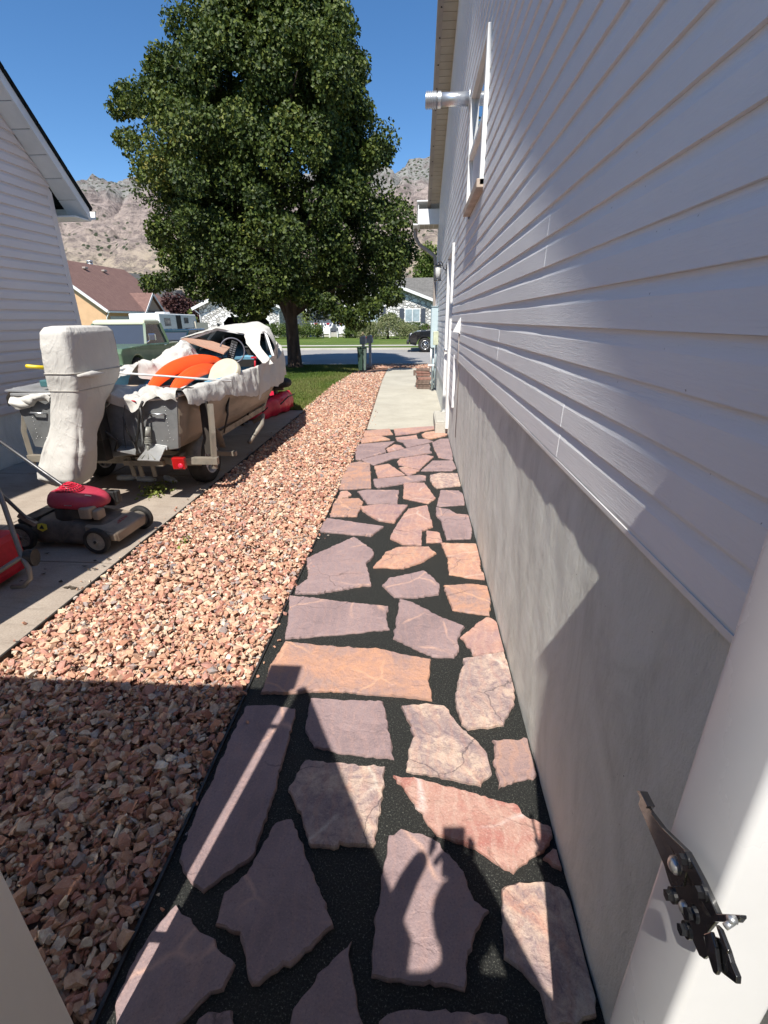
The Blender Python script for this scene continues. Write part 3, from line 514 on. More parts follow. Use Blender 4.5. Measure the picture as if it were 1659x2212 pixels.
part(b, 'soffit', m_white, nb)
b = MB()
for ya, yc in ((yE, nrY), (nrY, nr0-.4)): b.prism([(NX+e, ya, nroof(ya)-.02), (NX+e, yc, nroof(yc)-.02), (NX+e, yc, nroof(yc)+.13), (NX+e, ya, nroof(ya)+.13)], (.025, 0, 0))
b.box(-13, NX+e, yE-.005, yE+.02, nroof(yE)-.02, nroof(yE)+.13); b.box(NX-.3, NX+e, NYF+.02, yE, nroof(yE)-.018, nroof(yE)-.002); part(b, 'fascia', m_white, nb)
b = MB()
for ya, yc in ((yE+.03, nrY), (nrY, nr0-.45)):
    b.prism([(NX+e+.045, ya, nroof(ya)+.135), (-13, ya, nroof(ya)+.135), (-13, yc, nroof(yc)+.135), (NX+e+.045, yc, nroof(yc)+.135)], (0, 0, .035))
y = yE+.04
while y > nrY: b.prism([(NX+e+.052, y, nroof(y)+.168), (NX-.4, y, nroof(y)+.168), (NX-.4, y-.36, nroof(y-.36)+.168), (NX+e+.052, y-.36, nroof(y-.36)+.168)], (0, 0, .022)); y -= .37
part(b, 'roof', m_roofblk, nb)
b = MB(); b.prism([(-13, yE+.02+py, nroof(yE)+.0+pz) for py, pz in [(0, 0), (.10, .02), (.13, .12), (.11, .12), (.09, .035), (0, .02)]], (13+NX+e+.02, 0, 0)); part(b, 'gutter', m_white, nb)
# tall panel fence of the neighbour: its shade lies across the driveway
b = MB(); fy = 1.62
for i in range(11): b.box(NX+.04+.205*i, NX+.245+.205*i, fy, fy+.022+.002*(i%2), .06, 2.62)
fn_ = thing('privacy_fence', 'tall vinyl privacy fence between the pale house and the driveway', 'fence', (-3.7, fy, 0)); part(b, 'panel', m_leaf_gate, fn_)
b = MB(); b.box(NX+.02, -2.44, fy-.03, fy+.05, 2.60, 2.68); part(b, 'rail', m_leaf_gate, fn_); b = MB(); b.box(NX+.02, -2.44, fy-.03, fy+.05, .05, .12); part(b, 'rail', m_leaf_gate, fn_)
b = MB(); b.box(-2.57, -2.44, fy-.05, fy+.07, 0, 2.74); part(b, 'post', m_leaf_gate, fn_, bevel=.006)
# ================================================================ gate: left post + fence, open leaf, latch post on the right
def post(name, x0, x1, y0, y1, h, label, cat='post', cap=True, m=None):
    t_ = thing(name, label, cat, ((x0+x1)/2, (y0+y1)/2, 0)); b = MB(); b.box(x0, x1, y0, y1, 0, h); part(b, 'post_body', m or m_vinylpost, t_, bevel=.008)
    if cap: b = MB(); b.box(x0-.012, x1+.012, y0-.012, y1+.012, h, h+.025); b.loft([[(x0, y0, h+.025), (x1, y0, h+.025), (x1, y1, h+.025), (x0, y1, h+.025)], [((x0+x1)/2-.005, (y0+y1)/2-.005, h+.06), ((x0+x1)/2+.005, (y0+y1)/2-.005, h+.06), ((x0+x1)/2+.005, (y0+y1)/2+.005, h+.06), ((x0+x1)/2-.005, (y0+y1)/2+.005, h+.06)]], 0, False); part(b, 'post_cap', m or m_vinylpost, t_)
    return t_
post('gate_post', -.890, -.758, .40, .525, 1.92, 'white vinyl gate post with a cap at the left edge of the flagstone path', m=m_leaf_gate)
gf = thing('vinyl_fence', 'white vinyl board fence running left from the gate across the crushed rock', 'fence', (-1.8, .46, 0)); b = MB()
for i in range(13): b.box(-.895-.17*i-.166, -.895-.17*i, .452, .474, .05, 1.76)
part(b, 'panel', m_leaf_gate, gf); b = MB(); b.box(-3.1, -.897, .44, .486, 1.75, 1.79); part(b, 'rail', m_leaf_gate, gf); b = MB(); b.box(-3.1, -.897, .44, .486, .04, .1); part(b, 'rail', m_leaf_gate, gf)
lf = thing('gate_leaf', 'cream vinyl gate leaf swung open at the bottom left corner', 'gate', (-.695, .48, 0)); d = Vector((.47, -.883, 0)).normalized(); nn = Vector((d.y, -d.x, 0))
R = Matrix((d, nn, Vector((0, 0, 1)))).transposed(); c0 = Vector((-.686, .478, 0)); Lg = 1.08
b = MB(); b.obox(c0+d*Lg/2+nn*.02+Vector((0, 0, .93)), (Lg-.09, .024, 1.66), R); part(b, 'panel', m_leaf_gate, lf)
b = MB()
for s_ in (.11, Lg-.11): b.obox(c0+d*s_+nn*.02+Vector((0, 0, .94)), (.22, .04, 1.78), R)
for z_ in (.075, 1.805): b.obox(c0+d*Lg/2+nn*.02+Vector((0, 0, z_)), (Lg-.442, .036, .05), R)
part(b, 'gate_frame', m_leaf_gate, lf, bevel=.003)
for z_ in (.42, 1.50):
    b = MB(); b.box(-.766, -.69, .458, .468, z_-.012, z_+.012)
    part(b, 'hinge', m_blackmetal, lf)
PXA, PXB, PYA, PYB = .33, .44, .335, .436
lp = thing('latch_post', 'white vinyl gate post against the concrete wall, carrying the black gate latch', 'post', (.38, .385, 0))
b = MB(); ring = []; rr = .011
for (cx_, cy_, a0) in ((PXB-rr, PYB-rr, 0), (PXA+rr, PYB-rr, 90), (PXA+rr, PYA+rr, 180), (PXB-rr, PYA+rr, 270)):
    for k in range(5): a = math.radians(a0+22.5*k); ring.append((cx_+rr*math.cos(a), cy_+rr*math.sin(a)))
b.loft([[(x, y, z) for x, y in ring] for z in (0, 1.92)], 0, True); part(b, 'post_body', m_vinylpost, lp, fix=False).modifiers.new('es', 'EDGE_SPLIT').split_angle = .9
b = MB(); b.box(PXA-.012, PXB+.01, PYA-.012, PYB+.012, 1.92, 1.945); b.box(PXA+.02, PXB-.02, PYA+.02, PYB-.02, 1.945, 1.97); part(b, 'post_cap', m_vinylpost, lp)
b = MB(); b.box(PXB, WX-.024, PYA+.03, PYB-.03, .02, 1.88); part(b, 'filler_board', m_vinylpost, lp)
# gate latch, all in the plane of the post's side: s along -Y .. , z up, measured from the photo
gl = thing('gate_latch', 'black steel thumb latch bolted to the side of the white gate post', 'latch', (PXA-.01, .38, 1.0))
def lt(x, y, off=0): q = PX(x, y, PXA-off); return q
def plate(pts, off, th, name, m=m_blackmetal, parent=gl):
    b = MB(); qs = [lt(x, y, off) for x, y in pts]; b.prism(qs, (-th, 0, 0)); return part(b, name, m, parent, bevel=.0008)
def z6(x, y): return ((1500+x*.29830)*.8641, (1900+y*.29830)*.8641)
plate([z6(*p) for p in [(545, 830), (600, 1010), (700, 1260), (790, 1480), (860, 1640), (900, 1670), (940, 1640), (900, 1480), (1030, 1330), (990, 1230), (900, 1040), (790, 810), (700, 760)]], .002, .004, 'back_plate')
plate([z6(*p) for p in [(365, 300), (340, 370), (460, 650), (545, 850), (640, 1060), (720, 1060), (760, 900), (650, 790), (480, 470)]], .014, .0035, 'strike_arm')
plate([z6(*p) for p in [(365, 255), (400, 265), (465, 390), (450, 410), (410, 350)]], .010, .010, 'arm_tip')
plate([z6(*p) for p in [(460, 440), (560, 570), (770, 770), (900, 1010), (1030, 1290), (1230, 1300), (1235, 1330), (1205, 1365), (1010, 1360), (900, 1190), (740, 880), (540, 600)]], .016, .006, 'latch_lever')
plate([z6(*p) for p in [(930, 1560), (990, 1480), (1060, 1500), (1110, 1600), (1140, 1700), (1190, 1820), (1185, 1880), (1080, 1800), (1010, 1740), (950, 1640)]], .018, .005, 'pointed_tongue')
plate([z6(*p) for p in [(900, 1460), (960, 1440), (1000, 1570), (1025, 1770), (1005, 1805), (980, 1780), (930, 1620)]], .024, .004, 'release_finger'); plate([z6(*p) for p in [(1000, 1380), (1040, 1420), (1110, 1600), (1100, 1630), (1060, 1560)]], .026, .004, 'release_finger')
for (x, y, m_) in ((740, 835, m_blackmetal), (880, 1110, m_blackmetal), (625, 1135, m_blackmetal), (745, 1425, m_blackmetal), (800, 1290, m_blackmetal)):
    q = lt(*z6(x, y), .020); b = MB(); b.cyl(q, q+Vector((-.004, 0, 0)), .0085, 16, smooth=False); b.cyl(q+Vector((-.004, 0, 0)), q+Vector((-.010, 0, 0)), .0062, 6, smooth=False); part(b, 'bolt', m_, gl)
for (x, y, rr_) in ((620, 880, .0085), (705, 1235, .006)):
    q = lt(*z6(x, y), .0185); b = MB(); b.disc(q, rr_*1.15, (1, 0, 0), .002, 18); b.ball(q+Vector((-.001, 0, 0)), (.005, rr_, rr_)); part(b, 'rivet', m_steel, gl)
q = lt(*z6(1140, 1340), .024); b = MB(); b.cyl(q, q+Vector((-.007, 0, 0)), .0035, 12); b.cyl(q+Vector((-.002, .0, -.003)), q+Vector((-.010, -.003, -.006)), .003, 12); part(b, 'thumb_screw', m_galv, gl)
# ================================================================ flagstones traced on the ground
def cA(p): return ((600+p[0]*.54249)*.8641, (1700+p[1]*.54249)*.8641)
def cB(p): return ((600+p[0]*.48222)*.8641, (1040+p[1]*.48222)*.8641)
def cC(p): return ((240+p[0]*.43400)*.8641, (1740+p[1]*.43400)*.8641)
def cD(p): return ((840+p[0]*.20494)*.8641, (1060+p[1]*.20494)*.8641)
FS = [
(cD, ORG, 'thin orange flagstone at the far end by the gravel, touching the concrete walk', [335,90,650,65,695,135,335,165]),
(cD, PNK, 'pink tapering flagstone touching the near edge of the concrete walk', [705,70,1060,42,1320,30,1320,52,1050,95,980,118,725,145]),
(cD, ORG, 'peach flagstone near the wall, second row from the concrete walk', [1045,140,1090,110,1270,92,1380,125,1330,155,1120,195,1060,165]),
(cD, ORG, 'peach wedge flagstone at the gravel edge, second from the concrete walk', [320,180,540,155,660,198,310,240,300,220]),
(cD, PNK, 'smallest grey pink sliver of flagstone near the concrete walk, path centre', [725,175,900,155,985,140,1000,185,740,200]),
(cD, MAU, 'pointed mauve flagstone just below the small sliver near the concrete walk', [740,210,960,190,1090,190,1190,220,860,298,820,235]),
(cD, MAU, 'upright mauve flagstone beside the wall, third row from the concrete walk', [1170,240,1270,195,1390,190,1425,290,1420,445,1245,415,1200,320]),
(cD, MAU, 'layered mauve flagstone at the gravel edge with a pointed right end', [285,255,720,222,600,310,610,355,300,450,240,440,232,320]),
(cD, PNK, 'small pink rounded flagstone wedged above the long diagonal one', [612,315,710,258,790,270,835,305,640,350]),
(cD, MAU, 'long diagonal mauve flagstone slanting up towards the wall', [310,445,860,310,1135,255,1155,290,1140,320,1170,360,700,430,470,510,430,500]),
(cD, PNK, 'pink pointed flagstone below the long diagonal one', [745,465,780,430,1100,385,1190,405,1020,560,760,505]),
(cD, RST, 'tall mauve flagstone at the gravel edge with an orange bottom band', [165,495,290,475,415,495,430,790,35,808,90,620]),
(cD, PNK, 'speckled grey pink flagstone with a pointed right tip', [470,525,640,495,840,630,510,668,485,590]),
(cD, PNK, 'small brown triangular flagstone between two pointed ones', [765,545,830,530,1020,575,905,635,855,625]),
(cD, MAU, 'veined mauve trapezoid flagstone near the wall with a peach left tip', [1035,580,1175,460,1420,455,1475,545,1420,578]),
(cD, MAU, 'long thin mauve flagstone strip across the middle of the path', [455,685,1030,635,1100,650,1095,695,620,770,515,790,470,765]),
(cD, MIX, 'cream and orange streaked flagstone beside the wall', [1145,640,1270,612,1500,618,1525,760,1225,795,1195,770,1150,705]),
(cD, PNK, 'two tone flagstone, mauve above and peach below, in the path centre', [825,730,1080,730,1215,915,1125,980,820,915]),
(cD, MAU, 'mauve flagstone crossed by bright veins beside the wall', [1275,820,1500,825,1560,880,1565,995,1270,1015,1228,1005]),
(cD, MAU, 'mauve flagstone with slanted left side in the middle of the path', [260,835,370,815,770,820,750,980,380,985,310,890]),
(cD, PNK, 'tiny pink flagstone at the gravel edge', [55,840,140,830,190,875,150,905,18,925]),
(cB, RST, 'ochre brown flagstone at the gravel edge with a yellow stain', [500,435,620,432,640,450,605,525,468,525,480,470]),
(cB, PNK, 'banded pink flagstone with a broken lower left edge', [622,478,720,465,870,468,800,558,720,548,670,520,640,500]),
(cB, PNK, 'tall grey pink flagstone shaped like a tooth in the path centre', [870,490,970,470,1000,580,945,600,940,675,840,670,778,640,800,590]),
(cB, MAU, 'jagged edged mauve flagstone beside the wall', [1015,478,1085,490,1120,512,1190,520,1203,600,1195,640,1070,645,1040,545,1015,520]),
(cB, MAU, 'long low mauve flagstone at the gravel edge with a pink stripe', [430,560,450,535,745,580,680,628,412,603]),
(cB, PNK, 'very small square flagstone between the tooth shaped and jagged ones', [965,600,1030,608,1048,658,965,660]),
(cB, MAU, 'large five sided mauve flagstone with a forked pale vein by the gravel', [345,745,590,632,690,700,695,725,655,770,680,885,640,885,400,928,285,925,290,895,355,850]),
(cB, ORG, 'leaf shaped cream and orange flagstone in the path centre', [690,790,760,710,820,685,980,683,1018,718,940,765,850,795]),
(cB, ORG, 'brightest orange rectangular flagstone beside the wall', [1040,662,1235,668,1250,815,1270,825,1268,852,1190,845,1082,825,1075,740]),
(cB, MAU, 'rounded mauve flagstone in the middle of the path below the leaf shaped one', [737,885,770,850,955,810,1035,880,1030,930,920,948,800,945]),
(cB, RST, 'reddish flagstone beside the wall below the bright orange one', [1055,885,1210,877,1285,890,1298,950,1293,1040,1180,1025,1100,1010]),
(cB, MAU, 'wide mauve flagstone with an orange vertical vein above the big orange slab', [255,940,500,965,770,993,760,1050,775,1112,480,1140,235,1160,250,1070]),
(cB, MAU, 'large mauve flagstone with one diagonal orange vein in the path centre', [828,955,900,975,1020,1040,1165,1100,1130,1160,1135,1225,1110,1258,1010,1255,793,1160]),
(cB, PNK, 'pale kite shaped flagstone beside the wall', [1140,1155,1275,1050,1365,1085,1375,1150,1395,1215,1210,1250,1195,1210]),
(cB, RST, 'widest orange and mauve slab, reaching to the gravel edge', [235,1178,520,1208,720,1215,870,1250,990,1270,978,1370,996,1480,720,1453,472,1430,281,1442,107,1447,165,1290,215,1210]),
(cB, MIX, 'cream flagstone with a dark mottled patch beside the wall', [1155,1270,1365,1235,1395,1300,1422,1360,1422,1503,1372,1588,1367,1611,1181,1633,1147,1605,1114,1481,1125,1390,1160,1300]),
(cA, MAU, 'smooth plain mauve rectangle lying in full sun', [325,92,480,100,660,105,710,370,500,345,340,315,300,230]),
(cA, MIX, 'pink and white wavy patterned flagstone with a narrow top', [743,130,860,118,940,130,1000,210,1130,340,1160,440,1110,495,950,460,765,425,775,330,805,270]),
(cA, RST, 'small square flagstone by the wall, orange above and mauve below', [1160,285,1325,278,1350,300,1390,440,1190,505]),
(cA, MIX, 'cream and purple banded flagstone half in the gate shadow', [300,380,670,410,650,600,615,775,460,760,455,778,325,775,285,640,222,518,260,440]),
(cA, RED, 'long red wedge flagstone pointing left, sunlit in front of the shadow', [705,450,870,480,1070,530,1280,590,1300,630,1440,695,1440,730,1400,800,1350,820,1260,898,1040,770,905,720,790,560]),
(cA, RED, 'tiny chip of flagstone beside the red wedge near the wall', [1395,830,1440,785,1485,800,1482,882,1440,865]),
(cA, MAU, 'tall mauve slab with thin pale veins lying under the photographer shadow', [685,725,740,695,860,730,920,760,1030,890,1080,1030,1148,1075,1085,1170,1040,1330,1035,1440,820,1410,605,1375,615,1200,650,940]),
(cA, MIX, 'large grey flagstone with a yellow stain at the foot of the wall', [1205,970,1280,940,1400,940,1490,980,1570,1100,1590,1240,1625,1300,1659,1420,1640,1560,1560,1600,1425,1600,1380,1440,1340,1400,1300,1350,1215,1290]),
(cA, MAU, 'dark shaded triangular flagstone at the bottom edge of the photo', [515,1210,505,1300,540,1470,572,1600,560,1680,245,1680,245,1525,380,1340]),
(cA, MAU, 'flagstone cut by the bottom edge of the photo, just right of centre', [640,1580,700,1545,760,1532,1110,1550,1230,1565,1250,1700,650,1700]),
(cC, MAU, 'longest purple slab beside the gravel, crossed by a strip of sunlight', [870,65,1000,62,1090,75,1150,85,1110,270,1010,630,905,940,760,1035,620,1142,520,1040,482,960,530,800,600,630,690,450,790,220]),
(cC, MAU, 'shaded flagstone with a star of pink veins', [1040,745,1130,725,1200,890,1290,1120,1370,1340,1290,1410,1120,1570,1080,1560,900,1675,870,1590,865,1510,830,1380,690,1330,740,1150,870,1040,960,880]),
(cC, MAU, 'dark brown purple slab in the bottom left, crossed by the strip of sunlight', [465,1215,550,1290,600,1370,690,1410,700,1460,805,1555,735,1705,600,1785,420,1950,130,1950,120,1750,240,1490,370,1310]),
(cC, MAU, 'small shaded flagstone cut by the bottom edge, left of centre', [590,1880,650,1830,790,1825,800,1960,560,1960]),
]
for i, (cv, m_, lab, pl) in enumerate(FS):
    pts = [G(*cv((pl[2*k], pl[2*k+1]))) for k in range(len(pl)//2)]; cen = sum(pts, Vector())/len(pts); rnd = random.Random(i); out = []
    for k, p in enumerate(pts):
        q = pts[(k+1) % len(pts)]; L_ = (q-p).length; nseg = max(1, int(L_/.014)); dn = Vector((-(q-p).y, (q-p).x, 0)).normalized()
        for j in range(nseg):
            t_ = j/nseg; w_ = p.lerp(q, t_); 
            if j: w_ += dn*(.0055*noise.noise(w_*38)+.007*noise.noise(w_*12)+.0022*rnd.uniform(-1, 1)*(1 if rnd.random() < .7 else 2))
            if w_.x > WX-.008: w_.x = WX-.008
            out.append(w_-cen)
    b = MB(); zt = .013+.006*rnd.random(); n_ = len(out); tx_, ty_ = rnd.uniform(-.008, .008), rnd.uniform(-.008, .008)
    def ins(p, k): L__ = math.hypot(p.x, p.y)+1e-6; return max(0., 1-(.0035+.009*max(0, noise.noise((p+cen)*22+Vector((k, 0, 0)))))/L__*1.0)
    top_ = [(p.x*ins(p, 3), p.y*ins(p, 3), zt+tx_*p.x+ty_*p.y) for p in out]; mid = [(p.x, p.y, zt-.008-.002*noise.noise((p+cen)*30)) for p in out]; low = [(p.x, p.y, -.03) for p in out]
    vs = top_+mid+low; fs = [tuple(range(n_))]
    for a_, b_ in ((0, n_), (n_, 2*n_)):
        for k in range(n_): fs.append((a_+k, b_+k, b_+(k+1) % n_, a_+(k+1) % n_))
    b.add(vs, fs); o = b.build('flagstone', m_); o.location = cen; tag(o, lab, 'flagstone', 'flagstones set in the black sand path')
# ================================================================ the photographer (outside the frame, seen as a shadow)
def skin(name, joints, edges, m, parent=None, sub=2, root=0):
    me = bpy.data.meshes.new(name); me.from_pydata([j[:3] for j in joints], edges, []); me.materials.append(m)
    o = bpy.data.objects.new(name, me); COL.objects.link(o); s = o.modifiers.new('skin', 'SKIN'); s.use_smooth_shade = True
    for i, j in enumerate(joints): sv = me.skin_vertices[0].data[i]; sv.radius = (j[3], j[4] if len(j) > 4 else j[3]); sv.use_root = (i == root)
    q = o.modifiers.new('sub', 'SUBSURF'); q.levels = q.render_levels = sub
    if parent: o.parent = parent; o.matrix_parent_inverse = par_inv(parent)
    return o
px_, py_ = -.02, -.36
me_ = thing('person', 'person in grey shirt and jeans holding up a phone in the gate opening', 'person', (px_, py_, 0))
J = [(px_, py_, .95, .15, .11), (px_, py_, 1.15, .135, .10), (px_, py_+.01, 1.36, .165, .10), (px_, py_+.02, 1.47, .06), (px_, py_+.04, 1.55, .052),
 (px_-.19, py_+.02, 1.42, .062), (px_-.26, py_+.12, 1.20, .045), (px_-.13, py_+.32, 1.42, .032), (px_-.085, py_+.345, 1.50, .03, .02),
 (px_+.19, py_+.02, 1.42, .062), (px_+.25, py_+.12, 1.20, .045), (px_+.08, py_+.32, 1.42, .032), (px_+.035, py_+.345, 1.50, .03, .02),
 (px_-.10, py_, .88, .095), (px_-.12, py_+.01, .50, .062), (px_-.13, py_-.02, .10, .042), (px_-.14, py_+.14, .04, .04, .03),
 (px_+.10, py_, .88, .095), (px_+.12, py_+.01, .50, .062), (px_+.13, py_-.02, .10, .042), (px_+.14, py_+.14, .04, .04, .03),
 (px_, py_+.05, 1.63, .082, .085), (px_, py_+.055, 1.70, .075, .085)]
Ed = [(0, 1), (1, 2), (2, 3), (3, 4), (2, 5), (5, 6), (6, 7), (7, 8), (2, 9), (9, 10), (10, 11), (11, 12), (0, 13), (13, 14), (14, 15), (15, 16), (0, 17), (17, 18), (18, 19), (19, 20), (4, 21), (21, 22)]
skin('body', J, Ed, m_skin, me_)
skin('shirt', [(px_, py_, .93, .165, .125), (px_, py_, 1.15, .15, .115), (px_, py_+.01, 1.36, .178, .112), (px_, py_+.015, 1.44, .08), (px_-.19, py_+.02, 1.42, .075), (px_-.235, py_+.08, 1.29, .062), (px_+.19, py_+.02, 1.42, .075), (px_+.23, py_+.08, 1.29, .062)], [(0, 1), (1, 2), (2, 3), (2, 4), (4, 5), (2, 6), (6, 7)], m_shirt, me_)
skin('jeans', [(px_, py_, .97, .15, .115), (px_-.10, py_, .86, .105), (px_-.12, py_+.01, .50, .075), (px_-.13, py_-.01, .12, .06), (px_+.10, py_, .86, .105), (px_+.12, py_+.01, .50, .075), (px_+.13, py_-.01, .12, .06)], [(0, 1), (1, 2), (2, 3), (0, 4), (4, 5), (5, 6)], m_pants, me_)
b = MB(); b.ball((px_, py_+.04, 1.695), (.092, .102, .085)); part(b, 'hair', m_hair, me_)
for sx_ in (-1, 1):          # fingers closing on the phone's edges
    for k in range(4): z_ = 1.525+.018*k; fx = -.025+sx_*.052; skin('finger', [(fx+sx_*.018, -.035, z_-.012, .009), (fx+sx_*.010, -.018, z_, .008), (fx-sx_*.004, -.012, z_+.002, .007)], [(0, 1), (1, 2)], m_skin, me_, 1)
    skin('thumb', [(-.025+sx_*.055, -.05, 1.50, .011), (-.025+sx_*.04, -.045, 1.53, .009), (-.025+sx_*.026, -.040, 1.55, .008)], [(0, 1), (1, 2)], m_skin, me_, 1)
ph = thing('phone', 'dark smartphone held up in both hands', 'phone', (0, -.02, 1.55)); b = MB()
pcn = Vector((0, 0, H))-cam_fwd*.014+cam_down*.060-cam_right*.022; b.obox(pcn, (.076, .155, .009), M3); part(b, 'phone_body', m_blackmetal, ph, bevel=.003)
# ================================================================ boat
PSI = math.radians(1.0); BO = Vector((-2.86, 4.16, 0)); Rb = Matrix.Rotation(-PSI, 3, 'Z')
def BW(x, y, z): return BO+Rb @ Vector((x, y, z))       # boat coordinates -> world
boat = thing('motor_boat', 'old open aluminium motor boat with light blue interior under a loose pale canvas cover', 'boat', BO)
TS = [0, .12, .3, .5, .68, .82, .92, 1.0]; LB = 4.75
gb = [.765, .79, .83, .84, .74, .54, .30, .03]; cb = [.68, .70, .74, .76, .62, .38, .17, .02]; gz = [1.0, 1.0, 1.02, 1.06, 1.12, 1.19, 1.25, 1.30]; cz = [.52, .52, .53, .57, .66, .80, .95, 1.18]; kz = [.42, .42, .43, .46, .53, .66, .84, 1.15]
def st(t): return [float(np.interp(t, TS, a)) for a in (gb, cb, gz, cz, kz)]
NS = 22; rings = []
for i in range(NS+1):
    t = i/NS; g_, c_, z1_, z2_, z3_ = st(t); y = LB*t; rg = []
    for s_, seq in ((-1, [(0, 0), (.33, .25), (.66, .6), (1, 1)]),):
        pass
    def side(s):
        out = []
        for k, fr in enumerate([0, .18, .36, .54, .72, .86, 1]): w = g_+(c_-g_)*fr**1.3; z = z1_+(z2_-z1_)*fr; out.append((s*(w+(.010 if k in (2, 4) else 0)), z))
        return out
    L_ = side(-1); R_ = side(1)[::-1]; rg = L_+[(-c_*.5, (z2_+z3_)/2-.01), (0, z3_), (c_*.5, (z2_+z3_)/2-.01)]+R_
    rings.append([BW(x, y, z) for x, z in rg])
b = MB(); b.loft(rings, 0, True, cap=False, closed=False); part(b, 'hull', m_tan, boat, solid=.012)
b = MB(); g_, c_, z1_, z2_, z3_ = st(0)
prof = [(-g_, z1_), (-.34, .995), (-.30, .90), (.10, .90), (.14, .93), (g_, z1_-.02), (c_+.02, z2_), (c_*.5, (z2_+z3_)/2), (0, z3_), (-c_*.5, (z2_+z3_)/2), (-c_-.02, z2_)]
b.prism([BW(x, -.012, z) for x, z in prof], Rb @ Vector((0, .05, 0))); part(b, 'transom', m_transom, boat, bevel=.006); b = MB()
for k in range(26):
    x_ = -.66+.053*k; b.ball(BW(x_, -.014, .60+.01*math.sin(k)), .004, 8, 5)
for k in range(9): b.ball(BW(.64, -.014, .62+.035*k), .004, 8, 5); b.ball(BW(-.64, -.014, .62+.035*k), .004, 8, 5)
rv_ = part(b, 'rivet_rows', m_steel, boat); rv_['kind'] = 'stuff'
b = MB(); pts = [BW(x, -.02, z) for x, z in [(-g_-.01, z1_), (-.36, 1.005), (-.31, .91), (.11, .91), (.15, .94), (g_+.01, z1_-.015)]]; b.tube(pts, .017, 8); part(b, 'transom_rail', m_alu, boat)
for s_ in (-1, 1):
    b = MB(); b.tube([BW(s_*st(i/NS)[0], LB*i/NS, st(i/NS)[2]) for i in range(NS+1)], .022, 8); part(b, 'gunwale', m_alu, boat)
b = MB()     # stern corner plate seen at left with its dark locker lid
b.prism([BW(*p) for p in [(-.82, -.03, 1.03), (-.30, -.03, 1.01), (-.34, .40, 1.045), (-.80, .46, 1.05)]], (0, 0, .012)); part(b, 'stern_deck', m_alu, boat)
b = MB(); b.box(-.52, -.30, .03, .30, 1.06, 1.12); b.T = None; b.v = [tuple(BW(*p)) for p in b.v]; part(b, 'locker_lid', m_teal, boat, bevel=.01)
b = MB()
for s_, x_ in ((1, .56), (-1, -.56)): b.tube([BW(x_-.07, -.02, .84), BW(x_-.05, -.055, .845), BW(x_+.05, -.055, .84), BW(x_+.07, -.02, .835)], .009, 8)
part(b, 'grab_handle', m_galv, boat)
# inside
b = MB(); b.grid(lambda u, v: BW((st(.01+v*.88)[1]*.98)*(2*u-1), .05+LB*.88*v, .62+.12*v), 6, 14); part(b, 'floor', m_navy, boat)
b = MB(); b.prism([BW(*p) for p in [(-.62, .12, .93), (.30, .12, .93), (.34, 1.0, .94), (-.62, 1.0, .94)]], (0, 0, .02)); b.prism([BW(*p) for p in [(-.62, .12, .64), (.30, .12, .64), (.30, .15, .64), (-.62, .15, .64)]], (0, 0, .28)); part(b, 'stern_bench', m_plyl, boat, bevel=.005)
b = MB()
for s_ in (-1, 1):
    b.grid(lambda u, v: BW(s_*(st(.02+v*.86)[0]-.035-.10*u*u), LB*(.02+v*.86), st(.02+v*.86)[2]-.01-(st(.02+v*.86)[2]-.64-.12*v)*u), 4, 14)
part(b, 'inner_lining', m_blue, boat)
b = MB(); b.prism([BW(*p) for p in [(-.74, 3.0, 1.10), (.74, 3.0, 1.10), (.68, 3.5, 1.22), (-.68, 3.5, 1.22)]], (0, 0, .03)); b.prism([BW(*p) for p in [(.08, 2.96, 1.12), (.76, 2.96, 1.12), (.76, 3.02, .78), (.08, 3.02, .78)]], Rb @ Vector((0, .04, 0))); b.prism([BW(*p) for p in [(-.76, 2.96, 1.12), (-.14, 2.96, 1.12), (-.14, 3.02, .78), (-.76, 3.02, .78)]], Rb @ Vector((0, .04, 0)))
b.prism([BW(*p) for p in [(-.66, 3.55, 1.20), (.66, 3.55, 1.20), (.2, 4.6, 1.31), (-.2, 4.6, 1.31)]], (0, 0, .02)); part(b, 'dashboard', m_blue, boat, bevel=.008)
b = MB(); b.prism([BW(*p) for p in [(.1, 2.955, 1.08), (.7, 2.955, 1.08), (.7, 2.955, .98), (.1, 2.955, .98)]], Rb @ Vector((0, .01, 0))); b.prism([BW(*p) for p in [(-.7, 2.955, 1.08), (-.18, 2.955, 1.08), (-.18, 2.955, .9), (-.7, 2.955, .9)]], Rb @ Vector((0, .01, 0))); part(b, 'dash_recess', m_dark, boat)
# steering wheel, centred on its place in the photo
wc = PY(502, 757, 6.55); ax = (Vector((0, 0, H))-wc); ax.z += .2; ax.normalize(); a_ = Vector((0, 0, 1)).cross(ax).normalized(); c_ = ax.cross(a_)
sw = MB(); sw.tube([wc+a_*(.155*math.cos(2*PI*k/36))+c_*(.155*math.sin(2*PI*k/36)) for k in range(36)], .010, 8, close=True); swo = part(sw, 'steering_wheel', mat('grey_wheel_rim', (.13, .13, .16), .4), boat)
b = MB(); Rw = Matrix((a_, c_, ax)).transposed(); R2 = Rw @ Matrix.Rotation(math.radians(-22), 3, 'Z'); b.obox(wc-ax*.015+c_*0, (.085, .25, .03), R2); part(b, 'hub_pad', m_blackpl, swo, bevel=.01)
b = MB()
for i in range(7):
    for j in range(2): b.obox(wc+R2 @ Vector((-.02+.04*j, -.09+.028*i, .004)), (.028, .012, .006), R2)
part(b, 'horn_button', mat('grey_button', (.18, .18, .19), .5), swo); b = MB(); b.cyl(wc-ax*.02, wc-ax*.35-Vector((0, 0, .06)), .03, 12); part(b, 'column', m_dark, swo)
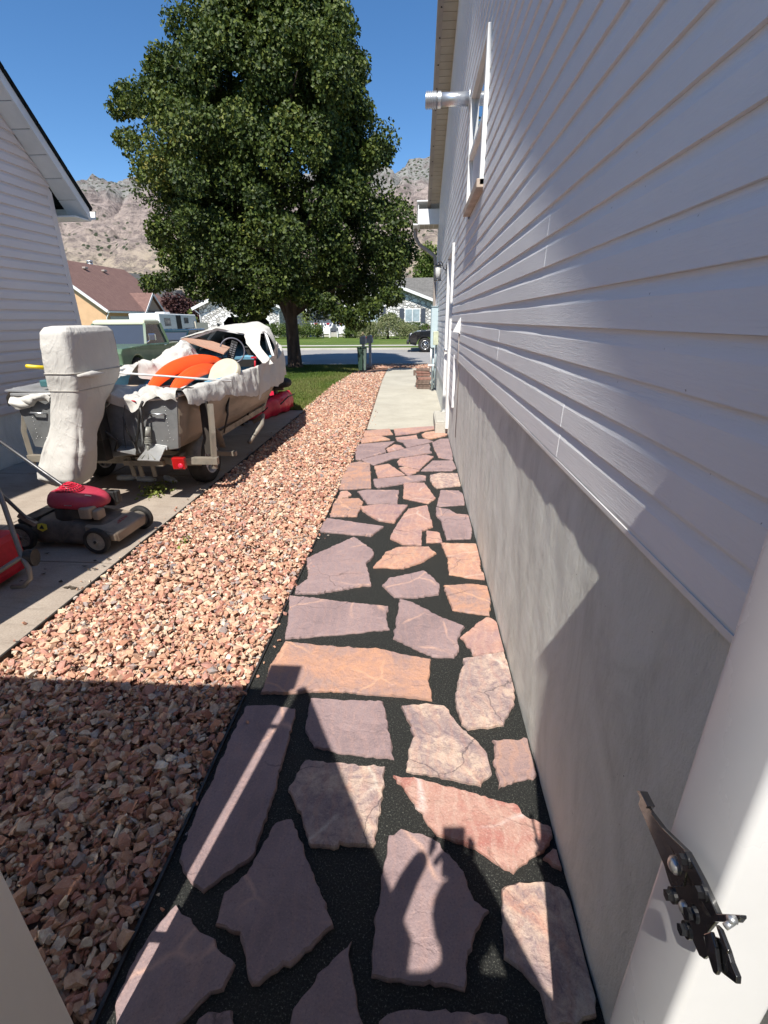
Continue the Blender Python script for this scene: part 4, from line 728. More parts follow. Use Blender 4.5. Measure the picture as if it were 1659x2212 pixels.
# seats
def seat(ctr, rz, w, h_, lean, m_):
    b = MB(); ring = []; n_ = 18
    for k in range(n_+1): a = PI*k/n_; ring.append((w/2*math.cos(a), h_*.45+h_*.55*math.sin(a)))
    ring += [(-w/2*.88, 0), (w/2*.88, 0)]
    R = Matrix.Rotation(rz, 3, 'Z') @ Matrix.Rotation(lean, 3, 'X'); b.prism([ctr+R @ Vector((x, 0, z)) for x, z in ring], R @ Vector((0, .07, 0))); return b
s1 = PY(472, 823, 5.35); b = seat(s1, -.45, .42, .30, math.radians(-38), m_seat); so = part(b, 'driver_seat', m_seat, boat, bevel=.018)
b = MB(); b.prism([s1+Vector(p) for p in [(-.20, .02, -.10), (.18, .0, -.02), (.22, .35, -.06), (-.15, .40, -.12)]], (0, 0, .09)); b.box(s1.x-.1, s1.x+.1, s1.y+.1, s1.y+.3, .66, s1.z-.08); part(b, 'seat_base', m_blue, so, bevel=.01)
s2 = PY(362, 818, 5.75); b = seat(s2, .3, .36, .24, math.radians(-42), m_seat); so2 = part(b, 'passenger_seat', m_seat, boat, bevel=.015); b = MB(); b.box(s2.x-.16, s2.x+.14, s2.y+.06, s2.y+.34, .66, s2.z-.02); part(b, 'seat_base', m_blue, so2, bevel=.01)
b = MB(); q = PY(550, 790, 6.2); b.cyl(q+Vector((0, 0, -.05)), q+Vector((.01, .02, .10)), .012, 8); b.box(q.x-.03, q.x+.035, q.y-.015, q.y+.02, q.z+.09, q.z+.11); part(b, 'throttle_lever', m_red, boat)
# wind screen frame
FA = PY(390, 738, 6.25); FB = PY(467, 711, 6.85); FC = PY(532, 722, 7.05); FD = PY(573, 717, 6.95); FE = PY(590, 770, 6.5)
b = MB()
for p, q in ((FA, FB), (FB, FC), (FC, FD), (FD, FE), (FB, BW(-.5, 3.3, 1.18)), (FC, BW(.15, 3.6, 1.22)), (FD, BW(.58, 3.25, 1.18)), (BW(-.2, 3.55, 1.5), BW(-.18, 3.5, 1.2))): b.bar(p, q, .03, .03)
wf2 = part(b, 'windscreen_frame', m_white, boat, bevel=.003)
b = MB(); q = PY(540, 758, 6.9); b.bar(q+Vector((-.09, 0, .05)), q+Vector((.1, .02, .045)), .04, .02); b.prism([q+Vector(p) for p in [(-.08, 0, .04), (.09, 0, .04), (.13, 0, -.07), (-.03, 0, -.06)]], (0, .03, 0)); part(b, 'rear_mirror', m_blackpl, boat, bevel=.004)
# ---- canvas
def fold(p, a=.02): return Vector((noise.noise(p*5+Vector((3, 1, 2))), noise.noise(p*5+Vector((8, 4, 9))), noise.noise(p*4.2)))*a+Vector((noise.noise(p*14), noise.noise(p*13+Vector((5, 5, 5))), noise.noise(p*15+Vector((1, 7, 3)))))*a*.5
cov = MB()
def strip(path, inner, drop, nu, nv, flare=.05, a=.03):
    """cloth over a rail: path(u) -> rail point, outward unit"""
    def fn(u, v):
        P_, O_ = path(u); s = v*(inner(u)+drop(u)); ii = inner(u)
        if s < ii: q = P_-O_*(ii-s)+Vector((0, 0, .03+.012*math.sin((s/ii)*PI)-.06*(1-s/ii)))
        else:
            t_ = s-ii; q = P_+O_*(.03+flare*math.sin(min(1, t_/max(.01, drop(u)))*2.0)+.007*math.sin(u*61+3*math.sin(u*17))*min(1, t_/.1))-Vector((0, 0, t_-.035))
        return q+fold(q, a)
    cov.grid(fn, nu, nv)
def stern_path(u):
    x = -.10+.88*u; return BW(x, -.04, .965+.02*u), (Rb @ Vector((0, -1, 0)))
def side_path(s):
    def f(u):
        t = u*.95; g_, c_, z1_, _, _ = st(t); return BW(s*(g_+.03), LB*t, z1_+.01), (Rb @ Vector((s, 0, 0)))
    return f
strip(side_path(1), lambda u: .15-.05*u+.04*math.sin(u*9), lambda u: float(np.interp(u, [0, .1, .3, .5, .7, .85, 1], [.12, .15, .26, .34, .36, .40, .36]))+.02*math.sin(u*23)+.010*math.sin(u*61), 200, 26, .035, .022)
part(cov, 'canvas_cover', m_canvas, boat, fix=False); cov = MB()
def sternc(u, v):
    x = -.14+.96*u; y0 = .40-.52*v; q = Vector((x, y0, 1.03)) if y0 > -.03 else Vector((x, -.05-.02*v, 1.03-(-.03-y0)*1.0))
    dz = .035*math.sin(x*8+2*v)-.03*(1-v); w = BW(x, q.y, q.z+dz-.04*max(0, .5-u)); return w+fold(w, .055)
cov.grid(sternc, 70, 26)
def sternl(u, v): x = -.76+.40*u; w = BW(x, -.05-.03*math.sin(v*3), 1.00-.17*v*(.6+.4*math.sin(u*5+1))); return w+fold(w, .05)
cov.grid(sternl, 30, 14); part(cov, 'stern_cover', m_canvas, boat, fix=False); cov = MB()
# left heap of canvas rising over a support to a peak beside the plank
pk = [(305, 812, 5.0), (300, 790, 5.2), (345, 775, 5.6), (400, 727, 6.1), (410, 745, 6.0)]
lft = [PY(*p) for p in [(298, 786, 5.15), (330, 778, 5.4), (362, 752, 5.7), (392, 733, 5.9), (404, 738, 6.0), (420, 762, 6.1)]]; low = [PY(*p) for p in [(306, 812, 5.0), (330, 815, 5.1), (365, 812, 5.3), (395, 800, 5.5), (415, 785, 5.7), (432, 778, 5.9)]]
def interp(L_, u): f_ = u*(len(L_)-1); i = min(int(f_), len(L_)-2); return L_[i].lerp(L_[i+1], f_-i)
def heap(u, v): q = interp(lft, u).lerp(interp(low, u), v); q.z += .05*math.sin(v*PI); return q+fold(q, .045)
def heap2(u, v): q = interp(lft, u).lerp(interp(lft, u)+Vector((-.45, .3, -.38)), v); return q+fold(q, .03)
cov.grid(heap, 44, 22); cov.grid(heap2, 44, 14); part(cov, 'left_cover', m_canvas, boat, fix=False); cov = MB()
strip(side_path(-1), lambda u: .16, lambda u: .16+.05*math.sin(u*19), 120, 10, .03, .04); part(cov, 'far_side_cover', m_canvas, boat, fix=False)
cov = MB()         # bow tent from the windscreen frame down to the stem
rear_ = [PY(*p) for p in [(388, 731, 6.2), (434, 719, 6.55), (467, 709, 6.8), (500, 715, 6.95), (531, 722, 7.0), (556, 718, 7.0), (573, 715, 6.9), (592, 741, 6.6)]]
ridge_ = [PY(*p) for p in [(391, 730, 6.5), (434, 716, 6.9), (467, 706, 7.2), (515, 698, 7.6), (558, 692, 7.9), (583, 706, 7.8), (596, 735, 7.5), (601, 775, 7.0)]]
front = [BW(-.66, 3.5, 1.10), BW(-.6, 3.8, 1.12), BW(-.45, 4.1, 1.16), BW(-.2, 4.5, 1.22), BW(.04, 4.86, 1.12), BW(.22, 4.6, 1.06), BW(.40, 4.1, 1.0), BW(.55, 3.4, .93)]
def tent(u, v):
    q = interp(rear_, u).lerp(interp(ridge_, u), v/.45) if v < .45 else interp(ridge_, u).lerp(interp(front, u), (v-.45)/.55)
    return q+fold(q, .012)
cov.grid(tent, 60, 30)
fl_t = [PY(528, 722, 6.98), PY(563, 717, 6.98)]; fl_m = [PY(531, 742, 6.8), PY(561, 745, 6.8)]; fl_b = [PY(520, 770, 6.5), PY(592, 815, 6.0)]
def flap(u, v): q = fl_t[0].lerp(fl_t[1], u).lerp(fl_m[0].lerp(fl_m[1], u), v*2) if v < .5 else fl_m[0].lerp(fl_m[1], .0+u).lerp(PY(572, 790, 6.3).lerp(PY(590, 785, 6.3), u), v*2-1); return q+fold(q, .012)
cov.grid(flap, 16, 20)
bs_t = [PY(*p) for p in [(560, 790, 5.9), (583, 775, 6.4), (594, 745, 6.7), (600, 740, 7.2), (601, 742, 7.8)]]; bs_b = [PY(*p) for p in [(560, 862, 5.8), (583, 838, 6.2), (596, 805, 6.7), (600, 790, 7.2), (600, 785, 7.8)]]
def bowside(u, v): w = interp(bs_t, u).lerp(interp(bs_b, u), v); return w+fold(w, .02)
cov.grid(bowside, 60, 14); part(cov, 'bow_cover', m_canvas, boat, fix=False)
# lettering on the hull side
cu = bpy.data.curves.new('lettering', 'FONT'); cu.body = 'NE'; cu.size = .11; cu.extrude = .001; lo = bpy.data.objects.new('lettering', cu); COL.objects.link(lo); cu.materials.append(mat('ochre_lettering', (.50, .30, .05), .6))
tY = .34; lo.matrix_world = Matrix.Translation(BW(st(tY/LB)[0]+.016, tY-.03, .80)) @ Matrix((Rb @ Vector((0, 1, 0)), Vector((0, 0, 1)), Rb @ Vector((1, 0, 0)))).transposed().to_4x4() @ Matrix.Rotation(0, 4, 'Z')
dg = bpy.context.evaluated_depsgraph_get(); mm = bpy.data.meshes.new_from_object(lo.evaluated_get(dg)); l2 = bpy.data.objects.new('lettering', mm); COL.objects.link(l2); mw = lo.matrix_world.copy(); bpy.data.objects.remove(lo); mm.transform(mw); l2.parent = boat; l2.matrix_parent_inverse = par_inv(boat)
# trim tab and stern clutter
b = MB(); c0 = PY(322, 995, 4.02)
q1, q2, q3, q4 = [PY(*p) for p in [(297, 995, 3.93), (345, 997, 3.93), (361, 962, 4.16), (329, 957, 4.16)]]
b.prism([q1, q2, q3, q4], (0, 0, .012)); b.prism([PY(331, 958, 4.13), PY(362, 963, 4.13), PY(362, 972, 4.12), PY(332, 968, 4.12)], (0, -.01, 0)); tt = part(b, 'trim_tab', m_alu, boat, bevel=.002)
b = MB(); hb = PY(320, 976, 4.05); ht = PY(318, 922, 4.10)
b.cyl(hb, hb.lerp(ht, .35), .012, 10); b.cyl(hb.lerp(ht, .35), hb.lerp(ht, .62), .022, 12); b.cyl(hb.lerp(ht, .62), ht, .030, 12)
for k in range(4): w_ = hb.lerp(ht, .36+.07*k); b.disc(w_, .030, (0, 0, 1), .008, 14)
for p in (q1.lerp(q2, .2), q1.lerp(q2, .5), q1.lerp(q2, .8)): b.bar(p+Vector((0, .0, .02)), hb, .006, .012)
part(b, 'trim_cylinder', mat('grey_cylinder', (.25, .25, .22), .4), boat)
b = MB(); b.prism([PY(*p) for p in [(253, 975, 3.98), (293, 983, 3.98), (295, 968, 4.14), (262, 965, 4.14)]], (0, 0, .01)); part(b, 'trim_tab', m_alu, boat)
b = MB(); b.tube([PY(*p) for p in [(308, 868, 4.02), (301, 885, 4.06), (299, 930, 4.08), (292, 965, 4.08)]], .012, 8); b.tube([PY(*p) for p in [(303, 880, 4.04), (307, 905, 4.05), (312, 950, 4.06)]], .010, 8); b.tube([PY(*p) for p in [(266, 900, 4.06), (272, 925, 4.05), (285, 950, 4.06), (296, 972, 4.06)]], .008, 8); b.tube([PY(*p) for p in [(270, 875, 4.1), (267, 900, 4.06), (268, 940, 4.06), (272, 968, 4.05)]], .004, 6); b.tube([PY(*p) for p in [(240, 872, 4.08), (222, 890, 4.0), (203, 905, 3.95)]], .004, 6)
part(b, 'strap', m_blackpl, boat)
b = MB(); b.tube([PY(*p) for p in [(494, 858, 5.2), (490, 880, 5.15), (492, 895, 5.12), (484, 935, 5.05)]], [.012, .02, .012, .008], 8); b.tube([PY(*p) for p in [(542, 862, 6.1), (537, 880, 6.05), (535, 897, 6.0)]], .014, 8); part(b, 'strap', m_blackpl, boat)
b = MB(); b.tube([PY(*p) for p in [(300, 870, 4.1), (270, 862, 4.25), (235, 850, 4.4), (222, 842, 4.5)]], [.006, .022, .035, .04], 10); part(b, 'tiller_sleeve', m_blackpl, boat)
b = MB(); b.tube([PY(*p) for p in [(292, 867, 4.08), (270, 861, 4.15), (255, 858, 4.2)]], [.006, .012, .016], 8); part(b, 'red_handle', m_red, boat)
b = MB(); b.box(0, .1, 0, .1, 0, .1); b.v = []; b.f = []; b.m = []; b.sm = []
b.obox(BW(-.02, -.12, .78), (.26, .14, .30), Rb); b.obox(BW(0, -.10, .60), (.16, .10, .34), Rb); b.tube([BW(-.1, -.10, .92), BW(.12, -.10, .92)], .05, 10); b.tube([BW(.1, -.12, .70), BW(.18, -.08, .60), BW(.12, -.06, .50)], .015, 8); part(b, 'motor_bracket', m_blackpl, boat, bevel=.012)
# ---- covered outboard motor
om = MB(); MY = 3.64
secs = [  # z, x centre, half width, y front(near), y back(far)
 (1.575, -2.735, .075, .10, .50), (1.565, -2.735, .10, .04, .60), (1.53, -2.735, .118, .0, .64), (1.42, -2.74, .124, -.02, .64), (1.28, -2.745, .128, -.02, .64), (1.20, -2.75, .134, -.02, .63), (1.14, -2.76, .136, -.01, .59), (1.04, -2.775, .136, .0, .50), (.96, -2.795, .136, .0, .40), (.84, -2.815, .138, -.01, .34), (.72, -2.85, .148, -.03, .26), (.60, -2.89, .172, -.06, .24), (.48, -2.93, .178, -.09, .25), (.40, -2.95, .168, -.10, .24), (.34, -2.94, .120, -.06, .20), (.31, -2.92, .05, .0, .14)]
rings = []; zi = np.linspace(0, len(secs)-1, 76)
for f_ in zi:
    z, xc, hw, y0_, y1_ = [float(np.interp(f_, range(len(secs)), [s[k] for s in secs])) for k in range(5)]; rg = []
    for k in range(44):
        a = 2*PI*k/44-PI*.75; c, s = math.cos(a), math.sin(a); e_ = .30 if z > 1.1 else .40
        x = math.copysign(abs(c)**e_, c)*hw; y = (y0_+y1_)/2+math.copysign(abs(s)**e_, s)*(y1_-y0_)/2
        p = Vector((xc+x, MY+y, z)); low_ = max(0., min(1., (1.0-z)/.35))
        crease = (.026*low_*(abs(math.sin(2.5*a+z*3.0+2.5*noise.noise(p*2.5)))**.6-.7))*(1 if s < .3 else .6)+.006*(abs(noise.noise(p*7)))
        d_ = Vector((c, s, 0)); p.z -= max(0., z-1.35)/.22*.26*max(0., (y-MY)-.12)**1.2; rg.append(p+d_*crease+fold(p, .004+.008*low_))
    rings.append(rg)
om.loft(rings, 0, True, True)
mo = part(om, 'outboard_motor', m_canvas, boat, fix=False)
b = MB()
def seam(z, w=.0):
    i = int(np.argmin([abs(r_[0].z-z) for r_ in rings])); return [p+(p-sum(rings[i], Vector())/44).normalized()*.004 for p in rings[i]]
b.tube(seam(1.235), .0045, 6, close=True); b.tube(seam(1.10), .003, 6, close=True)
b.tube([r_[23]+Vector((0, -.001, 0)) for r_ in rings[4:50]], .0035, 6); part(b, 'seam', mat('canvas_seam', (.42, .40, .36), .9), mo)
b = MB(); q = rings[30][20]; b.tube([Vector((-2.60, MY+.0, 1.215)), Vector((-2.575, MY+.14, 1.215)), Vector((-2.585, MY+.30, 1.205))], [.012, .028, .008], 8); part(b, 'side_ridge', m_canvas, mo)
b = MB(); b.prism([(-2.965, MY+.02, .36), (-2.955, MY+.22, .36), (-2.95, MY+.12, .255)], (.018, 0, 0)); part(b, 'skeg', m_dark, mo)
# ================================================================ boat trailer
tr = thing('boat_trailer', 'rusty steel boat trailer with white spoked wheels under the aluminium boat', 'trailer', BW(0, .6, 0))
b = MB()
ax_y = .62
b.bar(BW(-.95, .16, .36), BW(.98, .16, .36), .05, .07); b.bar(BW(-.98, ax_y, .31), BW(.98, ax_y, .31), .05, .05)
for s_ in (-1, 1): b.bar(BW(s_*.55, .1, .36), BW(s_*.50, 3.0, .38), .05, .07); b.bar(BW(s_*.50, 3.0, .38), BW(0, 4.9, .42), .05, .07)
b.bar(BW(0, 4.0, .40), BW(.02, 5.6, .42), .06, .08); b.bar(BW(0, 5.1, .42), BW(.0, 5.15, 1.05), .06, .06)
part(b, 'frame', m_trail, tr, bevel=.004)
for s_ in (-1, 1):
    b = MB(); b.bar(BW(s_*.36, .2, .44), BW(s_*.40, 2.0, .48), .08, .04); part(b, 'bunk', m_ply, tr)
    g1 = [BW(s_*.96, .22, .30), BW(s_*.96, .22, .62), BW(s_*.92, .55, 1.02)] if s_ > 0 else [BW(s_*.96, .22, .30), BW(s_*.96, .22, .95)]
    b = MB(); b.tube([BW(.93*s_, .17, .28), BW(.95*s_, .19, .62), BW(.93*s_, .27, .88)], .030, 4, smooth=False); part(b, 'guide_post', m_trail, tr)
b = MB(); b.bar(BW(.86, .26, .40), BW(.855, .30, .90), .075, .03); part(b, 'guide_board', mat('dark_wood', (.035, .028, .022), .8), tr)
wheels = []
def wheel_tree(name, m_rim, parent, c, r_, w, axis, spokes=8, rimr=.62):
    """tyre + rim with spokes, axle along axis (unit, outward)"""
    A = Vector(axis).normalized(); u_ = A.cross(Vector((0, 0, 1))).normalized(); v_ = A.cross(u_); c = Vector(c)
    def P_(rad, a, off): return c+u_*(rad*math.cos(a))+v_*(rad*math.sin(a))+A*off
    b = MB(); prof = [(rimr, -.5), (rimr+.05, -.52), (.86, -.5), (.97, -.38), (1.0, -.15), (1.0, .15), (.97, .38), (.86, .5), (rimr+.05, .52), (rimr, .5)]; n_ = 40; rg = []
    for k in range(n_): a = 2*PI*k/n_; rg.append([P_(pr*r_, a, po*w) for pr, po in prof])
    b.loft(rg+[rg[0]], 0, True, False); ty = part(b, 'wheel', m_rub, parent)
    b = MB(); pr2 = [(rimr*1.01, .5), (rimr*.96, .53), (rimr*.9, .46), (rimr*.86, .2), (rimr*.84, -.4)]; rg = [[P_(p*r_, 2*PI*k/n_, o_*w) for p, o_ in pr2] for k in range(n_)]; b.loft([list(x) for x in rg]+[list(rg[0])], 0, True, False, closed=False)
    b.cyl(P_(0, 0, .0), P_(0, 0, .5*w), rimr*.24*r_, 20)
    for k in range(spokes):
        a = 2*PI*k/spokes; d_ = .5*PI/spokes; b.prism([P_(rimr*.2*r_, a-d_*1.1, .36*w), P_(rimr*.88*r_, a-d_*.55, .22*w), P_(rimr*.88*r_, a+d_*.55, .22*w), P_(rimr*.2*r_, a+d_*1.1, .36*w)], A*(.08*w))
    b.cyl(P_(0, 0, -.4*w), P_(0, 0, -.38*w), rimr*.84*r_, 24, 1, False); part(b, 'rim', [m_rim, m_dark], ty); return ty
ctrR = BW(.80, ax_y+.02, .255); xo = Rb @ Vector((1, 0, 0))
wR = G(452, 1044); wc_ = Vector((-2.23, 4.78, .26)); wheel_tree('wheel', m_wheelw, tr, wc_, .262, .17, xo, 8)
wheel_tree('wheel', m_wheelw, tr, Vector((-3.50, 4.92, .26)), .262, .17, xo, 8)
for c_w in (wc_, Vector((-3.50, 4.92, .26))):
    b = MB(); rg = []
    for k in range(15): a = math.radians(5+175*k/14-0); rg.append([c_w+Rb @ Vector((dx_, math.cos(a)*.315, math.sin(a)*.315+.0)) for dx_ in (-.11, .11)])
    b.loft(rg, 0, True, False, closed=False); part(b, 'mudguard', m_trail, tr, solid=.006)
b = MB(); b.tube([BW(.93, 1.15, .30), BW(.98, 1.5, .44), BW(.92, 1.75, .50), BW(.80, 1.7, .42)], .026, 8); part(b, 'rear_step', m_trail, tr)
q = PY(388, 1000, 4.16); b = MB(); b.box(q.x-.06, q.x+.06, q.y-.03, q.y+.02, q.z-.055, q.z+.055); tl = part(b, 'tail_lamp', m_tail, tr, bevel=.008)
b = MB(); b.ball(q+Vector((.02, -.032, -.02)), (.025, .01, .025)); part(b, 'lens', m_brightred, tl)
b = MB()
for x_ in (-.42, -.34, .12, .20, .33): b.bar(BW(x_, .12, .40), BW(x_+.01, .13, .20), .035, .02)
for x_ in (-.38, .16, .36): b.bar(BW(x_-.1, .12, .34), BW(x_+.1, .12, .34), .04, .05)
part(b, 'keel_roller', m_trail, tr)
# spare wheel and jack by the tongue
sp = thing('spare_wheel', 'small black tyre resting on the trailer tongue beside the lawn', 'wheel', G(590, 830)); q = PY(594, 827, 8.9); b = MB()
rg = [[q+Vector(((.24+.065*math.cos(2*PI*j/10))*math.cos(2*PI*k/28), (.24+.065*math.cos(2*PI*j/10))*math.sin(2*PI*k/28), .07*math.sin(2*PI*j/10))) for j in range(10)] for k in range(28)]; b.loft(rg+[rg[0]], 0, True, False); part(b, 'tyre', m_rub, sp)
b = MB(); b.disc(q, .18, (0, 0, 1), .05, 22); b.ball(q+Vector((0, 0, .07)), (.05, .05, .06)); part(b, 'hub', m_trail, sp); b = MB(); b.cyl((q.x, q.y, 0), (q.x, q.y, q.z), .04, 10); b.bar((q.x-.4, q.y, q.z-.12), (q.x+.15, q.y, q.z-.1), .06, .06); part(b, 'stand', m_trail, sp)
# ================================================================ things in the boat
def kayak(name, A_, B_, w, h_, m_, label, up=Vector((0, 0, 1)), flip=True, grp=None, blunt=.25):
    t_ = thing(name, label, 'kayak', (A_+B_)/2, 0, grp); d = (B_-A_); L_ = d.length; d.normalize(); s_ = d.cross(up).normalized(); u_ = s_.cross(d).normalized(); b = MB(); rings = []
    for i in range(33):
        t = i/32; k = max(.03, (math.sin(PI*min(1, max(0, t)))**.62)); ww = w/2*k; hh = h_*(k**.8); rk = .16*(abs(2*t-1)**2.6)*(-1 if flip else 1); rg = []
        sec = [(-1, .0), (-1.02, .10), (-.96, .34), (-.80, .66), (-.62, .84), (-.50, .80), (-.36, .80), (-.22, .98), (0, 1.04), (.22, .98), (.36, .80), (.50, .80), (.62, .84), (.80, .66), (.96, .34), (1.02, .10), (1, 0), (.5, -.06), (0, -.08), (-.5, -.06)]
        for x, z in sec: rg.append(A_+d*(L_*t)+s_*(x*ww)+u_*(z*hh+rk))
        rings.append(rg)
    b.loft(rings, 0, True, True); o = part(b, 'hull', m_, t_); o.modifiers.new('es', 'EDGE_SPLIT').split_angle = .7
    return t_, d, s_, u_
k1, d_, s_, u_ = kayak('kayak', PY(296, 832, 4.75), PY(496, 771, 6.5), .21, .14, m_orange, 'upper of two bright orange kayaks lying upside down in the boat, nearer the left side', up=Vector((-.35, -.3, 1)))
k2, d_, s_, u_ = kayak('kayak', PY(350, 842, 4.72), PY(492, 790, 6.2), .21, .12, m_orange, 'lower orange kayak in the boat, partly under the cream seat back', up=Vector((-.25, -.3, 1)))
k1['group'] = k2['group'] = 'orange kayaks in the boat'
pl_ = thing('plywood_board', 'red brown plywood board leaning across the boat in front of the steering wheel', 'board', PY(460, 745, 6.2)); b = MB(); b.prism([PY(392, 735, 6.1), PY(424, 728, 6.75), PY(498, 753, 6.75), PY(484, 766, 6.1)], (0, 0, .018)); part(b, 'sheet', m_ply, pl_)
po = thing('boat_hook', 'white pole with a yellow grip lying across the boat behind the covered motor', 'pole', PY(80, 790, 4.6)); pA, pB = PY(56, 791, 4.35), PY(500, 823, 4.95)
b = MB(); b.cyl(pA.lerp(pB, .07), pB, .010, 10); part(b, 'shaft', m_white, po); b = MB(); b.tube([pA, pA.lerp(pB, .01), pA.lerp(pB, .04), pA.lerp(pB, .08)], [.015, .019, .016, .018], 12); part(b, 'grip', m_yellow, po)
pd = thing('grey_pole', 'grey metal pole lying over the stern bench towards the orange kayaks', 'pole', PY(300, 840, 4.6)); b = MB(); pA, pB = PY(240, 856, 4.35), PY(394, 831, 5.1); b.tube([pA, pB], [.012, .017], 10); b.tube([PY(210, 868, 4.3), PY(330, 842, 4.7)], .008, 8); part(b, 'rod', mat('grey_metal', (.18, .18, .18), .4, .5), pd); b = MB(); b.cyl(PY(236, 858, 4.33), PY(262, 853, 4.42), .013, 10); part(b, 'yellow_end', m_yellow, pd)
# ================================================================ red kayak by the lawn, its pump
kr = thing('kayak', 'crumpled red inflatable kayak lying on the driveway by the lawn', 'kayak', G(560, 895)); kc = Vector((-2.83, 8.95, .02)); b = MB()
rings = []
for i in range(31):
    t = i/30; k = max(.05, math.sin(PI*t)**.55); rg = []; c0 = kc+Vector((.06*math.sin(t*3), -1.0+2.1*t*0+(-.0)+(t-.5)*0, 0)); yy = (t-.5)*1.9
    for x, z in [(-1, .0), (-1.08, .35), (-1, .75), (-.8, 1.02), (-.55, .95), (-.35, .62), (0, .55), (.35, .62), (.55, .95), (.8, 1.02), (1, .75), (1.08, .35), (1, 0), (0, -.04)]:
        p = kc+Vector((x*.36*k+.12*t, yy, z*.34*(k**.6)*(1 if k > .5 else .8)+.0)); rg.append(p+fold(p, .045))
    rings.append(rg)
b.loft(rings, 0, True, True); part(b, 'hull', m_brightred, kr)
b = MB(); b.tube([kc+Vector((-.10, -.55, .20)), kc+Vector((.0, -.35, .26)), kc+Vector((.12, -.1, .24))], [.05, .11, .05], 10); part(b, 'seat', m_blackpl, kr)
b = MB(); b.tube([kc+Vector((.43, -.5, .2)), kc+Vector((.47, -.1, .27)), kc+Vector((.47, .4, .25))], .012, 6); b.tube([kc+Vector((.2, -.86, .12)), kc+Vector((.3, -.84, .2))], .012, 6); part(b, 'carry_strap', m_blackpl, kr)
pj = thing('trailer_jack', 'black crank jack standing on the driveway beside the red kayak', 'jack', G(535, 915)); q = G(533, 918); b = MB(); b.cyl(q+Vector((0, 0, .04)), q+Vector((0, 0, .55)), .03, 10); b.tube([q+Vector((0, 0, .5)), q+Vector((.09, 0, .5)), q+Vector((.09, 0, .38))], .01, 6); part(b, 'shaft', m_blackpl, pj)
b = MB(); b.disc(q+Vector((-.08, 0, .07)), .085, (1, .2, 0), .06, 18); part(b, 'wheel', m_blackpl, pj)
# ================================================================ lawn mower
MWC = Vector((-2.62, 3.28, 0)); mw_ = thing('lawn_mower', 'dusty grey petrol lawn mower with a faded red engine cover parked on the driveway', 'lawn mower', MWC)
fR, fL, rR = Vector((-2.33, 3.04, .0)), Vector((-2.25, 3.50, 0)), Vector((-2.93, 3.07, 0)); fwd = ((fR+fL)/2-(rR+Vector((-2.86, 3.52, 0)))/2).normalized(); lat = Vector((-fwd.y, fwd.x, 0))   # lat points away from camera
cM = (fR+fL+rR+Vector((-2.86, 3.52, 0)))/4
def MW(x, y, z): return cM+fwd*x+lat*y+Vector((0, 0, z))
b = MB(); rings = []
for z, sx_, sy_, off in [(.055, .37, .245, 0), (.09, .375, .25, 0), (.14, .36, .24, 0), (.185, .33, .22, -.005), (.21, .27, .20, -.01), (.22, .22, .17, -.02)]:
    rg = []
    for k in range(40): a = 2*PI*k/40; c, s = math.cos(a), math.sin(a); e_ = .5; rg.append(MW(off-.03+math.copysign(abs(c)**(e_), c)*sx_*.93, math.copysign(abs(s)**e_, s)*sy_*.80, z))
    rings.append(rg)
b.loft(rings, 0, True, True); part(b, 'deck', m_mower, mw_)
b = MB(); b.prism([MW(.20, -.20, .10), MW(.40, -.20, .085), MW(.40, .20, .085), MW(.20, .20, .10)], (0, 0, .06)); b.loft([[MW(.16, y_, .20) for y_ in (-.19, .19)]+[MW(.16, y_, .15) for y_ in (.19, -.19)], [MW(.30, y_, .175) for y_ in (-.19, .19)]+[MW(.30, y_, .12) for y_ in (.19, -.19)], [MW(.405, y_, .145) for y_ in (-.18, .18)]+[MW(.405, y_, .07) for y_ in (.18, -.18)]], 0, False); part(b, 'front_apron', m_mowerl, mw_, bevel=.012)
for (c0, rr_, mm_) in ((fR, .10, m_hub), (fL, .10, m_hub), (rR, .105, m_hub), (Vector((-2.86, 3.52, 0)), .105, m_hub)):
    out_ = -lat if (c0-cM).dot(lat) < 0 else lat; cc = Vector((c0.x, c0.y, rr_+.002)); b = MB(); rg = []
    u1 = fwd; v1 = Vector((0, 0, 1)); n_ = 36; prof = [(.70, -.5), (.93, -.5), (1, -.3), (1, .3), (.93, .5), (.74, .5), (.72, .38)]
    for k in range(n_+1): a = 2*PI*k/n_; rg.append([cc+(u1*math.cos(a)+v1*math.sin(a))*(rr_*p)+out_*(o_*.045) for p, o_ in prof])
    b.loft(rg, 0, True, False, closed=False); w_ = part(b, 'wheel', m_rub, mw_)
    b = MB(); b.cyl(cc-out_*.018, cc+out_*.012, rr_*.72, 30, smooth=False); b.cyl(cc, cc+out_*.022, rr_*.20, 16); b.tube([cc+out_*.012+(u1*math.cos(2*PI*k/30)+v1*math.sin(2*PI*k/30))*rr_*.66 for k in range(30)], .004, 6, close=True)
    for k in range(8): a = 2*PI*k/8; d1 = u1*math.cos(a)+v1*math.sin(a); b.bar(cc+out_*.015+d1*rr_*.2, cc+out_*.013+d1*rr_*.64, .012, .008, up=out_)
    part(b, 'hub_cap', mm_, w_); b = MB(); b.cyl(cc+out_*.02, cc+out_*.028, rr_*.11, 12); part(b, 'hub_nut', m_blackpl, w_)
b = MB(); b.cyl(MW(-.02, 0, .20), MW(-.02, 0, .31), .15, 24, r1=.14); b.obox(MW(.15, -.05, .275), (.10, .14, .10), Matrix((fwd, lat, Vector((0, 0, 1)))).transposed()); b.obox(MW(-.05, .15, .27), (.16, .10, .12), Matrix((fwd, lat, Vector((0, 0, 1)))).transposed()); part(b, 'engine', m_blackpl, mw_, bevel=.008)
Rm = Matrix((fwd, lat, Vector((0, 0, 1)))).transposed()
b = MB(); b.obox(MW(.17, -.12, .285), (.09, .10, .085), Rm); b.obox(MW(.235, -.10, .265), (.05, .09, .075), Rm); part(b, 'silencer', m_mowerl, mw_, bevel=.012)
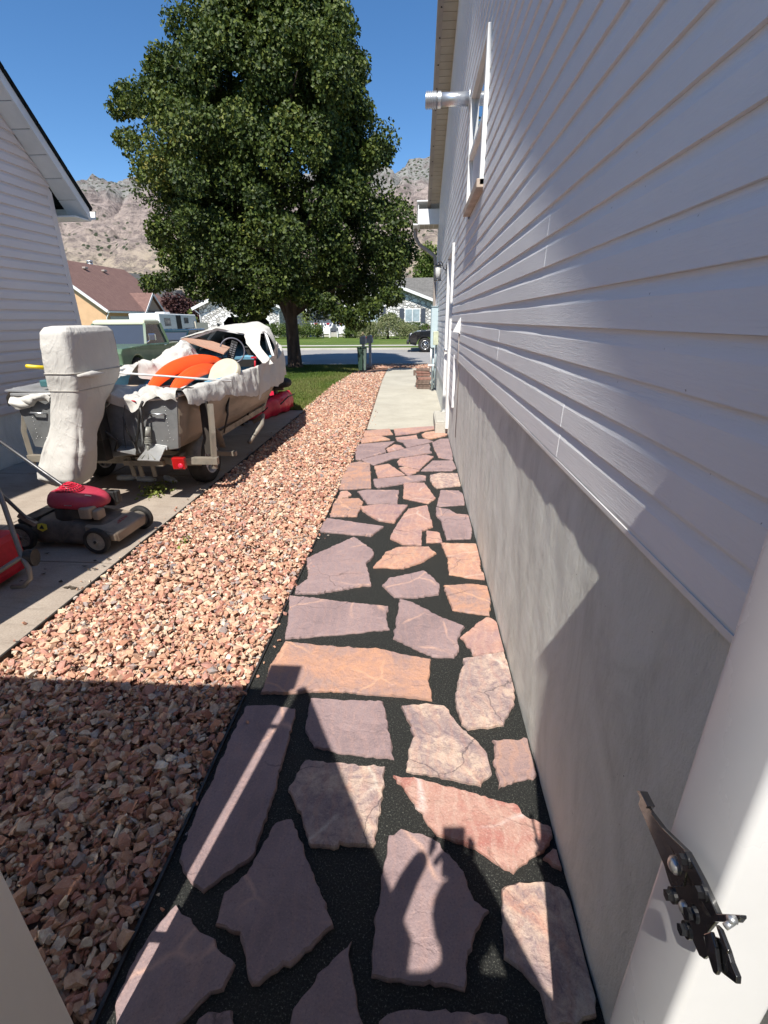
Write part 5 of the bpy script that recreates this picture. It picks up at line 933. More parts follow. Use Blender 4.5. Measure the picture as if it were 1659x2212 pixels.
b = MB(); b.obox(MW(.16, .15, .30), (.12, .06, .12), Rm); b.obox(MW(.20, .16, .31), (.08, .05, .10), Rm); part(b, 'air_filter', m_blackpl, mw_, bevel=.01)
b = MB(); rings = []
for z, s1, o_ in [(.315, 1.0, 0), (.335, 1.03, 0), (.365, 1.0, 0), (.39, .93, -.005), (.41, .78, -.02), (.418, .45, -.03)]:
    rg = []
    for k in range(40): a = 2*PI*k/40; c, s = math.cos(a), math.sin(a); rg.append(MW(.015+o_+math.copysign(abs(c)**.75, c)*.205*s1*(1 if c < 0 else 1.05), math.copysign(abs(s)**.75, s)*.15*s1, z-.02*max(0, c)))
    rings.append(rg)
b.loft(rings, 0, True, True); ec = part(b, 'engine_cover', m_pinkred, mw_)
b = MB(); cs = MW(-.045, .01, .41)
for k in range(6): r_ = .098-.017*k; z_ = .028*(1-(r_/.1)**2)+.006*k; b.tube([cs+Vector((r_*math.cos(a), r_*math.sin(a), z_)) for a in [2*PI*j/32 for j in range(32)]], .0032, 5, close=True)
for k in range(28): a = 2*PI*k/28; b.tube([cs+Vector((.100*math.cos(a), .100*math.sin(a), 0)), cs+Vector((.07*math.cos(a), .07*math.sin(a), .022)), cs+Vector((.035*math.cos(a), .035*math.sin(a), .036))], .0028, 5)
b.disc(cs+Vector((0, 0, .040)), .024, (0, 0, 1), .008, 16); part(b, 'fan_guard', m_brightred, ec); b = MB(); b.disc(cs+Vector((0, 0, .004)), .096, (0, 0, 1), .006, 24); part(b, 'fan_screen', mat('dark_red', (.12, .01, .015), .6), ec)
b = MB(); b.obox(MW(.15, -.06, .392), (.05, .012, .004), Rm @ Matrix.Rotation(.1, 3, 'Y')); b.obox(MW(.05, -.157, .345), (.06, .004, .006), Rm); part(b, 'silver_badge', m_galv, ec)
b = MB(); y0 = -.215; b.prism([MW(-.215, -.196, .165), MW(-.175, -.199, .145), MW(-.135, -.196, .165), MW(-.14, -.186, .20), MW(-.175, -.184, .208), MW(-.21, -.186, .20)], -lat*.003+Vector((0, 0, .002))); wl_ = part(b, 'warning_label', mat('yellow_label', (.65, .55, .05), .5), mw_)
b = MB(); b.prism([MW(-.195, -.2015, .170), MW(-.155, -.2015, .170), MW(-.175, -.191, .198)], -lat*.003); part(b, 'label_triangle', m_blackpl, wl_)
cu = bpy.data.curves.new('lettering', 'FONT'); cu.body = 'HRR216'; cu.size = .045; cu.extrude = .0008; cu.align_x = 'CENTER'; lo = bpy.data.objects.new('lettering', cu); COL.objects.link(lo); cu.materials.append(mat('red_lettering', (.45, .05, .05), .6))
lo.matrix_world = Matrix.Translation(MW(.335, .0, .171)) @ Matrix((lat, (-fwd*.22).lerp(-fwd, 1)+Vector((0, 0, .25)), Vector((0, 0, 1)))).transposed().to_4x4(); bpy.context.view_layer.update()
dg = bpy.context.evaluated_depsgraph_get(); mm = bpy.data.meshes.new_from_object(lo.evaluated_get(dg)); l2 = bpy.data.objects.new('lettering', mm); COL.objects.link(l2); mm.transform(lo.matrix_world); bpy.data.objects.remove(lo); l2.parent = mw_; l2.matrix_parent_inverse = par_inv(mw_)
b = MB(); b.prism([MW(-.24, -.16, .14), MW(-.24, .16, .14), MW(-.40, .16, .12), MW(-.40, -.16, .12)], (0, 0, .10)); b.obox(MW(-.18, .12, .30), (.20, .06, .05), Rm @ Matrix.Rotation(-.3, 3, 'Y')); b.tube([MW(-.20, .18, .22), MW(-.10, .20, .33), MW(.05, .20, .34)], .025, 8); part(b, 'rear_flap', m_blackpl, mw_, bevel=.015)
hA = PY(150, 1059, 3.28); hB = Vector((-3.40, 3.45, .86)); hC = PY(0, 953, 3.5)
b = MB(); b.tube([hA+Vector((0, -.02, -.05)), hA, hC, hC+(hC-hA)*.25], .0125, 10); h2 = PY(58, 1120, 3.0); h3 = PY(-14, 1052, 2.95); b.tube([h2+Vector((.04, .02, -.03)), h2, h3, h3+(h3-h2)*.9], .0125, 10); b.tube([hC+(hC-hA)*.25, h3+(h3-h2)*.9], .0125, 10); hd = part(b, 'handlebar', mat('grey_tube', (.10, .10, .105), .35, .5), mw_)
b = MB(); b.bar(hA+Vector((-.03, -.01, .0)), hA+Vector((.05, .0, -.05)), .03, .02); part(b, 'handle_bracket', m_trail, hd); b = MB(); b.bar(h2+Vector((-.05, -.0, .03)), h2+Vector((.05, .01, -.05)), .035, .03); part(b, 'handle_bracket', m_trail, hd)
# ================================================================ tube frame cart at the left edge
uc = thing('utility_cart', 'red bin on a bent grey tube stand at the left edge of the photo', 'cart', (-2.75, 2.5, 0)); b = MB()
b.tube([PY(-12, 1040, 2.75), PY(8, 1090, 2.68), PY(32, 1160, 2.60), PY(48, 1205, 2.52), PY(62, 1228, 2.48), PY(66, 1250, 2.46), PY(52, 1266, 2.44), PY(26, 1268, 2.44)], .015, 10); b.tube([PY(-60, 1270, 2.35), PY(0, 1233, 2.42), PY(40, 1207, 2.50), PY(52, 1205, 2.53)], .015, 10); f_ = part(b, 'tube_frame', mat('dull_steel_tube', (.26, .23, .20), .45, .5, dirt=(.15, .11, .08)), uc)
b = MB(); q = PY(50, 1208, 2.50); b.disc(q+Vector((-.0, .06, -.02)), .055, (1, .2, 0), .05, 18); part(b, 'wheel', m_blackpl, uc)
b = MB(); q = PY(-20, 1205, 2.60); b.box(q.x-.30, q.x+.115, q.y-.16, q.y+.16, .03, .33); part(b, 'red_bin', m_red, uc, bevel=.05)
# bottles, weed, debris
for i, (x, y, a) in enumerate([(-3.10, 4.74, .05), (-2.86, 4.70, -.12), (-2.60, 4.70, -.6)]):
    bt = thing('plastic_bottle', ['crushed clear plastic bottle, left one of the touching pair under the boat', 'clear plastic bottle, right one of the touching pair under the boat', 'clear plastic bottle lying alone by the trailer wheel'][i], 'bottle', (x, y, .033), a, 'plastic bottles on the driveway'); b = MB()
    b.loft([[Vector((px2, r2*math.cos(2*PI*k/14), r2*math.sin(2*PI*k/14))) for k in range(14)] for px2, r2 in [(-.11, .022), (-.105, .031), (-.06, .032), (-.05, .028), (-.03, .032), (.0, .028), (.02, .032), (.05, .031), (.08, .016), (.095, .012)]], 0, True, True); o = b.build('bottle_body', m_bottle); o.parent = bt; b = MB(); b.cyl((.093, 0, 0), (.108, 0, 0), .014, 12); o = b.build('bottle_cap', m_white); o.parent = bt
# ================================================================ vegetation builders
LEAF = [(0, 0), (.5, .22), (.42, .55), (.0, 1.0), (-.42, .55), (-.5, .22)]
def leaf_cloud(name, P, Nrm, size, m, seed, rv, parent=None, shape='leaf'):
    r = np.random.RandomState(seed); n = len(P); d = r.randn(n, 3)*.8; d[:, 2] -= .25; d += Nrm*.2; d /= np.linalg.norm(d, axis=1)[:, None]
    q = r.randn(n, 3)*.55+Nrm*.9+np.array([0, 0, .35]); s = np.cross(d, q); s /= np.linalg.norm(s, axis=1)[:, None]+1e-9; nn = np.cross(s, d)
    V = np.zeros((n, 4, 3)); L = size[:, None]; V[:, 0] = P; V[:, 1] = P+d*L*.5+s*L*.42+nn*L*.10; V[:, 2] = P+d*L; V[:, 3] = P+d*L*.5-s*L*.42+nn*L*.10
    F = np.arange(n*4).reshape(-1, 4); F2 = np.vstack([F[:, [0, 1, 2]], F[:, [0, 2, 3]]]); return mesh_np(name, V.reshape(-1, 3), F2, m, {'rnd': np.concatenate([rv, rv])}, None)
def attach(o, parent): o.parent = parent; o.matrix_parent_inverse = par_inv(parent); return o
def blobs(cent, rad, per, r, shell=.35):
    """points inside many ellipsoid clumps, denser towards each clump's skin"""
    C = np.repeat(cent, per, 0); R = np.repeat(rad, per, 0); d = r.randn(len(C), 3); d /= np.linalg.norm(d, axis=1)[:, None]; k = (shell+(1-shell)*r.rand(len(C)))**.6; return C+d*R*k[:, None]*np.array([1, 1, .8]), d
# ---- the big maple
TB = G(638, 795); r = np.random.RandomState(11)
bt = thing('maple_tree', 'big dense dark green maple tree standing on the front lawn', 'tree', TB)
def crown_r(z):   # horizontal radius of the crown at height z
    return np.interp(z, [1.7, 2.1, 2.5, 3.1, 4.0, 5.5, 7.0, 8.0, 9, 10, 11, 11.5], [1.6, 2.6, 3.7, 4.3, 4.4, 4.35, 3.9, 3.4, 2.8, 2.15, 1.3, .4])
CXc = TB.x-.22; cent = []; rad = []
while len(cent) < 500:
    z = 1.95+9.5*r.rand()**.95; a = r.rand()*2*PI
    if z < 2.55 and (math.cos(a) < 0 or math.sin(a) < -.2): continue
    if math.cos(a) < -.1 and z < 3.0: continue
    R0 = (crown_r(z)-.15-max(0, -math.cos(a))*float(np.interp(z, [2.2, 2.8, 3.6, 4.6, 5.6, 7], [.1, .3, .85, .75, .25, 0])))*(1+.09*math.sin(3*a+z*.5)+.09*math.sin(7*a-z*.6)); k = r.rand()**.22 if r.rand() < .86 else r.rand()
    s = .36+.36*r.rand(); R0 = max(.1, R0-s*.55); sh = .10*math.sin(z*.6+1); cent.append((CXc+sh+.10*max(0, z-6)+R0*k*math.cos(a), TB.y+R0*k*math.sin(a), z)); rad.append((s, s, s*1.15))
for x, y, Y in [(262, 235, 17.5), (290, 225, 17.0), (275, 300, 17.2), (272, 200, 17.5), (350, 120, 17), (330, 612, 16.2), (362, 605, 15.8), (340, 150, 17), (535, 680, 15.2), (560, 665, 15.0), (800, 665, 15.5), (770, 690, 15.2), (740, 680, 15.0), (430, 628, 15.6), (480, 640, 15.3), (395, 600, 16), (420, 570, 16), (455, 600, 15.6), (505, 625, 15.2), (540, 640, 15.1), (515, 655, 15.1), (575, 640, 15), (370, 560, 16.3), (350, 520, 16.5), (400, 540, 16), (845, 640, 15.8), (700, 655, 15), (660, 640, 15), (600, 625, 14.9)]: cent.append(tuple(PY(x, y, Y))); rad.append((.42, .42, .36))
cent = np.array(cent); rad = np.array(rad); per = 600; P, d = blobs(cent, rad, per, r)
cz_ = np.array([CXc, TB.y, 7]); out = P-cz_; out[:, 2] *= .35; out /= np.linalg.norm(out, axis=1)[:, None]
clrv = np.repeat(r.rand(len(cent)), per)*.26; rv = np.clip(clrv+r.rand(len(P))**1.4*.62-.06+.12*np.clip(P[:, 2]/10, 0, 1), 0, .86); yel = np.linalg.norm(P-np.array(PY(330, 330, 15.0)), axis=1) < .9; rv[yel] = np.clip(rv[yel]+.3, 0, 1)
attach(leaf_cloud('crown', P, .5*d+.5*out, .07+.055*r.rand(len(P)), L_maple, 1, rv), bt)
b = MB(); tp = [TB+Vector(p) for p in [(.0, 0, -.05), (.0, 0, .15), (-.01, 0, .8), (-.02, 0, 1.7), (-.06, 0, 2.5), (-.1, 0, 4), (-.15, .1, 6), (-.1, 0, 9), (0, 0, 13)]]; b.tube(tp, [.34, .26, .225, .21, .20, .15, .12, .07, .02], 14)
for k in range(16):
    z0 = 1.7+.42*k; a = k*2.4; R0 = crown_r(z0+1.2)*.85; p0 = TB+Vector((-.05, 0, z0)); b.tube([p0, p0+Vector((math.cos(a)*R0*.25, math.sin(a)*R0*.25, .55)), p0+Vector((math.cos(a)*R0*.6, math.sin(a)*R0*.6, 1.1)), p0+Vector((math.cos(a)*R0, math.sin(a)*R0, 1.4))], [.10, .075, .045, .012], 8)
b.tube([TB+Vector((-.02, -.02, 1.45)), TB+Vector((-.20, -.05, 1.95)), TB+Vector((-.55, -.1, 2.7)), TB+Vector((-1.1, -.2, 3.6))], [.15, .13, .10, .06], 10); b.tube([TB+Vector((.02, -.02, 1.6)), TB+Vector((.18, -.05, 2.1)), TB+Vector((.5, -.1, 2.9)), TB+Vector((1.0, 0, 3.9))], [.14, .12, .09, .05], 10)
part(b, 'trunk', m_bark, bt)
def shrub(name, label, cat, c, rx, ry, rz, n, leaf, m, seed, grp=None, per=60, trunk=None, flat=0):
    r = np.random.RandomState(seed); t_ = thing(name, label, cat, c, 0, grp); k = max(8, n//per); a = r.rand(k)*2*PI; el = r.rand(k); ph_ = np.arcsin(el*(1-flat)); q = .55+.45*r.rand(k)
    if name == 'hedge': cent = np.c_[c[0]+(r.rand(k)*2-1)*rx, c[1]+(r.rand(k)*2-1)*ry, c[2]+rz*(.15+.8*r.rand(k))]
    else: cent = np.c_[c[0]+rx*.82*q*np.cos(a)*np.cos(ph_), c[1]+ry*.82*q*np.sin(a)*np.cos(ph_), c[2]+rz*(.10+.80*q*el)]
    sr = min(rx, rz)*.26; P, d = blobs(cent, np.full((k, 3), sr), per, r); P[:, 2] = np.maximum(P[:, 2], c[2]+.02); rv = np.clip(np.repeat(r.rand(k), per)*.5+r.rand(len(P))*.5, 0, 1)
    attach(leaf_cloud('foliage', P, d*.5+np.array([0, 0, .4]), leaf*(.7+.6*r.rand(len(P))), m, seed, rv), t_)
    b = MB(); b.tube([Vector(c)+Vector((0, 0, -.1)), Vector(c)+Vector((0, 0, rz*.8))], [.08 if not trunk else trunk, .03], 8); part(b, 'stem' if not trunk else 'trunk', m_bark, t_); return t_
# weeds
def weed(x, y, s, n, lab):
    r = np.random.RandomState(int(x*-100)); t_ = thing('weed', lab, 'weed', (x, y, 0)); P = np.c_[x+r.randn(n)*s*.5, y+r.randn(n)*s*.8, np.abs(r.randn(n))*s*.30]; attach(leaf_cloud('leaves', P, np.tile([0, 0, 1.], (n, 1)), .02+.018*r.rand(n), L_lime, 3, .35+.6*r.rand(n)), t_); b = MB()
    for k in range(6): b.tube([(x, y, 0), (x+r.randn()*s*.5, y+r.randn()*s*.7, s*.4)], .0025, 5)
    part(b, 'stem', m_bark, t_)
weed(-2.60, 4.38, .13, 260, 'leafy green weed growing from a driveway crack behind the boat'); weed(-1.76, 3.25, .05, 50, 'small green weed in the crushed rock strip')
# dead leaves on the shaded driveway
r = random.Random(4)
dl = MB()
for k in range(26): x = -2.9+.75*r.random(); y = 2.5+.5*r.random(); a = r.random()*6; s = .012+.02*r.random(); dl.add([(x+s*math.cos(a+t), y+s*math.sin(a+t)*.6, .006+.012*r.random()) for t in (0, 1.6, 3.1, 4.6)], [(0, 1, 2, 3)])
tag(dl.build('leaf_litter', mat('dry_leaf', (.06, .045, .03), .9)), 'scattered dry leaf bits on the shaded driveway', 'leaf litter', kind='stuff')
# ================================================================ mailboxes, bin, paver stack
for i, (x, yb_, yt_, Y, lab, lean) in enumerate([(786, 795, 735, 17.6, 'grey post mailbox behind the green bins', .0), (800, 790, 733, 18.4, 'grey mailbox on a pale post, right of the bins', .02)]):
    base = G(x, yb_); base = PY(x, yb_, Y); base.z = 0; t_ = thing('mailbox', lab, 'mailbox', base, 0, 'mailboxes at the kerb'); b = MB(); b.obox(base+Vector((0, 0, .40)), (.10, .10, .86), None); part(b, 'post', mat('pale_post', (.45, .47, .50), .6), t_, bevel=.006)
    b = MB(); rg = []
    for y_ in (-.24, .24): rg.append([base+Vector((.10*math.cos(a), y_, .98+.11*math.sin(a) if a <= PI else .98)) for a in [PI*k/10 for k in range(11)]]+[base+Vector((-.10, y_, .82)), base+Vector((.10, y_, .82))])
    b.loft(rg, 0, False, True); o = part(b, 'box', m_mail, t_, bevel=.006); b = MB(); b.box(base.x+.10, base.x+.112, base.y-.05, base.y+.12, 1.0, 1.06); part(b, 'flag', m_red, t_)
for i, (x0, x1, m_, lab, y_) in enumerate([(-1.99, -1.80, m_binp, 'darker green bin with a rounded rim beside the mailboxes', 16.9), (-1.815, -1.69, m_binl, 'paler grey green bin behind the darker one', 16.95)]):
    t_ = thing('waste_bin', lab, 'bin', ((x0+x1)/2, y_, 0), 0, 'green bins at the end of the walk'); b = MB(); zt = .72
    b.loft([[(x0+.03, y_-.12, 0), (x1-.03, y_-.12, 0), (x1-.03, y_+.12, 0), (x0+.03, y_+.12, 0)], [(x0, y_-.15, zt), (x1, y_-.15, zt), (x1, y_+.15, zt), (x0, y_+.15, zt)]], 0, False); part(b, 'bin_body', m_, t_, bevel=.012)
    b = MB(); b.box(x0-.012, x1+.012, y_-.165, y_+.165, zt, zt+.03); part(b, 'rim', m_, t_, bevel=.01)
r = random.Random(9); z = .006; n_ = 0
for k in range(8):
    cx_ = .175+r.uniform(-.015, .015); t_ = [.055, .05, .058][k % 3]; b = MB(); w = .34; 
    b.box(-w/2, w/2, -.10, .10, 0, t_); o = b.build('paver', [m_brick, m_brickd][k % 3 == 1], bevel=.006); o.location = (cx_, 12.45+r.uniform(-.01, .01), z); o.rotation_euler = (0, r.uniform(-.012, .012), r.uniform(-.08, .08)); z += t_+.003
    nm = ['lowest', 'second lowest', 'third from the bottom', 'fourth from the bottom', 'fifth from the bottom', 'third from the top', 'second from the top', 'topmost'][k]; tag(o, nm+' paver of the tall rear stack by the house wall', 'paver', 'pavers stacked by the house wall')
z = .006
for k in range(5):
    b = MB(); b.box(-.16, .16, -.09, .09, 0, .05); o = b.build('paver', [m_brickd, m_brick][k == 4], bevel=.006); o.location = (.19+.02*math.sin(k*2.1), 12.16+r.uniform(-.01, .01), z); o.rotation_euler = (0, r.uniform(-.015, .015), r.uniform(-.1, .1)); z += .054
    tag(o, ['lowest', 'second', 'middle', 'fourth', 'topmost red'][k]+' paver of the short front stack by the house wall', 'paver', 'pavers stacked by the house wall')
b = MB(); b.box(-.03, .03, -.08, .08, 0, .12); o = b.build('paver', m_brickd, bevel=.006); o.location = (-.04, 12.42, .30); tag(o, 'brown paver end sticking out at the left of the tall stack', 'paver', 'pavers stacked by the house wall')
# ================================================================ vehicles
def bodyside(mb, pts, y0, y1, T, mi=0): mb.prism([T @ Vector((x, y0, z)) for x, z in pts], T.to_3x3() @ Vector((0, y1-y0, 0)), mi)
def vehicle(name, label, loc, rz, kind, zs=1.0):
    """local: +x forward, y left; loc is the middle on the ground"""
    T = Matrix.Translation(loc) @ Matrix.Rotation(rz, 4, 'Z') @ Matrix.Diagonal((1, 1, zs, 1)); t_ = thing(name, label, 'pickup' if kind != 'suv' else 'car', loc, rz); R3 = T.to_3x3()
    def V(x, y, z): return T @ Vector((x, y, z))
    old = kind == 'old'; mB = {'old': m_greenc, 'suv': m_darkcar, 'black': m_blackcar}[kind]; w = .98 if kind != 'suv' else .93; wr = .37 if kind != 'suv' else .34; wx = (1.75, -1.6)
    def arch(xc): return [(xc+.47*math.cos(a), .34+.47*math.sin(a)*.95) for a in [PI*k/10 for k in range(11)]]
    if old: low = [(2.6, .42)]+arch(wx[0])+arch(wx[1])+[(-2.65, .42), (-2.65, 1.02), (.05-.45, 1.04), (.95, 1.06), (2.50, 1.0), (2.62, .88)]
    else: low = [(2.55, .40)]+arch(wx[0])+arch(wx[1])+[(-2.5, .45), (-2.55, 1.08), (-.6, 1.12), (1.10, 1.14), (2.2, 1.06), (2.48, .95), (2.62, .75)]
    b = MB(); bodyside(b, low, -w, w, T); part(b, 'body', mB, t_, bevel=.035)
    # cabin: pillars, roof, glass
    if old: A = [(1.02, 1.05), (.62, 1.62), (-.42, 1.64), (-.52, 1.05)]; rz_ = 1.75
    elif kind == 'suv': A = [(1.25, 1.10), (.45, 1.56), (-1.5, 1.58), (-2.1, 1.10)]; rz_ = 1.66
    else: A = [(1.15, 1.12), (.45, 1.66), (-1.0, 1.68), (-1.2, 1.12)]; rz_ = 1.76
    wi = .80
    b = MB(); rg = lambda z_, k: [V(A[1][0]-k, -wi+k*.4, z_), V(A[1][0]-k, wi-k*.4, z_), V(A[2][0]+k*.6, wi-k*.4, z_), V(A[2][0]+k*.6, -wi+k*.4, z_)]
    b.loft([rg(A[1][1]-.02, -.02), rg(rz_-.04, .0), rg(rz_, .12)], 0, False); part(b, 'roof', m_creamc if old else mB, t_, bevel=.03)
    fA, fB, fC, fD = A
    for s in (-1, 1):
        b = MB(); b.bar(V(fA[0], s*(w-.06), fA[1]), V(fB[0], s*(wi-.01), fB[1]), .07, .06); part(b, 'pillar', mB, t_); b = MB(); b.bar(V(fD[0], s*(w-.06), fD[1]), V(fC[0], s*(wi-.01), fC[1]), .12, .07); part(b, 'pillar', mB, t_); mx = (fB[0]+fC[0])/2-.05
        if not old: b = MB(); b.bar(V(mx, s*(w-.06), fA[1]), V(mx+.03, s*(wi-.01), fB[1]), .07, .06); part(b, 'pillar', mB, t_)
        if kind == 'suv': b = MB(); b.bar(V(-1.25, s*(w-.06), 1.1), V(-1.15, s*(wi-.01), 1.56), .10, .06); part(b, 'pillar', mB, t_)
    b = MB(); b.add([V(fA[0]-.03, -w+.12, fA[1]), V(fA[0]-.03, w-.12, fA[1]), V(fB[0]-.03, wi-.05, fB[1]), V(fB[0]-.03, -wi+.05, fB[1])], [(0, 1, 2, 3)]); part(b, 'windscreen', m_glass, t_)
    for s in (-1, 1): b = MB(); b.add([V(fA[0]-.10, s*(w-.075), fA[1]), V(fB[0]-.05, s*(wi-.025), fB[1]), V(fC[0]+.05, s*(wi-.025), fC[1]), V(fD[0]+.08, s*(w-.075), fD[1])], [(0, 1, 2, 3)]); part(b, 'side_window', m_glass, t_)
    b = MB(); b.add([V(fD[0]+.02, -w+.12, fD[1]), V(fD[0]+.02, w-.12, fD[1]), V(fC[0]+.02, wi-.05, fC[1]), V(fC[0]+.02, -wi+.05, fC[1])], [(0, 1, 2, 3)]); part(b, 'rear_window', m_glass, t_)
    for s in (-1, 1):
        b = MB(); b.bar(V(1.0, s*(w-.02), 1.10), V(.98, s*(w+.14), 1.20), .03, .03); b.obox(V(.98, s*(w+.16), 1.25), (.06, .20, .19 if old else .15), R3.to_3x3()); part(b, 'door_mirror', m_chrome if old else mB, t_, bevel=.02)
        b = MB(); b.obox(V(-.15 if old else .1, s*(w+.008), .98), (.15, .03, .035), R3); part(b, 'door_handle', m_chrome if old else mB, t_, bevel=.008)
        b = MB(); b.obox(V(2.60 if old else 2.46, s*.70, .80 if old else .86), (.05 if old else .20, .26, .17 if not old else .2), R3); part(b, 'headlight', m_head, t_, bevel=.02)
        b = MB(); b.obox(V(-2.65, s*.85, .85), (.04, .14, .25), R3); part(b, 'tail_light', m_tail, t_, bevel=.01)
    b = MB(); b.obox(V(2.62, 0, .78), (.05, 1.1, .26), R3); part(b, 'grille', m_chrome if old else m_blackpl, t_, bevel=.01); b = MB(); b.obox(V(2.68, 0, .50), (.14, 1.9, .18), R3); b.obox(V(-2.68, 0, .50), (.12, 1.85, .16), R3); part(b, 'bumper', m_chrome if old else m_blackpl, t_, bevel=.03)
    if old:
        b = MB(); b.prism([V(*p) for p in [(-2.63, -w-.004, .98), (-.5, -w-.004, 1.0), (-.5, -w-.004, 1.045), (-2.63, -w-.004, 1.03)]], R3 @ Vector((0, 2*w+.008, 0))); part(b, 'bed_rail', m_creamc, t_, bevel=.01)
        b = MB(); b.box(0, .001, 0, .001, 0, .001); b.v = [tuple(V(x, y, z)) for x, y, z in [(-2.5, -.8, 1.05), (-.6, -.8, 1.05), (-.6, .8, 1.05), (-2.5, .8, 1.05)]]; b.f = [(0, 1, 2, 3)]; b.m = [0]; b.sm = [False]; part(b, 'bed_floor', m_dark, t_)
        b = MB(); b.obox(V(-.05, .2, 1.30), (.3, .9, .45), R3); part(b, 'red_bench_seat', m_red, t_, bevel=.06)
    else: b = MB(); b.obox(V(-1.8, 0, 1.12), (1.3, 1.7, .03), R3); part(b, 'bed_cover', m_blackpl, t_)
    for x_ in wx:
        for s in (-1, 1): wheel_tree('wheel', m_steel if kind == 'black' else m_wheelw, t_, V(x_, s*(w-.13), wr), wr, .25, R3 @ Vector((0, s, 0)), 8 if kind == 'black' else 6, .60)
    return t_
# old green pickup parked next door, nose towards us
vehicle('old_pickup', 'old two tone pickup, sage green with a cream roof and chrome mirror, parked next door', (-9.15, 15.75, -.08), -PI/2+.05, 'old')
vehicle('dark_suv', 'dark green car parked behind the old green pickup', (-10.1, 20.6, -.35), -PI/2+.05, 'suv')
vehicle('black_pickup', 'black pickup with black and silver wheels parked in the street at the right', (2.2, 28.2, -.05), PI, 'black')
# person beyond the pickup
hp = PY(508, 706, 22.0); X0, Y0, Z0 = hp.x, hp.y, hp.z-1.58
p2 = thing('person', 'person with brown hair and a white shirt beyond the dark parked car', 'person', (X0, Y0, Z0))
skin('body', [(X0, Y0, Z0+.92, .13, .10), (X0, Y0, Z0+1.12, .11, .09), (X0, Y0, Z0+1.32, .14, .09), (X0, Y0, Z0+1.43, .05), (X0, Y0-.02, Z0+1.52, .075), (X0, Y0-.02, Z0+1.60, .072), (X0-.17, Y0, Z0+1.36, .05), (X0-.22, Y0-.05, Z0+1.10, .04), (X0-.20, Y0-.15, Z0+.88, .032), (X0-.20, Y0-.18, Z0+.80, .03, .02), (X0+.17, Y0, Z0+1.36, .05), (X0+.22, Y0-.05, Z0+1.10, .04), (X0+.20, Y0-.15, Z0+.88, .032), (X0+.20, Y0-.18, Z0+.80, .03, .02), (X0-.09, Y0, Z0+.82, .09), (X0-.10, Y0, Z0+.45, .055), (X0-.10, Y0, Z0+.05, .04), (X0+.09, Y0, Z0+.82, .09), (X0+.10, Y0, Z0+.45, .055), (X0+.10, Y0, Z0+.05, .04)],
 [(0, 1), (1, 2), (2, 3), (3, 4), (4, 5), (2, 6), (6, 7), (7, 8), (8, 9), (2, 10), (10, 11), (11, 12), (12, 13), (0, 14), (14, 15), (15, 16), (0, 17), (17, 18), (18, 19)], m_skin, p2)
skin('shirt', [(X0, Y0, Z0+.90, .15, .12), (X0, Y0, Z0+1.12, .135, .11), (X0, Y0, Z0+1.32, .155, .105), (X0, Y0, Z0+1.39, .07), (X0-.17, Y0, Z0+1.36, .07), (X0-.21, Y0-.04, Z0+1.18, .06), (X0+.17, Y0, Z0+1.36, .07), (X0+.21, Y0-.04, Z0+1.18, .06)], [(0, 1), (1, 2), (2, 3), (2, 4), (4, 5), (2, 6), (6, 7)], m_shirtw, p2)
skin('trousers', [(X0, Y0, Z0+.92, .14, .11), (X0-.09, Y0, Z0+.80, .10), (X0-.10, Y0, Z0+.45, .07), (X0-.10, Y0, Z0+.1, .055), (X0+.09, Y0, Z0+.80, .10), (X0+.10, Y0, Z0+.45, .07), (X0+.10, Y0, Z0+.1, .055)], [(0, 1), (1, 2), (2, 3), (0, 4), (4, 5), (5, 6)], m_pants, p2)
b = MB(); b.ball((X0, Y0+.01, Z0+1.585), (.098, .098, .105)); b.ball((X0-.075, Y0, Z0+1.49), (.035, .05, .09)); b.ball((X0+.075, Y0, Z0+1.49), (.035, .05, .09)); b.v = [(x, y if y > Y0-.065 or z > Z0+1.63 else Y0-.065, z) for x, y, z in b.v]; part(b, 'hair', m_hair, p2)
# ================================================================ camper trailer
rv = thing('travel_trailer', 'white camper trailer with dark windows and a blue stripe across the street', 'camper', (-22, 41, 0)); fa, fb = PY(281, 700, 38), PY(346, 700, 38); xa, xb = fa.x, fb.x; zt = PY(310, 677, 38).z; zb = PY(310, 727, 38).z; yl = 6.5
b = MB(); b.prism([(xb, 38, zb), (xb, 38+yl+.3, zb), (xb, 38+yl, zt-.05), (xb, 38, zt)], (xa-xb, 0, 0)); part(b, 'box_body', m_rvwhite, rv, bevel=.06)
xs_ = xb+.012
b = MB(); b.prism([(xb, 38.05, zb+.03), (xb, 38+yl+.2, zb+.03), (xb, 38+yl-.1, zt-.12), (xb, 38.05, zt-.06)], (.01, 0, 0)); part(b, 'side_panel', m_rvgrey, rv)
for (y0_, y1_, za, zb2) in ((38.7, 39.7, .45, .80), (42.1, 42.9, .55, .83)): b = MB(); H_ = zt-zb; b.box(xs_, xs_+.015, y0_, y1_, zb+za*H_, zb+zb2*H_); part(b, 'window', m_glass, rv, bevel=.004)
b = MB(); b.box(xs_, xs_+.015, 40.7, 41.55, zb+.28*(zt-zb), zb+.92*(zt-zb)); part(b, 'door', m_dark, rv); b = MB(); b.box(xs_, xs_+.01, 38.1, 40.65, zb+.27*(zt-zb), zb+.33*(zt-zb)); b.box(xs_, xs_+.01, 41.6, 38+yl, zb+.27*(zt-zb), zb+.33*(zt-zb)); part(b, 'stripe', m_rvblue, rv)
b = MB(); b.box(xs_, xs_+.015, 43.7, 44.4, zb+.08*(zt-zb), zb+.24*(zt-zb)); part(b, 'hatch', m_rvwhite, rv)
b = MB(); mz = (zt+zb)/2; xq = (xa+xb)/2; ww = (xb-xa)*.36
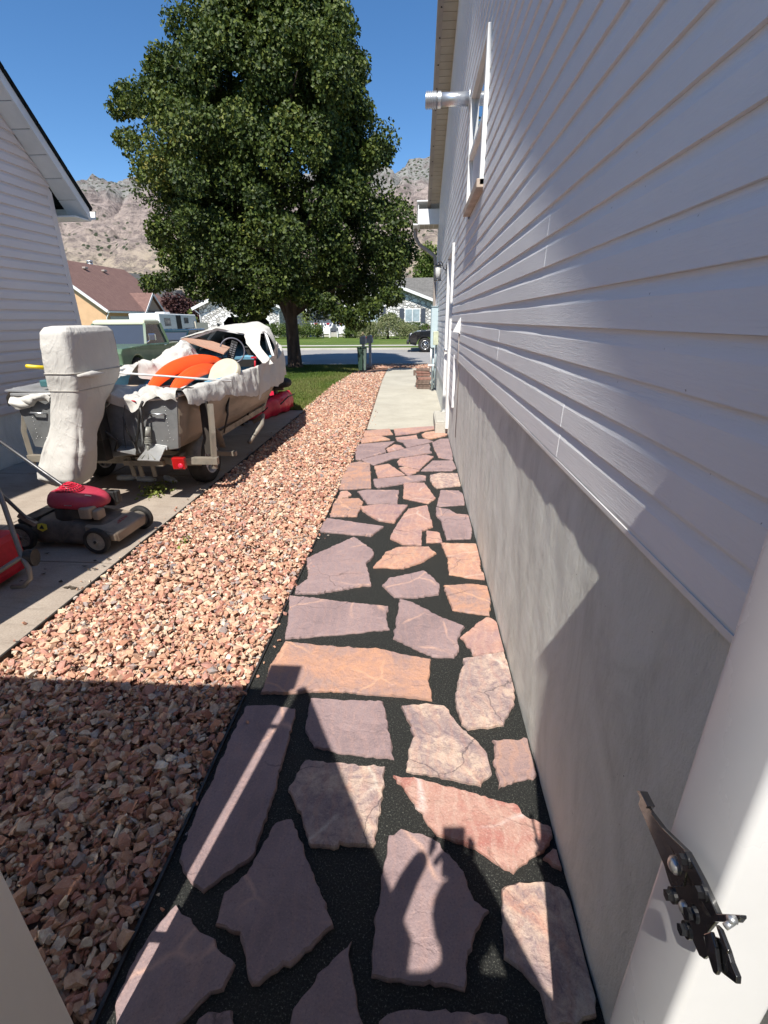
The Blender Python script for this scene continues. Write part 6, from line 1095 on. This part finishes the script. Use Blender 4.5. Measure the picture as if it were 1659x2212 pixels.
for (p, q) in (((xq-ww, mz+.33), (xq+ww, mz+.33)), ((xq-ww, mz-.15), (xq+ww, mz-.15)), ((xq-ww, mz-.15), (xq-ww, mz+.33)), ((xq+ww, mz-.15), (xq+ww, mz+.33))): b.bar((p[0], 37.99, p[1]), (q[0], 37.99, q[1]), .02, .03, up=(0, 1, 0))
part(b, 'nameplate_border', m_rvblue, rv)
cu = bpy.data.curves.new('lettering', 'FONT'); cu.body = 'Dutchmen'; cu.size = .34; cu.extrude = .004; cu.align_x = 'CENTER'; lo = bpy.data.objects.new('lettering', cu); COL.objects.link(lo); cu.materials.append(m_rvblue); lo.matrix_world = Matrix.Translation((xq, 37.985, mz-.02)) @ Matrix.Rotation(PI/2, 4, 'X'); bpy.context.view_layer.update()
mm = bpy.data.meshes.new_from_object(lo.evaluated_get(bpy.context.evaluated_depsgraph_get())); mm.transform(lo.matrix_world); bpy.data.objects.remove(lo); l2 = bpy.data.objects.new('lettering', mm); COL.objects.link(l2); attach(l2, rv)
b = MB(); b.box(xa+.8, xb-.8, 40.5, 41.5, zt-.02, zt+.14); part(b, 'roof_unit', m_rvwhite, rv, bevel=.05)
for y_ in (41.5, 42.3): wheel_tree('wheel', m_wheelw, rv, (xb-.08, y_, .33), .33, .2, (1, 0, 0), 5, .6)
# ================================================================ white fieldstone house across the street
sh = thing('stone_house', 'white fieldstone house with a dark open garage, porch and grey roof across the street', 'house', (-12, 54, 0)); YG = 50.; YC = 53.5
def gx(x, y=700, Y=YG): return PY(x, y, Y).x
def gz_(x, y, Y=YG): return PY(x, y, Y).z
x0, x1 = gx(434), gx(606); xm = (x0+x1)/2; ze = gz_(606, 662); za = ze+(x1-x0)/2*.42; dL, dR = gx(482), gx(584); dT = gz_(530, 682); ch = .55
b = MB(); b.prism([(x0, YG, 0), (dL, YG, 0), (dL, YG, dT-ch), (dL+ch, YG, dT), (dR-ch, YG, dT), (dR, YG, dT-ch), (dR, YG, 0), (x1, YG, 0), (x1, YG, ze), (xm, YG, za), (x0, YG, ze)], (0, .25, 0)); b.box(x0, x0+.2, YG+.25, YG+9, 0, ze); b.box(x1-.2, x1, YG+.25, YC, 0, ze); part(b, 'stone_wall', m_field, sh)
b = MB(); b.box(x0+.25, x1-.25, YG+4.5, YG+4.6, 0, ze); b.box(x0+.25, x1-.25, YG+.3, YG+4.5, 0.06, .08); b.box(x0+.25, x1-.25, YG+.3, YG+4.5, ze-.1, ze-.05); part(b, 'garage_inside', m_dark, sh)
def trimline(b, pts, w, y): 
    for p, q in zip(pts, pts[1:]): b.bar((p[0], y, p[1]), (q[0], y, q[1]), w, .06, up=(0, 1, 0))
b = MB(); trimline(b, [(dL, 0), (dL, dT-ch), (dL+ch, dT), (dR-ch, dT), (dR, dT-ch), (dR, 0)], .18, YG-.03); part(b, 'garage_trim', m_white, sh)
for (xc, zc) in ((dL-.45, dT-.9), (dR+.35, dT-.9)): b = MB(); b.box(xc-.12, xc+.12, YG-.15, YG-.01, zc-.2, zc+.2); part(b, 'wall_lamp', m_blackmetal, sh, bevel=.03)
def gable_roof(x0, x1, xm, ze, za, ya, yb, m, name='roof', ov=.5, th=.14, parent=sh, fas=m_white):
    s0 = (za-ze)/(xm-x0); s1 = (za-ze)/(x1-xm); L = (x0-ov, ze-ov*s0); R = (x1+ov, ze-ov*s1); b = MB()
    b.prism([(L[0], ya, L[1]+.02), (xm, ya, za+.02), (xm, ya, za+.02+th), (L[0], ya, L[1]+.02+th)], (0, yb-ya, 0)); b.prism([(xm, ya, za+.021), (R[0], ya, R[1]+.021), (R[0], ya, R[1]+.02+th), (xm, ya, za+.02+th)], (0, yb-ya, 0)); rf = part(b, name, m, parent)
    b = MB(); b.bar((L[0], ya-.03, L[1]+.04), (xm, ya-.03, za+.04), .26, .05, up=(0, 1, 0)); b.bar((xm, ya-.03, za+.04), (R[0], ya-.03, R[1]+.04), .26, .05, up=(0, 1, 0)); part(b, 'fascia', fas, rf); return rf
gable_roof(x0, x1, xm, ze, za, YG-.5, YG+8, m_roofgrey)
b = MB(); b.tube([(x0-.35, YG-.35, ze-.15), (x0-.1, YG-.2, ze-.45), (x0+.05, YG-.08, ze-.6), (x0+.05, YG-.08, .1)], .06, 8); b.tube([(x1+.35, YG-.35, ze-.15), (x1-.05, YG-.1, ze-.5), (x1-.05, YG-.1, .1)], .06, 8); part(b, 'downspout', m_white, sh)
# recessed middle with siding, porch, railing
mx0, mx1 = x1, gx(758, 700, YC); mze = gz_(700, 655, YC); b = MB(); siding(b, (mx0, YC, 0), (1, 0, 0), (0, -1, 0), mx1-mx0+1.2, .3, mze, lap=.15, p=.02, step=2, wob=0); b.box(mx0, mx1+1.2, YC+.01, YC+.2, 0, mze); part(b, 'siding_wall', m_sid_stone, sh, fix=False)
b = MB(); b.prism([(x1-2, YC-2.2, mze-.1), (gx(830, 700, YC), YC-2.2, mze-.1), (gx(830, 700, YC), YC+6, mze+3.2), (x1-2, YC+6, mze+3.2)], (0, 0, .15)); part(b, 'roof', m_roofgrey, sh); b = MB(); b.box(x1+.02, gx(775, 700, YC), YC-2.15, YC, 0, .42); part(b, 'porch_slab', m_kerb, sh)
def winbox(xl_, xr_, yt, yb, Y, shut=(1, 1), cols=2, mm_=m_glass, parent=sh):
    a, c_ = PY(xl_, yb, Y), PY(xr_, yt, Y); b = MB(); b.box(a.x, c_.x, Y-.05, Y+.02, a.z, c_.z); w_ = part(b, 'window', m_white, parent); b = MB(); n_ = cols
    for i in range(n_): b.box(a.x+.08+(c_.x-a.x-.08)*i/n_, a.x+(c_.x-a.x-.08)*(i+1)/n_, Y-.06, Y-.051, a.z+.09, c_.z-.09)
    part(b, 'pane', mm_, w_)
    for s, side_ in ((shut[0], -1), (shut[1], 1)):
        if s: b = MB(); xx = a.x-.52 if side_ < 0 else c_.x+.06; b.box(xx, xx+.46, Y-.07, Y, a.z, c_.z); part(b, 'shutter', mat('dark_shutter', (.05, .06, .08), .5) if 'dark_shutter' not in bpy.data.materials else bpy.data.materials['dark_shutter'], w_)
m_curt = mat('curtained_glass', (.34, .42, .45), .15, 0, .2, 2, spec=.8)
winbox(783, 822, 662, 697, 51.5, (0, 1), 3, m_curt); winbox(874, 908, 666, 696, 51.5, (1, 1), 2, m_curt); winbox(680, 712, 672, 694, YC, (0, 0), 2, m_glass); b = MB(); a, c_ = PY(654, 688, YC), PY(662, 664, YC); b.box(a.x, c_.x, YC-.06, YC, a.z, c_.z); part(b, 'shutter', bpy.data.materials['dark_shutter'], sh)
b = MB(); a, c_ = PY(721, 706, YC), PY(736, 672, YC); b.box(a.x, c_.x, YC-.06, YC, .42, c_.z); dd = part(b, 'front_door', m_sid_stone, sh); b = MB()
for xx in (a.x-.1, c_.x): b.box(xx, xx+.1, YC-.09, YC, .42, c_.z+.1)
b.box(a.x, c_.x, YC-.09, YC, c_.z, c_.z+.1); part(b, 'door_trim', m_white, sh)
b = MB(); px2 = gx(747, 700, YC-2); b.box(px2-.09, px2+.09, YC-2.1, YC-1.92, .42, mze); part(b, 'porch_post', m_white, sh); b = MB(); px3 = gx(664, 700, YC-2); b.box(px3-.09, px3+.09, YC-2.1, YC-1.92, .42, mze); part(b, 'porch_post', m_white, sh)
rl = thing('porch_railing', 'black metal railing along the porch of the stone house', 'railing', (x1+3, YC-2.1, 0)); b = MB(); ra, rb_ = x1+.1, gx(745, 700, YC-2.1); zr = gz_(700, 699, YC-2.1)
b.box(ra, rb_, YC-2.13, YC-2.09, zr-.05, zr); b.box(ra, rb_, YC-2.13, YC-2.09, .50, .54)
for k in range(int((rb_-ra)/.13)): b.box(ra+.13*k, ra+.13*k+.025, YC-2.12, YC-2.10, .54, zr-.05)
part(b, 'rail', m_blackmetal, rl)
b = MB(); b.bar((rb_, YC-2.1, zr), (rb_+.35, YC-3.2, .75), .04, .04); b.box(rb_+.3, rb_+.36, YC-3.25, YC-3.19, 0, .8); part(b, 'stair_rail', m_blackmetal, rl)
for k, (xa_, xb_) in enumerate([(671, 694), (697, 720), (724, 748)]):
    pa, pb_ = PY(xa_, 698, YC-2.2), PY(xb_, 698, YC-2.2); xc = (pa.x+pb_.x)/2; R_ = (pb_.x-pa.x)/2; bt_ = thing('bunting', 'middle of the three red white and blue fan flags on the porch railing', 'bunting', (xc, YC-2.2, pa.z), 0, 'bunting on the porch railing')
    if k != 1: bt_['label'] = ['leftmost', '', 'rightmost'][k]+' of the three red white and blue fan flags on the porch railing'
    for (r0_, r1_, m_, nm) in ((0, .32, m_flagr, 'red_fan'), (.32, .48, m_flagw, 'white_band'), (.48, .70, m_flagb, 'blue_band'), (.70, 1, m_flagw, 'outer_band')):
        b = MB(); b.grid(lambda u, v: (xc+math.cos(PI*u)*R_*(r0_+(r1_-r0_)*v), YC-2.2+.03*math.sin(u*40), pa.z-math.sin(PI*u)*R_*1.15*(r0_+(r1_-r0_)*v)), 30, 2); part(b, nm, m_, bt_, solid=.01)
# right wing
rx0, rx1 = gx(776, 700, 51.5), gx(990, 700, 51.5); rxm = gx(812, 700, 51.5); rze = PY(934, 652, 51.5).z; sl = (PY(853, 620, 51.5).z-rze)/(gx(934, 700, 51.5)-gx(853, 700, 51.5)); rxm = (rx0+gx(940, 700, 51.5))/2; rza = rze+(gx(940, 700, 51.5)-rxm)*sl; rxe = gx(940, 700, 51.5)
b = MB(); b.prism([(rx0, 51.5, 0), (rxe, 51.5, 0), (rxe, 51.5, rze), (rxm, 51.5, rza), (rx0, 51.5, rze)], (0, .3, 0)); b.box(rxe-.2, rxe, 51.8, 58, 0, rze); part(b, 'stone_wall', m_field, sh)
gable_roof(rx0, rxe, rxm, rze, rza, 51.0, 58, m_roofgrey); b = MB(); zR = PY(900, 603, 58).z; b.prism([(rxm-6, 52.4, rze+.1), (rxe+6, 52.4, rze+.1), (rxe+6, 58, zR), (rxm-6, 58, zR)], (0, 0, .14)); part(b, 'roof', m_roofgrey, sh)
b = MB(); q = PY(912, 617, 56); b.cyl(q+Vector((0, 0, -.6)), q, .06, 8); part(b, 'roof_vent', m_fascia, sh); b = MB(); b.box(rxe, rxe+8, 53.5, 53.8, 0, rze); part(b, 'side_wall', m_sid_stone, sh)
# planting and lawn furniture across the street
shrub('hedge', 'clipped bright green hedge in front of the open garage corner', 'hedge', tuple(PY(622, 728, 47.0).xy)+(0,), 3.2, .7, 1.25, 9000, .11, L_bush, 21)
shrub('hedge', 'low green hedge at the right behind the black pickup', 'hedge', tuple(PY(925, 720, 49.5).xy)+(0,), 3.0, .7, 1.35, 7000, .11, L_bush, 22)
shrub('round_shrub', 'round bright green shrub beside the porch', 'shrub', tuple(PY(767, 725, 47.5).xy)+(0,), 1.25, 1.1, 1.7, 7000, .10, L_bush, 23)
shrub('round_shrub', 'small green shrub between the round shrub and the weeping one', 'shrub', tuple(PY(797, 722, 48.5).xy)+(0,), 1.0, .8, 1.2, 3000, .10, L_bush, 24)
# weeping shrub: drooping strands
r = np.random.RandomState(31); wc2 = PY(838, 727, 44.5); ws = thing('weeping_shrub', 'wide pale green weeping shrub with drooping strands', 'shrub', (wc2.x, wc2.y, 0)); Ps = []
for k in range(420):
    a = r.rand()*2*PI; q = r.rand()**.5; x = wc2.x+2.6*q*math.cos(a); y = wc2.y+1.3*q*math.sin(a); zt_ = (1.95-.9*q*q)+.25*math.sin(x*2.1); zb_ = max(.05, zt_-(.4+1.0*r.rand())*(.4+q)); m_ = 34; tt_ = r.rand(m_); Ps.append(np.c_[x+.25*q*math.cos(a)*tt_+r.randn(m_)*.03, y+r.randn(m_)*.03, zt_+(zb_-zt_)*tt_])
P = np.vstack(Ps); attach(leaf_cloud('foliage', P, np.tile([0, -.5, .6], (len(P), 1)), .07+.05*r.rand(len(P)), L_weep, 4, r.rand(len(P))), ws); b = MB(); b.tube([(wc2.x, wc2.y, 0), (wc2.x, wc2.y, 1.6)], [.12, .06], 8); part(b, 'stem', m_bark, ws)
yt = PY(769-2, 700, 50)
st_ = PY(769, 727, 50); sp_ = PY(771/1.0, 700, 50)
sx0 = PY((700+380*.18083)*.8641, 727, 49.8); t_ = thing('young_tree', 'thin young tree with a few pale leaves in front of the porch', 'tree', (sx0.x, sx0.y, 0)); b = MB(); b.tube([(sx0.x, sx0.y, 0), (sx0.x+.03, sx0.y, 1.4), (sx0.x-.05, sx0.y, 2.5)], [.05, .035, .012], 8); part(b, 'trunk', mat('pale_bark', (.35, .32, .25), .8), t_); r = np.random.RandomState(8); P = np.c_[sx0.x+r.randn(420)*.28, sx0.y+r.randn(420)*.25, 1.75+r.randn(420)*.42]; attach(leaf_cloud('crown', P, np.tile([0, -.3, .6], (420, 1)), .12+.06*r.rand(420), L_lime, 5, .4+.6*r.rand(420)), t_)
bo = thing('boulder', 'tan boulder between the round shrub and the weeping shrub', 'boulder', tuple(PY(790, 727, 46.8))); b = MB(); c0 = PY(789, 726, 46.8); c0.z = .2; b.ball(c0, (.55, .4, .42), 12, 8); b.v = [tuple(Vector(p)+Vector((1, 1, 1))*.12*noise.noise(Vector(p)*2.3)) for p in b.v]; part(b, 'rock', mat('tan_rock', (.55, .42, .28), .9, bump=.5, bscale=8), bo)
for k, (xx, lab) in enumerate([(705, 'left white garden chair on the lawn before the porch'), (738, 'right white garden chair on the lawn before the porch')]):
    c0 = PY(xx, 727, 49.2); c0.z = 0; t_ = thing('garden_chair', lab, 'chair', c0, 0, 'white garden chairs'); x, y = c0.x, c0.y
    b = MB(); b.prism([(x-.32, y-.3, .38), (x+.32, y-.3, .38), (x+.28, y+.3, .28), (x-.28, y+.3, .28)], (0, 0, .03)); part(b, 'seat', m_white, t_); b = MB()
    for j in range(5): b.prism([(x-.30+.125*j, y+.28, .30), (x-.20+.125*j, y+.28, .30), (x-.24+.14*j, y+.55, 1.12-.06*abs(j-2)), (x-.36+.14*j, y+.55, 1.12-.06*abs(j-2))], (0, .025, 0))
    part(b, 'backrest', m_white, t_); b = MB()
    for s in (-1, 1): b.box(x+s*.40-.07, x+s*.40+.07, y-.38, y+.38, .58, .61)
    part(b, 'armrest', m_white, t_)
    for s in (-1, 1):
        for yy in (-.33, .3): b = MB(); b.box(x+s*.36-.04, x+s*.36+.04, y+yy-.02, y+yy+.02, 0, .58); part(b, 'leg', m_white, t_)
fc = thing('vinyl_fence', 'cream vinyl fence corner beside the camper trailer', 'fence', tuple(PY(415, 720, 47))); b = MB(); a, c_ = PY(399, 725, 44), PY(420, 697, 44)
for k in range(8): x = a.x+(c_.x-a.x)*k/8; b.box(x+.01, x+(c_.x-a.x)/8, 44, 44.04, .05, c_.z-.06)
part(b, 'panel', m_fencec, fc); b = MB(); b.box(a.x, c_.x, 43.98, 44.06, c_.z-.06, c_.z+.02); b.box(c_.x-.02, c_.x+.03, 44.0, 46.8, .05, c_.z); part(b, 'rail', m_fencec, fc); b = MB(); b.box(c_.x-.02, c_.x+.13, 43.93, 44.08, 0, c_.z+.1); b.box(a.x-.1, a.x+.03, 43.95, 44.07, 0, c_.z+.1); part(b, 'post', m_fencec, fc)
gb_ = PY(428, 715, 45.5); t_ = thing('waste_bin', 'dark wheeled bin in the shade beside the cream fence', 'bin', (gb_.x, gb_.y, 0)); b = MB(); b.loft([[(gb_.x-.25, gb_.y-.25, 0), (gb_.x+.25, gb_.y-.25, 0), (gb_.x+.25, gb_.y+.25, 0), (gb_.x-.25, gb_.y+.25, 0)], [(gb_.x-.32, gb_.y-.32, 1.0), (gb_.x+.32, gb_.y-.32, 1.0), (gb_.x+.32, gb_.y+.32, 1.0), (gb_.x-.32, gb_.y+.32, 1.0)]], 0, False); part(b, 'bin_body', m_blackpl, t_, bevel=.03); b = MB(); b.box(gb_.x-.34, gb_.x+.34, gb_.y-.36, gb_.y+.34, 1.0, 1.06); part(b, 'lid', m_blackpl, t_, bevel=.02)
# ================================================================ houses behind on the left
th_ = thing('tan_house', 'orange stucco house with a red brown shingle roof behind the parked trucks', 'house', (-36, 50, 0)); Yt = 46.; ec_ = PY(233, 674, Yt); xr_ = ec_.x; zr2 = ec_.z; rk = PY(155, 618, Yt); slp = (rk.z-zr2)/(xr_-rk.x); xrd = xr_-6.2; zrd = zr2+slp*6.2; Yb = Yt+15
b = MB(); b.prism([(xr_-.5, Yt+.4, 0), (xr_-.5, Yt+.4, zr2+slp*.5-.1), (xrd, Yt+.4, zrd-.1), (xrd-6, Yt+.4, zr2), (xrd-6, Yt+.4, 0)], (0, 14, 0)); part(b, 'wall', m_stucco, th_)
b = MB(); b.prism([(xr_, Yt, zr2), (xr_, Yb, zr2), (xrd, Yb, zrd), (xrd, Yt, zrd)], (0, 0, .16)); b.prism([(xrd, Yt, zrd), (xrd, Yb, zrd), (xrd-6.5, Yb, zr2), (xrd-6.5, Yt, zr2)], (0, 0, .16)); rf = part(b, 'roof', m_roofred, th_)
for k in range(3): x_ = xrd+.9; b = MB(); b.box(x_, x_+.35, Yt+2.5+3.2*k, Yt+3.0+3.2*k, zrd-slp*.9+.14, zrd-slp*.9+.32); part(b, 'roof_vent', m_fascia, rf, bevel=.04)
b = MB(); b.bar((xr_+.02, Yt-.03, zr2+.04), (xrd, Yt-.03, zrd+.04), .24, .05, up=(0, 1, 0)); b.box(xr_, xr_+.12, Yt, Yb, zr2-.06, zr2+.10); b.tube([(xr_-.05, Yt+.2, zr2-.05), (xr_-.4, Yt+.3, zr2-.5), (xr_-.42, Yt+.3, .1)], .05, 8); part(b, 'fascia', m_white, th_)
b = MB(); b.box(xr_-.49, xr_-.44, Yt+1.0, Yt+5.2, 0, zr2-.35); part(b, 'garage_door', m_rvgrey, th_); b = MB(); b.box(xr_-.49, xr_-.42, Yt+9.5, Yt+10.8, zr2-1.5, zr2-.5); part(b, 'window', m_glass, th_)
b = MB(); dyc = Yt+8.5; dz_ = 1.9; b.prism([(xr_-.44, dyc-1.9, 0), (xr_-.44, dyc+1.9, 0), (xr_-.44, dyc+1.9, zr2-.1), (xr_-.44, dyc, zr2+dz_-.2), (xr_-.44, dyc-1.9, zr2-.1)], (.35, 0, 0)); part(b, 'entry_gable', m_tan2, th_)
b = MB(); 
for s in (-1, 1): b.prism([(xr_+.15, dyc, zr2+dz_), (xr_+.15, dyc+s*2.3, zr2-.2), (xr_-5.0, dyc+s*2.3, zr2-.2+.0), (xr_-5.0, dyc, zr2+dz_)], (0, 0, .12))
part(b, 'entry_roof', m_roofred, th_); b = MB()
for s in (-1, 1): b.bar((xr_+.18, dyc, zr2+dz_+.02), (xr_+.18, dyc+s*2.3, zr2-.2), .2, .05, up=(1, 0, 0))
part(b, 'entry_fascia', m_white, th_)
# slate gabled upper part behind it
Y2 = 66.; pk2 = PY(257, 589, Y2); rr2 = PY(331, 668, Y2); ll = PY(244, 618, Y2); th2 = thing('slate_house', 'tall house with a slate grey gable and red brown roof behind the orange one', 'house', (pk2.x, Y2, 0)); lft2 = 2*pk2.x-rr2.x
b = MB(); b.prism([(rr2.x, Y2, 0), (rr2.x, Y2, rr2.z), (pk2.x, Y2, pk2.z), (lft2, Y2, rr2.z), (lft2, Y2, 0)], (0, .3, 0)); part(b, 'gable_wall', m_sid_dk, th2); b = MB()
s2_ = (pk2.z-rr2.z)/(rr2.x-pk2.x); b.prism([(pk2.x, Y2-.4, pk2.z+.02), (rr2.x+.5, Y2-.4, rr2.z-.5*s2_+.02), (rr2.x+.5, Y2-.4, rr2.z-.5*s2_+.2), (pk2.x, Y2-.4, pk2.z+.2)], (0, 12, 0)); b.prism([(pk2.x, Y2-.4, pk2.z+.021), (lft2-.5, Y2-.4, rr2.z-.5*s2_+.021), (lft2-.5, Y2-.4, rr2.z-.5*s2_+.2), (pk2.x, Y2-.4, pk2.z+.2)], (0, 12, 0)); part(b, 'roof', m_roofgrey, th2)
b = MB(); b.bar((pk2.x, Y2-.45, pk2.z+.05), (rr2.x+.5, Y2-.45, rr2.z-.5*s2_+.05), .28, .05, up=(0, 1, 0)); b.bar((pk2.x, Y2-.45, pk2.z+.05), (lft2-.5, Y2-.45, rr2.z-.5*s2_+.05), .28, .05, up=(0, 1, 0)); part(b, 'fascia', m_fascia, th2)
b = MB(); a = PY(150, 589, 62); b.prism([(a.x-4, 60, a.z-4.2), (pk2.x-.1, 60, a.z-4.2), (pk2.x-.1, 66, pk2.z), (a.x-4, 66, pk2.z)], (0, 0, .2)); part(b, 'side_roof', m_roofred, th2); b = MB(); q = PY(201-2, 587, 64); b.cyl((PY(200, 590, 64).x, 64, pk2.z-1.8), (PY(199, 590, 64).x, 64, PY(199, 566, 64).z), .30, 14); b.cyl((PY(199, 590, 64).x, 64, PY(199, 566, 64).z), (PY(199, 590, 64).x, 64, PY(199, 563, 64).z), .36, 14); part(b, 'chimney_pipe', m_galv, th2)
# beige house with dark hip roof
Y3 = 80.; a3 = PY(334, 664, Y3); w3 = PY(362, 664, Y3); th3 = thing('beige_house', 'beige two storey house with a dark hip roof left of the big tree', 'house', (a3.x+5, Y3+4, 0)); xl3 = PY(322, 664, Y3).x; xm3 = PY(405, 664, Y3).x; ze3 = PY(334, 652, Y3).z
b = MB(); b.box(xl3, xm3, Y3, Y3+9, 0, ze3); part(b, 'wall', m_stucco2, th3); b = MB(); e3 = .6; zz3 = PY(352, 627, Y3+4).z; b.loft([[(xl3-e3, Y3-e3, ze3), (xm3+e3, Y3-e3, ze3), (xm3+e3, Y3+9, ze3), (xl3-e3, Y3+9, ze3)], [(xl3+4, Y3+4, zz3), (xm3-4, Y3+4, zz3), (xm3-4, Y3+4.1, zz3), (xl3+4, Y3+4.1, zz3)]], 0, False); part(b, 'roof', m_roofdk, th3)
winbox(352, 361, 655, 665, Y3, (0, 0), 2, m_glass, th3); b = MB(); b.prism([(PY(331, 620, 95).x-4, 92, PY(331, 645, 92).z), (PY(374, 645, 92).x, 92, PY(331, 645, 92).z), (PY(362, 621, 97).x, 97, PY(331, 621, 97).z), (PY(331, 621, 97).x-4, 97, PY(331, 621, 97).z)], (0, 0, .2)); part(b, 'rear_roof', m_roofdk, th3); b = MB(); b.box(PY(331, 645, 93).x-4, PY(370, 645, 93).x, 93, 97, 0, PY(331, 645, 92).z); part(b, 'rear_wall', m_stucco2, th3)
# background trees
def bgtree(name, label, x, y0, Y, R, Ht, n, m, seed, leaf=.3):
    c = PY(x, 705, Y); return shrub(name, label, 'tree', (c.x, Y, max(0, Ht*.12)), R, R, Ht*.88, n, leaf, m, seed, None, 60, .25)
bgtree('purple_tree', 'dark purple leaved tree between the beige house and the stone house', 392, 700, 60, 3.0, 5.2, 9000, L_purple, 41, .26)
shrub('yellow_green_shrub', 'small light green shrub behind the cream fence', 'shrub', (PY(410, 690, 52).x, 52, 0), 1.0, 1.0, 2.9, 2600, .14, L_lime, 42)
bgtree('green_tree', 'bright green tree behind the stone house, beside the downspout', 925, 600, 75, 3.2, 12.5, 9000, L_bush, 43, .34)
bgtree('background_tree', 'dark tree behind the roof of the stone house, hidden mostly by the maple', 700, 650, 72, 4.0, 8.5, 8000, L_maple, 44, .35)
